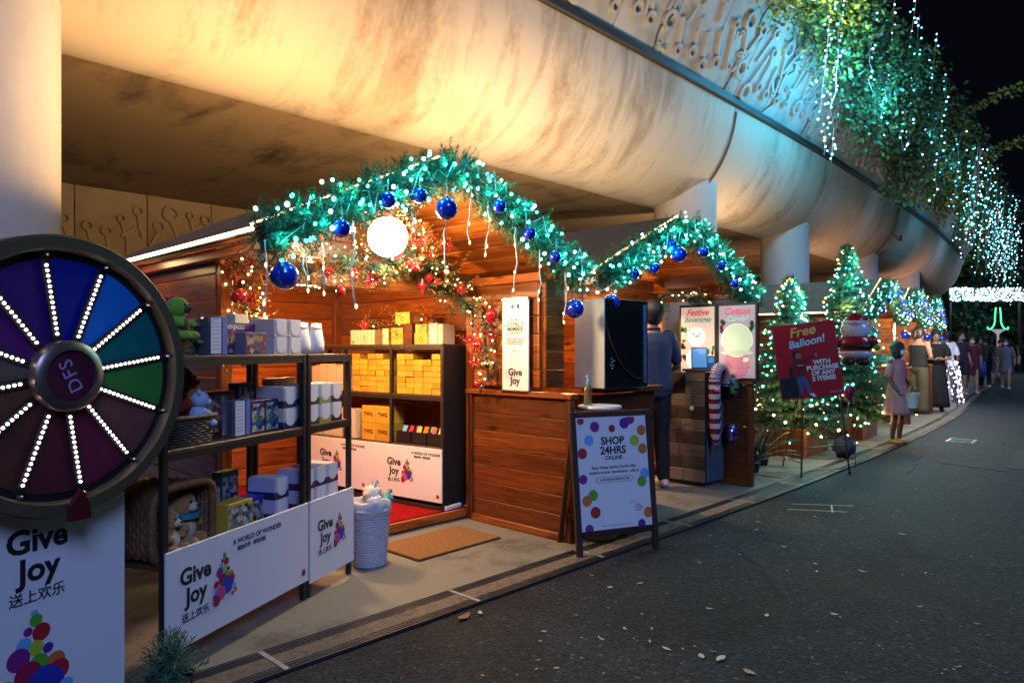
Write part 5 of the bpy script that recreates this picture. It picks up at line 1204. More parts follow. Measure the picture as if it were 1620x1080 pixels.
# menu boards
def menu(label, y, kind):
    t = thing('menu_board', label, 'menu board', (6.245, y, 1.0), 0, 'menu boards on the half wall')
    mb = MB(); mb.box((.012, 0, .365), (.03, .405, .74), b=.003); mb.build('frame', m_black, t)
    def rect(nm, y0, y1, z0, z1, mat, d=.0045):
        mb = MB(); mb.box((-.003 - d / 2, (y0 + y1) / 2, (z0 + z1) / 2), (d, y1 - y0, z1 - z0)); return mb.build(nm, mat, t)
    def disc(nm, y0, z0, ry, rz_, mat, d, parent=None, a0=0, a1=2 * PI):
        poly = [(ry * math.cos(a0 + (a1 - a0) * i / 24), rz_ * math.sin(a0 + (a1 - a0) * i / 24)) for i in range(25 if a1 - a0 < 6.2 else 24)]
        mb = MB(); mb.prism(poly, frame((0, -1, 0), (0, 0, 1), (-d, y0, z0)), .0006); return mb.build(nm, mat, parent or t, fix=False)
    def lit(n, c, s): return M('screen_' + n, c, rough=.25, emit=c, estr=s)
    W_ = .36
    if kind == 0:
        scr = rect('screen', -W_ / 2, W_ / 2, .03, .71, lit('cream', (.60, .50, .42), .55))
        rr_ = random.Random(2)
        for i in range(14): disc('berry_print', rr_.choice((-1, 1)) * rr_.uniform(.11, .175), rr_.uniform(.12, .55), rr_.uniform(.012, .03), rr_.uniform(.012, .03), lit(*rr_.choice((('red', (.45, .02, .03), .5), ('leaf', (.03, .16, .04), .4), ('dk', (.12, .05, .04), .3)))), .0080)
        for (z, r) in ((.20, .115), (.42, .095)): disc('snowman_print', .01, z, r, r, lit('snow', (.80, .77, .74), .75), .0090)
        for dy in (-.03, .03): disc('coal_eye', .01 + dy, .45, .008, .009, m_ink, .0097)
        disc('carrot_nose', .0, .425, .03, .008, lit('carrot', (.5, .12, .03), .5), .0097)
        text('Festive', .085, lit('title_red', (.55, .02, .04), .7), scr, (-.0090, 0, .655), xdir=(0, -1, 0), bold=.02, shear=.3); text('Beverages', .070, lit('title_deepmint', (.05, .30, .24), .4), scr, (-.0098, 0, .585), xdir=(0, -1, 0), bold=.02, shear=.3)
    else:
        scr = rect('screen', -W_ / 2, W_ / 2, .03, .71, lit('mauve', (.42, .36, .42), .5))
        disc('cup_print', 0, .16, .13, .14, lit('rose', (.55, .20, .26), .55), .0075)
        disc('floss_print', 0, .38, .15, .16, lit('mint', (.55, .70, .45), .6), .0085)
        mb = MB(); mb.ring(.152, .160, frame((0, -1, 0), (0, 0, 1), (-.0095, 0, .38)), .0006, n=32, a0=R(-20), a1=R(200)); mb.build('dome_print', lit('snow', (.80, .77, .74), .75), t)
        disc('lid_print', 0, .265, .165, .025, lit('lidg', (.50, .60, .46), .55), .0098)
        rr_ = random.Random(8)
        for i in range(10): disc('leaf_print', rr_.choice((-1, 1)) * rr_.uniform(.13, .17), rr_.uniform(.45, .57), .02, .025, lit(*rr_.choice((('leaf', (.03, .16, .04), .4), ('dk', (.12, .05, .04), .3)))), .0072)
        text('Cotton', .088, lit('title_pink', (.70, .05, .14), .7), scr, (-.0090, 0, .655), xdir=(0, -1, 0), bold=.02, shear=.3); text('Candy!', .074, lit('title_mint', (.35, .62, .52), .6), scr, (-.0098, 0, .585), xdir=(0, -1, 0), bold=.02, shear=.3)
        text('$8', .05, lit('snow', (.8, .77, .74), .75), scr, (-.0105, -.09, .20), xdir=(0, -1, 0), bold=.03)
    mb = MB()
    for (a, b2) in (((-.16, .05), (.16, .05)), ((.16, .05), (.16, .13)), ((.16, .13), (-.16, .13)), ((-.16, .13), (-.16, .05))): mb.tube([(-.009, a[0], a[1]), (-.009, b2[0], b2[1])], .0022, n=4)
    mb.build('price_frame', m_plasticwhite, scr)
    text('SINGLE 6\nDOUBLE 9', .022, m_ink if kind == 0 else m_plasticwhite, scr, (-.0085, .06, .09), xdir=(0, -1, 0), bold=.02)
menu('lit menu board reading Festive Beverages with a snowman print', 3.495, 0)
menu('lit menu board reading Cotton Candy with a pale green cup print', 3.085, 1)
lamp('menu_glow', 'POINT', (6.0, 3.3, 1.35), 1.6, (1, .85, .75), .12)
# wood-clad cart with grey ribbed side
t = thing('drinks_cart', 'drinks cart clad in mixed reclaimed planks with a blue grey ribbed side', 'cart', (5.93, 3.25, 0.018))
CL = [wood('plank_%d' % i, a, b2, rough=.6, knots=False, coat=0) for i, (a, b2) in enumerate((((.10, .075, .055), (.20, .155, .12)), ((.05, .033, .024), (.11, .075, .052)), ((.16, .125, .095), (.27, .215, .17)), ((.03, .022, .018), (.07, .05, .038))))]
mb = MB(); mb.box((.36, .21, .535), (.68, .38, 1.05)); mb.build('carcass', m_black, t)
rr_ = random.Random(5)
for i in range(9):
    z = .04 + .117 * (i + .5); cut = rr_.uniform(.12, .3); top = i > 6
    y1 = .20 if top else .42
    if top: board(t, (.008, .0, z), (.008, y1, z), .114, .014, CL[(i * 2 + 1) % 3], name='plank')
    else:
        board(t, (.008, .0, z), (.008, cut, z), .114, .014, CL[(i * 3) % 4], name='plank'); board(t, (.008, cut + .002, z), (.008, y1, z), .114, .014, CL[(i * 5 + 2) % 4], name='plank')
m_ribm = M('grey_rib', (.065, .085, .115), rough=.5, var=.2, vscale=10)
for i in range(10):
    x = .03 + .07 * i; mb = MB(); mb.box((x + .03, -.004, .55), (.066, .018 if i % 2 else .012, 1.02), b=.003); mb.build('rib', m_ribm, t)
mb = MB(); mb.box((.36, .10, 1.085), (.74, .26, .022), b=.003); mb.build('cart_top', CL[1], t)
mb = MB(); mb.prism(disc_poly(.022, 18), frame((0, -1, 0), (0, 0, 1), (-.0005, .13, .73)), .006); mb.build('round_badge', m_plasticwhite, t)
t = thing('tablet', 'tilted blue tablet standing on the drinks cart', 'tablet', (5.98, 3.33, 1.115), R(-55))
T = Matrix.Translation((0, 0, .10)) @ Matrix.Rotation(R(-18), 4, 'X')
mb = MB(); mb.box((0, 0, 0), (.15, .01, .21), b=.004, mtx=T); mb.build('tablet_body', m_black, t)
mb = MB(); mb.box((0, 0, 0), (.13, .002, .185), mtx=T @ Matrix.Translation((0, -.006, 0))); mb.build('screen', M('tablet_screen', (.05, .14, .30), rough=.15, emit=(.10, .30, .62), estr=.7), t)
mb = MB(); mb.tube([(0, .02, .10), (0, .08, .0)], .008); mb.build('prop', m_black, t)
t = thing('card_reader', 'small blue card reader beside the tablet on the cart', 'card reader', (6.12, 3.30, 1.115), R(-50)); mb = MB(); mb.box((0, 0, .06), (.09, .03, .12), b=.005); mb.build('reader_body', M('reader_blue', (.08, .20, .35), rough=.4), t)
mb = MB(); mb.box((0, -.016, .08), (.07, .003, .05)); mb.build('reader_screen', MATS['tablet_screen'], t)
# candy cane balloon
cc = thing('candy_cane_balloon', 'striped candy cane foil balloon tied to the front of the cart', 'balloon', (5.97, 3.17, 0.42), 0)
path = [(0.02, 0, 0), (0.01, 0, .2), (0, 0, .4), (0, 0, .58)]
for i in range(1, 9): a = PI * i / 8; path.append((.10 - .10 * math.cos(a), 0, .58 + .12 * math.sin(a)))
path.append((.20, 0, .52)); path = catmull(path, 9)
m_cw = M('balloon_white', (.62, .55, .62), rough=.25, coat=.5); m_cr = M('balloon_stripe', (.16, .015, .03), rough=.25, coat=.5)
mb = MB(); n = 14; vs = []; k = len(path)
mb.tube(path, [.022 + .030 * min(1, i / 6, (k - 1 - i) / 6) + .002 * math.sin(i * 1.6) for i in range(k)], n=n)
mb.m = [((i // n) + (i % n > 6)) // 2 % 2 for i in range(len(mb.f))]
mb.build('striped_tube', [m_cw, m_cr], cc, smooth=True)
mb = MB(); mb.tube([(.02, 0, 0), (.03, -.01, -.05)], [.006, .014], n=6); mb.build('inflation_tail', m_cr, cc)
def foil(label, loc, r, mats, seed, sc=(1, .55, 1)):
    t = thing('foil_balloon', label, 'balloon', loc); rng = random.Random(seed); mb = MB(); mb.ball((0, 0, 0), r, 20, 14, sc=sc); mb.m = [rng.randrange(len(mats)) for _ in mb.f]
    mb.v = [tuple(Vector(p) * (1 + .05 * math.sin(7 * math.atan2(p[2], p[0])))) for p in mb.v]; mb.build('envelope', mats, t, smooth=True)
    mb = MB(); mb.tube([(0, 0, -r * sc[2]), (.01, 0, -r * sc[2] - .03)], [.004, .012], n=6); mb.tube([(0, 0, -r), (.02, .03, -r - .2)], .0012, n=4); mb.build('tail', m_plasticwhite, t)
foil('green dotted foil balloon floating beside the candy cane balloon', (6.30, 3.13, .96), .12, [PAL['teal'], PAL['green'], PAL['crimson'], m_black], 1)
foil('white foil balloon behind the green dotted balloon', (6.42, 3.12, 1.08), .075, [m_plasticwhite, m_cello], 2)
foil('dark silver foil balloon low on the ribbed cart side', (6.30, 3.15, .50), .10, [m_black, MATS['silver_foil'], PAL['violet']], 3)
foil('small red foil balloon on the ribbed cart side', (6.45, 3.15, .72), .065, [PAL['crimson'], m_cr], 4)
# red bauble-like pompoms of the cane
bauble((5.93, 3.12, .93), .028, 'pink pompom hanging at the candy cane crook', mat=M('pompom_pink', (.62, .34, .42), rough=.8), wire=.03, name='pompom')
# hand-tied leafy plants between cart and planter
def strap_plant(label, loc, seed, n, L, mat):
    t = thing('strap_leaf_plant', label, 'plant', loc); rng = random.Random(seed)
    for i in range(n):
        a = rng.uniform(0, 2 * PI); e = rng.uniform(.4, 1.3); l = L * rng.uniform(.6, 1.1); pts = []
        for j in range(6):
            u = j / 5; pts.append(Vector((math.cos(a) * l * u * math.cos(e) , math.sin(a) * l * u * math.cos(e), .08 + l * (u * math.sin(e) - .35 * u * u))))
        mb = MB(); w = .018; vs = []
        for j, p in enumerate(pts):
            s = Vector((-math.sin(a), math.cos(a), 0)) * w * math.sin(PI * (.12 + .83 * j / 5)); vs += [p - s, p + Vector((0, 0, -.004)), p + s]
        mb.add(vs, [f for j in range(5) for f in ((3 * j, 3 * j + 1, 3 * j + 4, 3 * j + 3), (3 * j + 1, 3 * j + 2, 3 * j + 5, 3 * j + 4))]); mb.build('leaf', mat, t, smooth=True, fix=False)
    mb = MB(); mb.lathe([(.07, 0), (.09, .10), (.08, .10), (0, .09)], n=14); mb.build('pot', m_black, t)
m_strap = M('strap_leaf', (.035, .075, .06), rough=.35, var=.3, vscale=20)
strap_plant('dark strap leafed plant by the drinks cart corner', (7.05, 3.32, .018), 3, 22, .75, m_strap)
strap_plant('second strap leafed plant touching the wooden planter', (7.55, 3.45, .018), 4, 18, .6, m_strap)
strap_plant('tall strap leafed plant against the drinks hut side', (6.85, 3.75, .018), 5, 20, 1.25, m_strap)
# hanging greenery under the drinks hut roof
deco_garland('eave_vine', 'green leafy vine with teal lights under the right eave of the drinks hut', [(5.75, 3.6, 1.80), (6.15, 3.5, 1.80), (6.5, 3.45, 1.80)], .07, 80, 15, 0, 0, 12, gold=6)
# easel with red balloon sign
ez = thing('easel', 'thin brass easel holding the red Free Balloon sign', 'easel', (7.42, 2.70, 0.0), math.atan2(2.53 - 2.79, 7.74 - 7.13))
m_brass = M('brass_tube', (.32, .22, .08), rough=.35, metal=.9)
for (a, b2) in (((-.33, 0, 0), (-.20, .10, 1.50)), ((.33, 0, 0), (.20, .10, 1.50)), ((0, .60, 0), (0, .12, 1.62))): mb = MB(); mb.tube([a, b2], .009, n=8); mb.build('leg', m_brass, ez, smooth=True)
for (a, b2) in (((-.30, .02, .30), (.30, .02, .30)), ((-.33, .0, .75), (.33, .0, .75)), ((-.20, .1, 1.50), (.20, .1, 1.50)), ((-.30, .03, .15), (.0, .55, .12)), ((.30, .03, .15), (.0, .55, .12)), ((-.5, .30, .015), (.5, .2, .015))): mb = MB(); mb.tube([a, b2], .007, n=6); mb.build('crossbar', m_brass, ez, smooth=True)
for x in (-.33, .33): mb = MB(); mb.lathe([(.014, 0), (.016, .02), (.010, .03)], n=10, c=(x, 0, 0)); mb.build('rubber_foot', m_black, ez)
rs = thing('balloon_sign', 'red sign reading Free Balloon with purchase of any 2 items', 'sign', ez.matrix_basis @ Vector((-.06, .035, .80)) if False else (0, 0, 0))
rs.location = Matrix.Translation(ez.location) @ Matrix.Rotation(ez.rotation_euler.z, 4, 'Z') @ Vector((-.05, -.005, .83)); rs.location = (7.24, 2.76, .80); rs.rotation_euler = (R(-4), R(-7), R(-58))
mb = MB(); mb.box((0, 0, .39), (.60, .012, .76), b=.002); bd = mb.build('board', M('sign_red', (.48, .010, .018), rough=.4), rs)
FX = -.0068
text('Free', .14, M('sign_gold', (.80, .50, .10), rough=.5), bd, (-.02, FX, .685), bold=.02, shear=.3, up=(-.10, 0, 1), xdir=(1, 0, .10)); text('Balloon!', .108, M('sign_sky', (.42, .72, .78), rough=.5), bd, (.01, FX, .575), bold=.025, shear=.2, up=(-.12, 0, 1), xdir=(1, 0, .12))
for i, s_ in enumerate(('WITH', 'PURCHASE', 'OF ANY', '2 ITEMS!')): text(s_, .062, m_white, bd, (.13, FX, .36 - .055 * i), bold=.04)
text('Gardens', .02, m_white, bd, (.2, FX, .05)); mb = MB(); mb.prism(disc_poly(.016, 14), frame((1, 0, 0), (0, 0, 1), (.265, FX, .05)), .0005); mb.build('logo_disc', PAL['teal'], bd, fix=False)
# the printed figure on the sign: dark hair, red top, jeans
def pr_(nm, poly, mat, d): mb = MB(); mb.prism(poly, frame((1, 0, 0), (0, 0, 1), (0, FX - d, 0)), .0003); mb.build(nm, mat, bd, fix=False)
m_skinp = M('print_skin', (.35, .17, .10), rough=.5)
pr_('figure_hair', disc_poly(.042, 16, -.10, .455), m_ink, .0001); pr_('figure_face', disc_poly(.030, 16, -.085, .445), m_skinp, .0004)
pr_('figure_top', [(-.15, .40), (-.06, .41), (.07, .44), (.075, .415), (-.03, .36), (-.04, .23), (-.14, .23)], M('print_dark_red', (.20, .004, .010), rough=.5), .0007)
pr_('figure_hand', disc_poly(.018, 12, .085, .435), m_skinp, .001)
pr_('figure_jeans', [(-.13, .232), (-.04, .232), (-.005, .06), (-.035, .055), (-.075, .19), (-.09, .05), (-.12, .05)], M('print_jeans', (.05, .10, .24), rough=.5), .001)
pr_('figure_shoe', [(-.035, .055), (.01, .055), (.035, .02), (.01, .015)], m_white, .0013)
pr_('figure_boxes', [(-.29, .03), (-.10, .03), (-.10, .23), (-.15, .23), (-.15, .33), (-.19, .34), (-.19, .23), (-.29, .23)], m_ink, .0005)
text('FESTIVE', .018, m_white, bd, (-.075, FX - .0012, .345), bold=.01)
# round foil balloon of a bearded man in a red suit, on a stick behind the easel
sb = thing('figure_balloon', 'foil balloon of a white bearded man in a red suit behind the easel', 'balloon', (7.98, 2.60, 1.35), R(-71)); sb.scale = (.78, .78, .78)
m_fred = M('foil_red', (.34, .02, .025), rough=.22, coat=.6); m_fw = M('foil_white', (.62, .66, .72), rough=.25, coat=.6); m_fsk = M('foil_skin', (.55, .30, .22), rough=.3)
mb = MB(); mb.ball((0, 0, 0), .21, 20, 14, sc=(1.05, .5, .85)); mb.build('suit', m_fred, sb, smooth=True)
mb = MB(); mb.ball((0, -.01, .20), .17, 20, 14, sc=(1.1, .55, .85)); mb.build('beard', m_fw, sb, smooth=True)
mb = MB(); mb.ball((0, -.05, .275), .085, 16, 10, sc=(1.2, .6, .7)); mb.build('face', m_fsk, sb, smooth=True)
mb = MB(); mb.lathe([(.15, .30), (.13, .35), (.06, .42), (.0, .44)], n=18, sy=.5); mb.ball((.12, 0, .36), .045, 10, 8); mb.build('cap', m_fred, sb, smooth=True)
mb = MB(); mb.lathe([(.155, .285), (.17, .30), (.155, .325), (.14, .30)], n=20, sy=.55); mb.build('cap_trim', m_fw, sb, smooth=True)
mb = MB(); mb.lathe([(.218, -.06), (.228, -.03), (.224, .0)], n=24, sy=.5); mb.build('belt', m_black, sb, smooth=True)
mb = MB(); mb.box((0, -.112, -.03), (.06, .012, .05), b=.004); mb.build('buckle', m_goldb, sb)
mb = MB(); mb.lathe([(.16, -.2), (.225, -.13), (.22, -.10), (.17, -.09)], n=20, sy=.5); mb.build('coat_trim', m_fw, sb, smooth=True)
mb = MB()
for q in (-1, 1): mb.ball((q * .09, -.03, -.24), .085, 12, 8, sc=(1.1, .8, .7))
mb.build('boots', m_black, sb, smooth=True)
for q in (-1, 1): mb = MB(); mb.tube([(q * .18, -.02, .10), (q * .25, -.04, .0)], [.06, .05], n=10); mb.build('sleeve', m_fred, sb, smooth=True); mb = MB(); mb.ball((q * .26, -.05, -.04), .045, 10, 8); mb.build('mitten', MATS['print_green'], sb, smooth=True)
mb = MB(); mb.tube([(0, 0, -.2), (.02, .02, -.9), (0, 0, -1.73)], .006, n=6); mb.build('stick', m_brass, sb)
foil('dark red foil balloon tied low behind the easel', (8.15, 2.72, .82), .09, [m_cr, PAL['crimson']], 7)
crumple('cloth_sack', 'blue grey cloth sack slumped on the pavement behind the easel', (8.75, 2.98, .018), .14, M('sack_cloth', (.02, .025, .05), rough=.9), 9, (1.1, .8, .9), cat='sack')
# easel-like stand farther along with a wooden tray
t = thing('selfie_stand', 'slanting wooden tripod stand beside the man in white', 'stand', (18.2, 4.02, 0.018))
for (a, b2) in (((.0, -.25, 0), (.1, .1, 1.45)), ((.3, .1, 0), (.1, .1, 1.45)), ((-.15, .25, 0), (.1, .1, 1.45))): mb = MB(); mb.tube([a, b2], .018, n=6); mb.build('leg', M('stand_wood', (.16, .06, .03), rough=.5), t)
mb = MB(); mb.box((.08, .08, .95), (.35, .2, .03), b=.004); mb.build('tray', MATS['stand_wood'], t)
# white wire figure with lights
t = thing('light_sculpture', 'waist high white wire sculpture covered in cool white lights', 'light sculpture', (19.3, 4.22, .018)); rng = random.Random(41)
mb = MB()
for i in range(9): a = 2 * PI * i / 9; mb.tube([(.34 * math.cos(a), .34 * math.sin(a), 0), (.28 * math.cos(a), .28 * math.sin(a), .6), (.12 * math.cos(a), .12 * math.sin(a), 1.0)], .008, n=4)
mb.build('wire_frame', m_plasticwhite, t)
mb = MB()
for i in range(120): a = rng.uniform(0, 2 * PI); z = rng.random(); r = .35 - .12 * z; mb.ball((r * math.cos(a), r * math.sin(a), z), .020, 6, 4)
o = mb.build('cool_bulb', glow('cool_bulb', (.62, .60, 1.0), 6), t, smooth=True, fix=False); o['kind'] = 'stuff'
lamp('sculpture_glow', 'POINT', (18.8, 3.9, .7), 6, (.6, .6, 1), .2)

for hi, lab in ((2, 'glowing white menu panel inside the hut behind the tall tree'), (3, 'glowing white menu panel in the hut behind the woman in olive trousers'), (4, 'glowing white menu panel in the farthest hut')):
    l, rz = HUTS[hi]; T = Matrix.Translation(l) @ Matrix.Rotation(rz, 4, 'Z')
    t = thing('lit_menu_sign', lab, 'sign', T @ Vector((.1, .70, 1.02)), rz)
    mb = MB(); mb.box((0, 0, .30), (1.2, .03, .55), b=.004); mb.build('light_panel', glow('panel_cool', (.85, .92, 1.0), 2.2), t)
    mb = MB(); mb.box((0, .01, .30), (1.25, .03, .60), b=.004); mb.build('surround', m_frame, t)
    p = T @ Vector((0.1, -.55, 1.75)); lamp('stall_front_fill', 'POINT', p, 85, (1.0, .88, .74), .15)  # added lamp without a fixture, brightens the people before the hut
# ================================================================ people
m_skin = M('skin_light', (.42, .235, .155), rough=.5, sub=.0, var=.08, vscale=20); m_skin2 = M('skin_tan', (.26, .125, .075), rough=.5, var=.08, vscale=20); m_skin3 = M('skin_brown', (.12, .055, .035), rough=.5, var=.08, vscale=20)
m_hair = M('black_hair', (.010, .008, .008), rough=.62, var=.3, vscale=60, stretch=(4, 4, .5)); m_hairb = M('brown_hair', (.045, .02, .012), rough=.4)
m_mask = M('mask_white', (.66, .68, .70), rough=.7); m_maskb = M('mask_blue', (.28, .46, .62), rough=.7)
def remeshed(mb, name, mat, parent, vox=.012, smooth=4):
    """weld overlapping volumes into one continuous skin"""
    me = mb.mesh(name, mat); o = bpy.data.objects.new(name, me); COL.objects.link(o)
    r = o.modifiers.new('weld', 'REMESH'); r.mode = 'VOXEL'; r.voxel_size = vox
    s = o.modifiers.new('soft', 'SMOOTH'); s.iterations = smooth; s.factor = .5
    dg = bpy.context.evaluated_depsgraph_get(); m2 = bpy.data.meshes.new_from_object(o.evaluated_get(dg), depsgraph=dg)
    bpy.data.objects.remove(o); m2.name = name; m2.materials.clear(); m2.materials.append(mat)
    m2.polygons.foreach_set('use_smooth', [True] * len(m2.polygons)); m2.update()
    return put(name, m2, parent)
def rings(mb, rows, n=14):
    """rows: (cx, cy, z, rx, ry) stacked elliptical sections"""
    mb.sweep([[(x + a * math.cos(2 * PI * k / n), y + b2 * math.sin(2 * PI * k / n), z) for k in range(n)] for (x, y, z, a, b2) in rows], closed=True)
def limb(mb, pts, rs): 
    mb.tube(pts, rs, n=10)
    for p, r in zip(pts, rs): mb.ball(p, r, 10, 7)
def hand(mb, wrist, d, side, palm, curl=.5, s=1.0):
    """palm and five separate, bent fingers; d runs from wrist to fingertips, palm is the way the palm faces"""
    d = Vector(d).normalized(); pn = Vector(palm); pn = (pn - d * pn.dot(d)).normalized(); w = d.cross(pn)
    c = Vector(wrist) + d * .045 * s; mb.box(c, (1, 1, 1), mtx=Matrix.Translation(c) @ Matrix((d * .085 * s, w * .075 * s, pn * .028 * s)).transposed().to_4x4())
    for i, (o, l) in enumerate(((-.030, .062), (-.010, .075), (.010, .070), (.029, .052))):
        b2 = Vector(wrist) + d * .085 * s + w * o * s; k1 = b2 + (d * math.cos(curl) + pn * math.sin(curl)) * l * .5 * s; k2 = k1 + (d * math.cos(curl * 2.1) + pn * math.sin(curl * 2.1)) * l * .5 * s
        mb.tube([b2 - d * .01, b2, k1, k2], [.009 * s, .0092 * s, .0085 * s, .007 * s], n=6)
    b2 = Vector(wrist) + d * .03 * s - w * .036 * s * side; k1 = b2 + (d * .6 - w * side * .7 + pn * .35).normalized() * .035 * s; k2 = k1 + (d * .9 - w * side * .2 + pn * .4).normalized() * .03 * s
    mb.tube([b2, k1, k2], [.011 * s, .010 * s, .008 * s], n=6)
def person(label, loc, heading, H=1.65, skin=None, hair=None, hairstyle='short', top=None, topkind='tee', bottom=None, botkind='trousers', shoes=None, mask=None, pose=None, group='people strolling by the huts', slim=1.0, head_yaw=0.0, head_pitch=0.0, sleeves=.5, vox=.012, belly=0.0):
    """faces +x locally; pose gives elbow/wrist (L,R) and knee/ankle (L,R) points for a 1.7 m body"""
    k = H / 1.7; skin = skin or m_skin; hair = hair or m_hair; pose = pose or {}
    t = thing('person', label, 'person', loc, heading, group); t.scale = (k, k, k)
    SH = {1: Vector((0, .175 * slim, 1.385)), -1: Vector((0, -.175 * slim, 1.385))}; HIP = {1: Vector((0, .085, .90)), -1: Vector((0, -.085, .90))}
    EL = {1: Vector(pose.get('el', (-.03, .24, 1.11))), -1: Vector(pose.get('er', (-.03, -.24, 1.11)))}; WR = {1: Vector(pose.get('wl', (.06, .25, .88))), -1: Vector(pose.get('wr', (.06, -.25, .88)))}
    KN = {1: Vector(pose.get('kl', (.015, .095, .49))), -1: Vector(pose.get('kr', (.015, -.095, .49)))}; AN = {1: Vector(pose.get('al', (-.02, .10, .085))), -1: Vector(pose.get('ar', (-.02, -.10, .085)))}
    lean = pose.get('lean', 0.0); w = slim
    def L(z): return lean * max(0, z - .95)
    TOR = [(.0, 0, .82, .085, .13 * w), (-.005, 0, .90, .11, .168 * w), (0, 0, .98, .108, .165 * w), (.005 + belly * .4, 0, 1.08, .098 + belly, .142 * w + belly), (.008, 0, 1.20, .108, .155 * w), (.005, 0, 1.31, .108, .172 * w), (-.005, 0, 1.39, .085, .165 * w), (-.008, 0, 1.43, .06, .09), (-.002, 0, 1.47, .052, .052), (.012, 0, 1.54, .05, .05)]
    TOR = [(x + L(z), y, z, a, b2) for (x, y, z, a, b2) in TOR]
    for q in (1, -1): SH[q].x += L(1.385)
    mb = MB(); rings(mb, TOR)
    HC = Vector((.03 + L(1.6) * 1.1, 0, 1.585)); HR = Matrix.Translation(HC) @ Matrix.Rotation(head_yaw, 4, 'Z') @ Matrix.Rotation(head_pitch, 4, 'Y')
    mb.ball(HC, .106, 16, 12, mtx=HR @ Matrix.Translation((-.01, 0, .025)), sc=(.98, .80, .95)); mb.ball(HC, .075, 14, 10, mtx=HR @ Matrix.Translation((.025, 0, -.045)), sc=(.88, .80, .95))
    mb.ball(HC, .018, 8, 6, mtx=HR @ Matrix.Translation((.094, 0, -.01)), sc=(1, .75, 1.3))
    for q in (1, -1): mb.ball(HC, .022, 8, 6, mtx=HR @ Matrix.Translation((-.005, q * .080, -.005)), sc=(.8, .4, 1.2))
    for q in (1, -1):
        limb(mb, [SH[q], EL[q].lerp(SH[q], .5), EL[q], EL[q].lerp(WR[q], .4), WR[q]], [.052 * w, .045, .037, .036, .025])
        d = (WR[q] - EL[q]).normalized(); hand(mb, WR[q], d, q, pose.get('palm', (0, -q, 0)), pose.get('curl', .5))
        limb(mb, [HIP[q], HIP[q].lerp(KN[q], .5), KN[q], KN[q].lerp(AN[q], .35), AN[q]], [.088 * w, .075, .052, .054, .034])
        mb.ball(AN[q] + Vector((.05, 0, -.045)), .04, 10, 7, sc=(2.2, .95, .85))
    remeshed(mb, 'body', skin, t, vox)
    # face
    for q in (1, -1):
        mb = MB(); mb.ball(HC, .0085, 8, 6, mtx=HR @ Matrix.Translation((.080, q * .032, .012)), sc=(.6, 1.3, .8)); mb.build('eye', m_hair, t, fix=False)
        mb = MB(); mb.ball(HC, .008, 6, 4, mtx=HR @ Matrix.Translation((.084, q * .034, .036)), sc=(.5, 2.2, .4)); mb.build('eyebrow', m_hair, t, fix=False)
    if mask: mb = MB(); mb.ball(HC, .068, 16, 12, mtx=HR @ Matrix.Translation((.043, 0, -.045)), sc=(1.0, 1.02, .85)); mb.build('face_mask', mask, t, smooth=True, fix=False)
    else: mb = MB(); mb.ball(HC, .012, 8, 6, mtx=HR @ Matrix.Translation((.091, 0, -.052)), sc=(.5, 1.8, .5)); mb.build('mouth', M('lips', (.25, .07, .06), rough=.4), t, fix=False)
    # hair
    mb = MB(); mb.ball(HC, .118, 18, 12, mtx=HR @ Matrix.Translation((-.026, 0, .040)), sc=(.96, .86, .96))
    if hairstyle == 'short': mb.ball(HC, .098, 12, 9, mtx=HR @ Matrix.Translation((-.045, 0, -.005)), sc=(.75, .93, 1.0))
    if hairstyle in ('bob', 'long', 'tail'): mb.ball(HC, .10, 14, 10, mtx=HR @ Matrix.Translation((-.045, 0, -.02)), sc=(.72, .98, 1.1))
    if hairstyle == 'bob':
        for q in (1, -1): mb.ball(HC, .07, 12, 9, mtx=HR @ Matrix.Translation((-.015, q * .07, -.045)), sc=(1.05, .6, 1.6))
    if hairstyle == 'long':
        rings(mb, [(HC.x - .05, 0, 1.60, .05, .085), (HC.x - .085, 0, 1.48, .045, .095), (HC.x - .10, 0, 1.36, .04, .10), (HC.x - .10, 0, 1.24, .025, .07)])
    if hairstyle == 'tail': mb.tube([HR @ Vector((-.11, 0, .06)), HR @ Vector((-.16, 0, .0)), HR @ Vector((-.15, 0, -.12)), HR @ Vector((-.13, 0, -.2))], [.03, .036, .03, .008], n=8)
    remeshed(mb, 'hair', hair, t, .010, 2)
    # clothes
    def shell(z0, z1, g, flare=0.0):
        rows = [r for r in TOR]; out = []
        zs = [z0 + (z1 - z0) * i / 7 for i in range(8)]
        for z in zs:
            for a, b2 in zip(rows, rows[1:]):
                if a[2] <= z <= b2[2]:
                    u = (z - a[2]) / (b2[2] - a[2]); out.append(tuple(a[i] + (b2[i] - a[i]) * u + (g if i > 2 else 0) + (flare * max(0, 1.05 - z) if i > 2 else 0) for i in range(5))); break
        return out
    if top:
        mb = MB(); hem = {'tee': .86, 'tank': .92, 'dress': .84, 'polo': .84}.get(topkind, .86)
        rings(mb, shell(hem, 1.425 if topkind != 'tank' else 1.36, .016, .05))
        if topkind != 'tank':
            for q in (1, -1):
                e = SH[q].lerp(EL[q], min(1, sleeves * 1.4)); limb(mb, [SH[q] + Vector((0, -q * .03, .0)), SH[q].lerp(e, .5), e], [.066 * w, .062, .058])
                if sleeves > .9: limb(mb, [EL[q], EL[q].lerp(WR[q], .85)], [.05, .042])
        else:
            for q in (1, -1): mb.tube([(L(1.36) + .07, q * .09, 1.34), (L(1.4), q * .095, 1.425), (L(1.36) - .08, q * .09, 1.34)], .018, n=6)
        remeshed(mb, {'tee': 'shirt', 'tank': 'tank_top', 'dress': 'bodice', 'polo': 'polo_shirt'}[topkind], top, t, .012, 4)
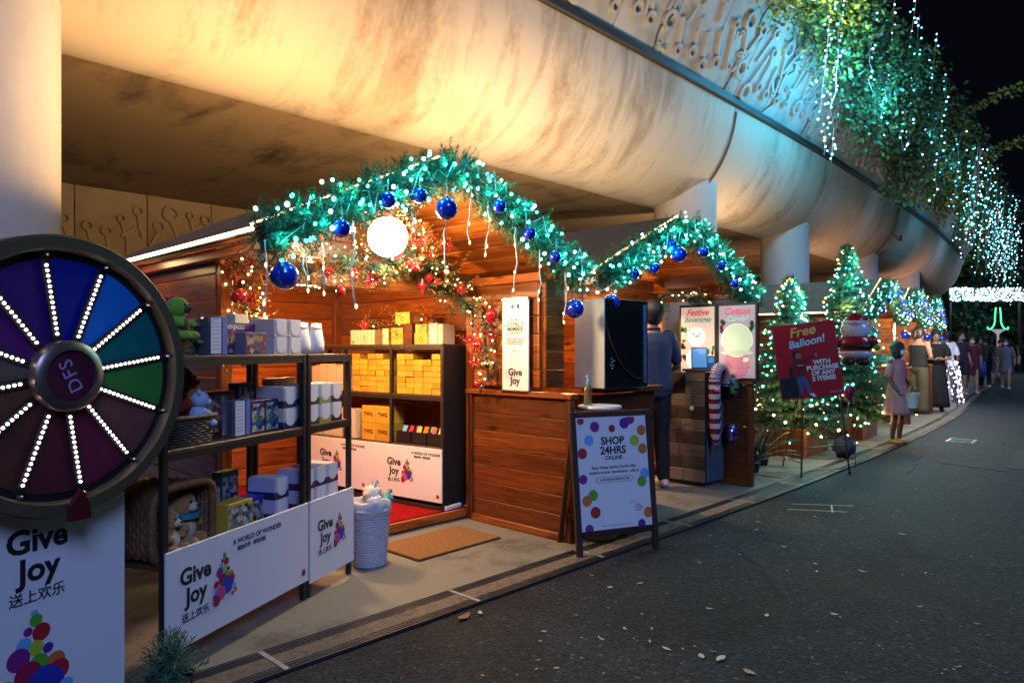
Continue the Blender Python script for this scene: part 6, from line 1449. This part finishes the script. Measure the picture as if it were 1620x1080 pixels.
        if topkind == 'polo': mb = MB(); mb.tube([(L(1.44) + .06 * math.cos(a) - .004, .064 * math.sin(a), 1.45 - .015 * math.cos(a)) for a in [2 * PI * i / 16 for i in range(17)]], .014, n=6, cap=False); mb.build('collar', top, t, smooth=True, fix=False)
    if bottom:
        mb = MB()
        if botkind in ('trousers', 'shorts', 'wide'):
            rings(mb, shell(.825, .99, .018))
            for q in (1, -1):
                end = {'trousers': .93, 'shorts': -.55, 'wide': .90}[botkind]; g = {'trousers': (.10, .092, .075, .070, .062), 'wide': (.105, .105, .10, .11, .12), 'shorts': (.105, .10, .09, 0, 0)}[botkind]
                pts = [HIP[q], HIP[q].lerp(KN[q], .5), KN[q], KN[q].lerp(AN[q], .45), KN[q].lerp(AN[q], .94)]
                if botkind == 'shorts': pts = [HIP[q], HIP[q].lerp(KN[q], .4), HIP[q].lerp(KN[q], .72)]
                limb(mb, pts, list(g[:len(pts)]))
            remeshed(mb, 'trousers' if botkind != 'shorts' else 'shorts', bottom, t, .013, 3)
        else:
            zl = {'skirt': .50, 'mini': .58, 'maxi': .10}[botkind]; wd = {'skirt': .235, 'mini': .215, 'maxi': .25}[botkind]; n = 48; secs = []
            for i in range(9):
                u = i / 8; z = 1.03 + (zl - 1.03) * u; rx = .115 + (wd * .85 - .115) * u ** .8; ry = .155 * w + (wd - .155) * u ** .8
                secs.append([(x_ * (rx + .012 * u * math.sin(9 * a)) + L(z), y_ * (ry + .012 * u * math.sin(9 * a)), z) for a in [2 * PI * j / n for j in range(n)] for x_, y_ in ((math.cos(a), math.sin(a)),)])
            mb.sweep(secs, closed=True); mb.build('skirt', bottom, t, smooth=True)
    if shoes:
        for q in (1, -1):
            mb = MB(); mb.ball(AN[q] + Vector((.052, 0, -.042)), .047, 14, 9, sc=(2.75, .98, .95)); mb.ball(AN[q] + Vector((-.01, 0, -.02)), .047, 12, 8, sc=(1, .95, 1.15))
            zmin = AN[q].z - .083; mb.v = [(x_, y_, max(z_, zmin)) for x_, y_, z_ in mb.v]; o = remeshed(mb, 'shoe', shoes, t, .010, 2)
    return t
c_ = lambda n, col, **kw: M('cloth_' + n, col, rough=.85, var=.15, vscale=9, bump=.25, bscale=60, **kw)
sh_w = M('shoe_white', (.62, .60, .58), rough=.5); sh_b = M('shoe_black', (.02, .02, .022), rough=.5); sh_y = M('shoe_yellow', (.42, .24, .06), rough=.6)
UP = R(44)
CARRY = dict(el=(.02, .25, 1.12), er=(.02, -.25, 1.12), wl=(.24, .10, 1.10), wr=(.24, -.08, 1.10), palm=(0, 0, 1), curl=.9)
# man at the drinks counter, seen from behind
person('man in a blue polo shirt standing with his back turned at the drinks cart', (5.60, 3.60, .018), R(55), 1.71, m_skin2, m_hair, 'short', c_('steel_blue', (.035, .050, .095)), 'polo', c_('charcoal', (.010, .011, .014)), 'trousers', sh_w, None, dict(er=(.05, -.27, 1.12), wr=(.22, -.14, 1.02), el=(.05, .26, 1.12), wl=(.25, .12, 1.05), palm=(0, 0, 1)), sleeves=.55, head_yaw=.2, slim=1.05, belly=.02, group=None)
# girl with a bucket
girl = person('girl in a pink dress and white mask holding a white bucket', (10.55, 2.90, .006), R(-105), 1.38, m_skin3, m_hair, 'bob', c_('dusty_pink', (.50, .19, .19)), 'dress', c_('dusty_pink2', (.52, .21, .21)), 'skirt', sh_y, m_mask, dict(el=(-.02, .23, 1.12), wl=(.16, .17, .95), er=(-.02, -.23, 1.12), wr=(.12, -.20, .90), palm=(-.3, 0, 1), curl=1.1), sleeves=.6, head_yaw=.2, slim=.95, group=None)
bk = thing('bucket', 'small white bucket hanging from the hand of the girl in pink', 'bucket', (0, 0, 0))
bp = girl.matrix_basis if False else (Matrix.Translation(girl.location) @ Matrix.Rotation(R(-105), 4, 'Z') @ Matrix.Scale(1.38 / 1.7, 4)) @ Vector((.18, .10, .62))
bk.location = bp
mb = MB(); mb.lathe([(.075, 0), (.10, .19), (.105, .195), (.098, .195), (.073, .01), (0, .01)], n=24); mb.build('pail', m_plasticwhite, bk, smooth='auto')
mb = MB(); mb.tube([(.1 * math.cos(a), 0, .185 + .10 * math.sin(a)) for a in [PI * i / 12 for i in range(13)]], .003, n=5); mb.build('handle', m_wire, bk)
PH = dict(el=(.06, .22, 1.13), wl=(.28, .06, 1.20), er=(.06, -.22, 1.13), wr=(.28, -.05, 1.20), palm=(-.4, 0, 1), curl=1.0, lean=.04)
w1 = person('woman in a black tank top and olive trousers looking at her phone', (15.7, 3.93, .018), R(-18), 1.70, m_skin, m_hairb, 'tail', c_('black', (.012, .011, .012)), 'tank', c_('olive', (.115, .085, .045)), 'wide', sh_w, None, PH, head_pitch=.35, group=None)
ph = thing('phone', 'dark mobile phone held by the woman in olive trousers', 'phone', Matrix.Translation((15.7, 3.93, .018)) @ Matrix.Rotation(R(-18), 4, 'Z') @ Vector((.37, 0, 1.25)), R(-18)); mb = MB(); mb.box((0, 0, 0), (.012, .075, .15), b=.003, mtx=Matrix.Rotation(R(50), 4, 'Y')); mb.build('phone_body', m_black, ph)
mb = MB(); mb.box((0, 0, 0), (.002, .066, .135), mtx=Matrix.Rotation(R(50), 4, 'Y') @ Matrix.Translation((-.0072, 0, 0))); mb.build('screen', M('phone_screen', (.3, .35, .4), emit=(.7, .8, 1), estr=.8), ph)
person('woman with long black hair in a long black dress beside the olive trousers', (16.5, 3.80, .018), R(200), 1.66, m_skin, m_hair, 'long', c_('black', (.012, .011, .012)), 'tee', c_('black', (.012, .011, .012)), 'maxi', sh_b, None, CARRY, head_pitch=.3, group=None)
person('man in a white shirt and grey trousers with his back turned', (20.0, 4.38, .018), R(30), 1.72, m_skin2, m_hair, 'short', c_('white', (.72, .73, .75)), 'tee', c_('grey', (.16, .16, .18)), 'trousers', sh_w, None, None, sleeves=.6, group=None)
person('man in a dark shirt and navy shorts wearing a blue mask', (22.9, 4.68, .018), R(225), 1.76, m_skin, m_hair, 'short', c_('dark_plum', (.035, .028, .04)), 'tee', c_('navy', (.02, .024, .05)), 'shorts', sh_w, m_maskb, None, head_yaw=.1, group=None)
STR = dict(kl=(.14, .09, .50), al=(.18, .09, .085), kr=(-.06, -.09, .48), ar=(-.22, -.09, .12), wl=(-.02, .25, .88), wr=(.2, -.2, .98))
person('woman in a maroon dress with bare legs walking on the road edge', (24.0, 4.62, .006), R(205), 1.66, m_skin, m_hairb, 'long', c_('maroon', (.13, .014, .028)), 'dress', c_('maroon2', (.10, .012, .024)), 'mini', sh_w, m_mask, STR, group=None)
person('man in a dark green shirt and black trousers carrying a blue bag', (27.5, 4.92, .006), R(20), 1.72, m_skin2, m_hair, 'short', c_('forest', (.02, .035, .025)), 'tee', c_('charcoal', (.010, .011, .014)), 'trousers', sh_w, None, STR, group=None)
person('man in a pale blue shirt beyond the woman in maroon', (27.9, 5.14, .018), R(230), 1.70, m_skin, m_hair, 'short', c_('pale_blue', (.20, .28, .42)), 'tee', c_('denim', (.05, .07, .13)), 'trousers', sh_w, m_maskb, None, group=None)
tb_ = thing('tote_bag', 'bright blue tote bag carried beside the man in dark green', 'bag', (26.7, 4.95, .42), R(-40))
mb = MB(); rings(mb, [(0, 0, 0, .10, .26), (0, 0, .2, .12, .30), (0, 0, .42, .09, .30), (0, 0, .5, .03, .28)], 16); mb.build('bag_body', M('tote_blue', (.015, .06, .42), rough=.5, bump=.4, bscale=9), tb_, smooth=True)
mb = MB()
for q in (-1, 1): mb.tube(catmull([(q * .04, -.12, .49), (q * .03, -.1, .62), (0, 0, .68), (q * .03, .1, .62), (q * .04, .12, .49)]), .010, n=6)
mb.build('handles', MATS['tote_blue'], tb_, smooth=True)
person('woman in a grey dress and white mask walking along the middle of the road', (27.4, 4.34, .0), R(190), 1.62, m_skin, m_hairb, 'bob', c_('slate', (.12, .14, .19)), 'dress', c_('slate2', (.12, .14, .19)), 'mini', sh_w, m_mask, STR, sleeves=.8, group=None)
sbg = thing('shoulder_bag', 'pale shoulder bag at the side of the woman in grey', 'bag', (27.6, 4.02, .80), R(10)); mb = MB(); mb.box((0, 0, .15), (.30, .09, .30), b=.03); mb.build('bag_body', M('tan_bag', (.30, .22, .16), rough=.6), sbg, smooth='auto')
mb = MB(); mb.tube(catmull([(-.13, 0, .29), (-.08, .03, .5), (0, .06, .6), (.08, .03, .5), (.13, 0, .29)]), .010, n=6); mb.build('strap', MATS['tan_bag'], sbg, smooth=True)
person('distant person in a mauve shirt and pale trousers on the road', (38.0, 6.22, 0), R(190), 1.68, m_skin2, m_hair, 'short', c_('mauve', (.20, .12, .20)), 'tee', c_('pale', (.28, .22, .22)), 'trousers', sh_b, m_mask, None, vox=.02, group=None)
person('distant person in a black shirt beyond the woman in grey', (43.5, 7.5, 0), R(10), 1.72, m_skin2, m_hair, 'short', c_('black', (.012, .011, .012)), 'tee', c_('denim', (.05, .07, .13)), 'trousers', sh_b, None, STR, vox=.02, group=None)
# ================================================================ creepers on the parapet, light curtains, far end, litter
m_leafs = [M('creeper_leaf', (.09, .20, .045), rough=.5, var=.4, vscale=6), M('creeper_leaf_yellow', (.34, .36, .05), rough=.5, var=.3, vscale=6), M('creeper_leaf_dark', (.035, .11, .045), rough=.5, var=.3, vscale=6)]
def leafmesh(mb, p, d, L, w, mat, rng):
    d = Vector(d).normalized(); s = d.cross(Vector((rng.uniform(-1, 1), rng.uniform(-1, 1), rng.uniform(-1, 1)))).normalized() * w
    mb.add([p, p + d * L * .5 + s, p + d * L, p + d * L * .5 - s], [(0, 1, 2), (0, 2, 3)], mat)
RIM = lambda x, out=0.0: Vector(pt(x, -FL * HP - .05 - out, 5.85 + HP + .1))
def creeper(label, x, n, drop, bulge, seed, size=.14, cols=(0, 0, 2, 2, 1), w=2.2):
    """a hanging mass of climber spilling over the planter rim"""
    rng = random.Random(seed); base = RIM(x); t = thing('creeper', label, 'plant', base, 0, 'creepers spilling over the flyover parapet'); mb = MB(); st = MB()
    ns = max(8, n // 60)
    for s in range(ns):
        xo = rng.gauss(0, w * .38); o = RIM(x + xo) - base + Vector((0, rng.uniform(-.1, .5), rng.uniform(0, .5))); L = drop * rng.uniform(.35, 1.0) * math.exp(-(xo / w) ** 2 * .8); b = bulge * rng.uniform(.2, 1)
        pts = []; k = 9
        for i in range(k):
            u = i / (k - 1); pts.append(o + Vector((rng.uniform(-.06, .06) * i, -b * math.sin(min(1, u * 1.6) * PI / 2) + .35 * u * L * .3, .35 * math.sin(u * PI * .7) * (1 - u) - L * u)))
        st.tube(pts, [.012] * (k - 1) + [.004], n=4, cap=False)
        for j in range(n // ns):
            i = rng.randrange(k - 1); p = pts[i].lerp(pts[i + 1], rng.random()) + Vector((rng.gauss(0, .16), rng.gauss(0, .13), rng.gauss(0, .13)))
            leafmesh(mb, p, (rng.uniform(-1, 1), rng.uniform(-1, .3), rng.uniform(-1.2, .4)), size * rng.uniform(.6, 1.2), size * .27, rng.choice(cols), rng)
    mb.build('foliage', m_leafs, t, fix=False); st.build('stems', m_twig, t, fix=False)['kind'] = 'stuff'
    return t
creeper('yellow green creeper lit from above where the leaves begin along the parapet', 11.6, 4200, 1.5, .22, 1, .11, (1, 1, 0, 0), 1.7)
creeper('bushy creeper beside the first long light strings', 13.6, 6500, 1.9, .35, 2, .12, (0, 0, 1, 2), 1.8)
creeper('dense dark creeper hanging lowest over the parapet', 16.2, 10500, 2.8, .55, 3, .13, (0, 2, 2), 2.2)
creeper('dense creeper bulging outward over the middle light strings', 19.0, 12000, 3.4, .65, 4, .14, (0, 2, 2), 2.4)
creeper('dark creeper above the light curtain', 23.0, 12000, 3.4, .8, 5, .15, (0, 2, 2, 1), 3.0)
creeper('dark creeper inside the dense light curtain', 28.5, 9000, 3.2, .8, 6, .17, (0, 2, 2, 1), 3.5)
creeper('farthest creeper at the bend of the flyover', 35.0, 7000, 3.0, .9, 7, .2, (2, 2, 0), 3.5)
# bare climbing stems on the panels
for i, (x, v0) in enumerate(((9.3, .1), (11.6, .2), (13.2, .1), (15.2, .2), (16.8, .0))):
    rng = random.Random(60 + i); t = thing('bare_vine', 'thin leafless vine climbing the relief panels', 'plant', pt(x, -.05, 5.9), 0, 'bare vines on the parapet'); b0 = Vector(pt(x, -.05, 5.9)); pts = [Vector((0, 0, 0))]
    for j in range(8): u = (j + 1) / 8 * HP; pts.append(Vector((rng.uniform(-.25, .25) + .05 * j, -FL * u - .02, u * .98)))
    mb = MB(); mb.tube(catmull([tuple(p) for p in pts], 3), .012, n=5)
    for j in (3, 5): mb.tube([pts[j], pts[j] + Vector((.3 * rng.choice((-1, 1)), -FL * .25, .3)), pts[j] + Vector((.45 * rng.choice((-1, 1)), -FL * .5, .55))], .007, n=4)
    mb.build('stem', m_twig, t, fix=False)
    mb = MB()
    for j in range(40): p = rng.choice(pts) + Vector((rng.gauss(0, .15), -.05, rng.gauss(0, .12))); leafmesh(mb, p, (rng.uniform(-1, 1), -.3, rng.uniform(-1, .3)), .08, .02, rng.choice((0, 1)), rng)
    mb.build('sparse_leaf', m_leafs, t, fix=False)['kind'] = 'stuff'
# outward arching shoots against the sky
for i, (x, o1, z0, lab) in enumerate(((23.0, 2.6, 8.0, 'upper arching shoot reaching out against the black sky'), (24.5, 3.0, 6.9, 'lower arching shoot reaching out against the black sky'))):
    rng = random.Random(80 + i); b0 = RIM(x, .8); b0.z = z0; t = thing('arching_shoot', lab, 'plant', b0); pts = catmull([(0, 0, 0), (.3, -.6, .35), (.5, -1.3, .4), (.6, -o1 * .75, .0), (.6, -o1, -1.1)], 5); mb = MB(); mb.tube(pts, .014, n=4); mb.build('stem', m_twig, t, fix=False); mb = MB()
    for p in pts:
        for j in range(14): leafmesh(mb, Vector(p) + Vector((rng.gauss(0, .07), rng.gauss(0, .07), rng.gauss(0, .07))), (rng.uniform(-1, 1), rng.uniform(-1, 1), rng.uniform(-1, 1)), .15, .035, rng.choice((0, 1, 1)), rng)
    mb.build('foliage', m_leafs, t, fix=False)
m_cyan = glow('cyan_bulb', (.14, .80, 1.0), 6.0)
def hang_string(x, out, z1, l, seed, n, label, group, r=.03, wob=.05):
    rng = random.Random(seed); b0 = Vector(pt(x, -FL * HP - out, z1)); t = thing('light_string', label, 'light string', b0, 0, group); pts = []
    for i in range(10): pts.append(Vector((rng.gauss(0, wob * .4) + .04 * i * rng.choice((0, 1)), .12 * i * l / 10, -l * i / 9)))
    mb = MB(); mb.tube(pts, .005, n=4, cap=False); mb.build('cable', m_wire, t, fix=False); mb = MB()
    for i in range(n):
        u = (i + rng.random() * .6) / n * 9; k = min(8, int(u)); mb.ball(pts[k].lerp(pts[k + 1], u - k) + Vector((rng.gauss(0, wob), rng.gauss(0, wob), 0)), r * rng.uniform(.7, 1.15), 6, 4, mat=int(rng.random() < .4))
    o = mb.build('bulb', [m_cyan, m_tealw], t, smooth=True, fix=False); o['kind'] = 'stuff'
LG = 'long teal light string hanging over the creepers'
for i, (x, out, z, l, n) in enumerate(((13.0, .25, 8.1, 3.2, 36), (13.3, .25, 7.6, 2.8, 30), (14.6, .45, 7.8, 1.4, 10), (16.0, .45, 8.6, 2.8, 22), (17.3, .55, 9.0, 3.2, 26), (17.7, .55, 8.8, 3.0, 22), (19.0, .65, 8.8, 3.2, 22), (20.2, .65, 8.2, 3.2, 20))):
    hang_string(x, out, z, l, 100 + i, n, LG, 'long light strings over the creepers', r=.021)
CUR = 'fine teal light string in the dense curtain at the bend'
rng = random.Random(9)
for i in range(34):
    x = 21.5 + i * .50; hang_string(x, .75 + rng.uniform(-.35, .4), 7.3 - i * .02 + rng.uniform(-.6, .3), rng.uniform(1.8, 3.2), 200 + i, 16, CUR, 'light curtain strings', r=.018, wob=.13)
for (x, z, e) in ((12.2, 6.3, 90), (13.3, 6.2, 150), (14.4, 5.9, 160), (15.8, 6.5, 100), (17.5, 7.4, 60), (19.5, 6.6, 45), (22, 6.3, 30), (27, 5.5, 35), (33, 5.2, 35)):
    lamp('curtain_glow', 'POINT', pt(x, -FL * HP - .35, z), e, (.06, .58, 1.0), .2)
lamp('parapet_wash', 'POINT', pt(12.3, -FL * HP - .55, 8.1), 560, (1.0, .93, .30), .15)

# ---- far end: lit beam, green lantern post, dark trees
ba = thing('light_arch', 'long horizontal beam thick with white lights spanning the far path', 'light arch', (47.4, 8.5, 0), math.atan2(7.08 - 9.98, 48.8 - 45.97))
mb = MB(); mb.box((0, 0, 4.38), (4.3, .35, .8), b=.03); mb.build('beam', M('arch_dark', (.03, .04, .04), rough=.6), ba)
for x in (-2.0, 2.0): mb = MB(); mb.tube([(x, 0, 0), (x, 0, 4.0)], .10, n=10); mb.build('post', m_black, ba)
mb = MB(); rng = random.Random(3)
for i in range(400): mb.ball((rng.uniform(-2.12, 2.12), -.2 - rng.uniform(0, .05), rng.uniform(4.0, 4.76)), rng.uniform(.028, .05), 6, 4, mat=int(rng.random() < .25))
o = mb.build('bulb', [glow('arch_white', (.85, 1.0, 1.0), 3), m_teal], ba, smooth=True, fix=False); o['kind'] = 'stuff'
mb = MB(); mb.lathe([(0, -.06), (.40, -.05), (.42, 0), (.40, .05), (0, .06)], n=28, mtx=Matrix.Translation((2.62, 0, 4.3)) @ Matrix.Rotation(R(90), 4, 'X')); mb.build('end_disc', glow('disc_white', (1, .97, 1), 2.2), ba, smooth='auto')
lamp('arch_glow', 'POINT', (46.6, 7.2, 4.2), 160, (.8, 1, 1), .5)
gl = thing('lantern_post', 'lamp post with a green glowing bell shaped ornament in front of the dark trees', 'lamp post', (41.6, 6.9, 0), R(-46))
m_gg = glow('green_tube', (.05, 1.0, .35), 1.6); m_pk = M('post_pink', (.5, .32, .30), rough=.4, emit=(1, .6, .55), estr=.35)
mb = MB(); mb.tube([(0, 0, 0), (0, 0, 2.2)], .05, n=10); mb.build('post', m_pk, gl)
for q in (-1, 1): mb = MB(); mb.tube(catmull([(q * .10, 0, 3.35), (q * .14, 0, 3.0), (q * .16, 0, 2.6), (q * .30, 0, 2.33), (q * .48, 0, 2.28), (q * .50, 0, 2.40)], 4), .035, n=6); mb.build('bell_tube', m_gg, gl, smooth=True)
mb = MB(); mb.lathe([(.05, 2.0), (.16, 2.12), (.42, 2.27), (.05, 2.25)], n=16, sy=.3); mb.build('cup', M('cup_white', (.55, .6, .58), emit=(.7, .9, .85), estr=.3), gl)
def dark_tree(label, loc, h, r, seed, n=2600):
    rng = random.Random(seed); t = thing('broadleaf_tree', label, 'tree', loc, 0, 'dark trees at the far end'); mb = MB(); mb.tube([(0, 0, 0), (.1, 0, h * .4), (0, .1, h * .75)], [.22, .16, .06], n=8)
    for i in range(6): a = i * 1.1; mb.tube([(.05, 0, h * (.35 + .06 * i)), (math.cos(a) * r * .4, math.sin(a) * r * .4, h * (.5 + .06 * i)), (math.cos(a) * r * .7, math.sin(a) * r * .7, h * (.56 + .06 * i))], [.08, .05, .02], n=6)
    mb.build('trunk', m_twig, t, fix=False); mb = MB(); cl = [Vector((rng.gauss(0, r * .42), rng.gauss(0, r * .42), h * .62 + rng.gauss(0, h * .19))) for _ in range(34)]
    for i in range(n): leafmesh(mb, rng.choice(cl) + Vector((rng.gauss(0, r * .15), rng.gauss(0, r * .15), rng.gauss(0, r * .13))), (rng.uniform(-1, 1), rng.uniform(-1, 1), rng.uniform(-1, .3)), .42, .11, rng.choice((0, 2, 2)), rng)
    mb.build('crown', m_leafs, t, fix=False)
for i, (x, y, h, r, lab) in enumerate(((52, 10.5, 9, 3.2, 'dark broadleaf tree right behind the lit beam'), (58, 6.5, 8, 3.4, 'dark broadleaf tree behind the green lantern post'), (50, 2.6, 8.5, 3.0, 'dark broadleaf tree across the road beyond the woman in grey'), (66, 13, 12, 4.5, 'tallest dark tree beyond the bend of the flyover'), (70, 3.5, 10, 4.5, 'dark broadleaf tree farthest down the road'), (44, 1.2, 6, 2.4, 'low dark tree at the road side'), (60, 0.5, 9, 3.6, 'dark tree behind the low roadside tree'))): dark_tree(lab, (x, y, 0), h, r, 300 + i)
mb = MB(); rng = random.Random(77)
for i in range(5000): x = rng.uniform(70, 120); leafmesh(mb, Vector((x, rng.uniform(-8, 30), rng.uniform(0, 6.5) * rng.random() ** .5)), (rng.uniform(-1, 1), rng.uniform(-1, 1), rng.uniform(-1, .5)), 1.1, .35, rng.choice((0, 2, 2)), rng)
tag(mb.build('far_wood', m_leafs, None, fix=False), 'dark mass of far trees closing the road', 'trees', kind='stuff')
# silhouetted tropical plants under the flyover behind the drinks hut
strap_plant('tall dark strap leafed plant under the flyover behind the drinks hut', (9.2, 5.4, .018), 12, 26, 2.9, m_leafs[2])
# warm tube light under the flyover
t = thing('tube_light', 'warm tube light fixed to the wall far under the flyover', 'tube light', (22.0, 13.6, 2.9)); mb = MB(); mb.tube([(-.9, 0, 0), (.9, 0, 0)], .035, n=8); mb.build('tube', m_led, t); mb = MB(); mb.box((0, .07, 0), (1.9, .07, .09)); mb.build('fitting', m_frame, t)
# ---- litter on the road
m_dry = [M('dry_leaf', (.38, .32, .17), rough=.7, var=.2, vscale=40), M('pale_leaf', (.50, .46, .36), rough=.7), M('brown_leaf', (.20, .12, .06), rough=.8)]
rng = random.Random(55)
SP = [(780, 1033), (1300, 1000), (1060, 1042), (930, 1010), (850, 998), (1000, 945)]
def dry(x, y, L, mi, label):
    t_ = MB(); w = L * rng.uniform(.28, .5); n = 6; vs = [(0, 0, .004)]; top = []; bot = []
    for i in range(n + 1):
        u = i / n; ww = w * math.sin(PI * u ** .8) * .5; zz = .006 + .35 * L * abs(u - .5) * rng.uniform(.1, .5); top.append((u * L - L / 2, ww, zz + .1 * ww)); bot.append((u * L - L / 2, -ww, zz))
    t_.add(top + bot, [(i, i + 1, n + 2 + i, n + 1 + i) for i in range(n)])
    o = t_.build('fallen_leaf', m_dry[mi], None, fix=False, loc=(x, y, .001), rot=(0, 0, rng.uniform(0, 6.3))); tag(o, label, 'leaf', 'fallen leaves on the road')
def gp(u, v): z = 1115 * 1.3 / (v - 552); xr = (u - 810) / 1115 * z; return (math.cos(R(44)) * z + math.sin(R(44)) * xr, math.sin(R(44)) * z - math.cos(R(44)) * xr)
for (u, v, L, mi) in ((1055, 1028, .055, 1), (1110, 1040, .05, 1), (1140, 1043, .075, 1), (1128, 1032, .035, 2), (1028, 1016, .03, 1), (1122, 964, .04, 0), (1213, 975, .045, 1), (1365, 905, .06, 0), (1240, 866, .05, 1), (1200, 827, .07, 2), (1196, 839, .05, 0), (1428, 846, .06, 0), (1362, 822, .05, 2), (1107, 891, .03, 1), (1012, 924, .045, 0), (965, 930, .04, 1), (1290, 893, .04, 0), (1292, 905, .035, 1), (1320, 973, .04, 1), (1455, 961, .04, 0), (1545, 988, .035, 0), (1186, 1065, .06, 0), (735, 977, .11, 2), (760, 971, .05, 1), (1075, 835, .06, 2)):
    x, y = gp(u, v); dry(x, y, L, mi, 'dry curled leaf lying on the dark asphalt road')
for i in range(75):
    x, y = gp(rng.uniform(760, 1640), 760 + 320 * rng.random()); 
    if y < kerb(x) - .05: dry(x, y, rng.uniform(.012, .03), rng.randrange(3), 'small pale leaf scrap on the dark asphalt road')
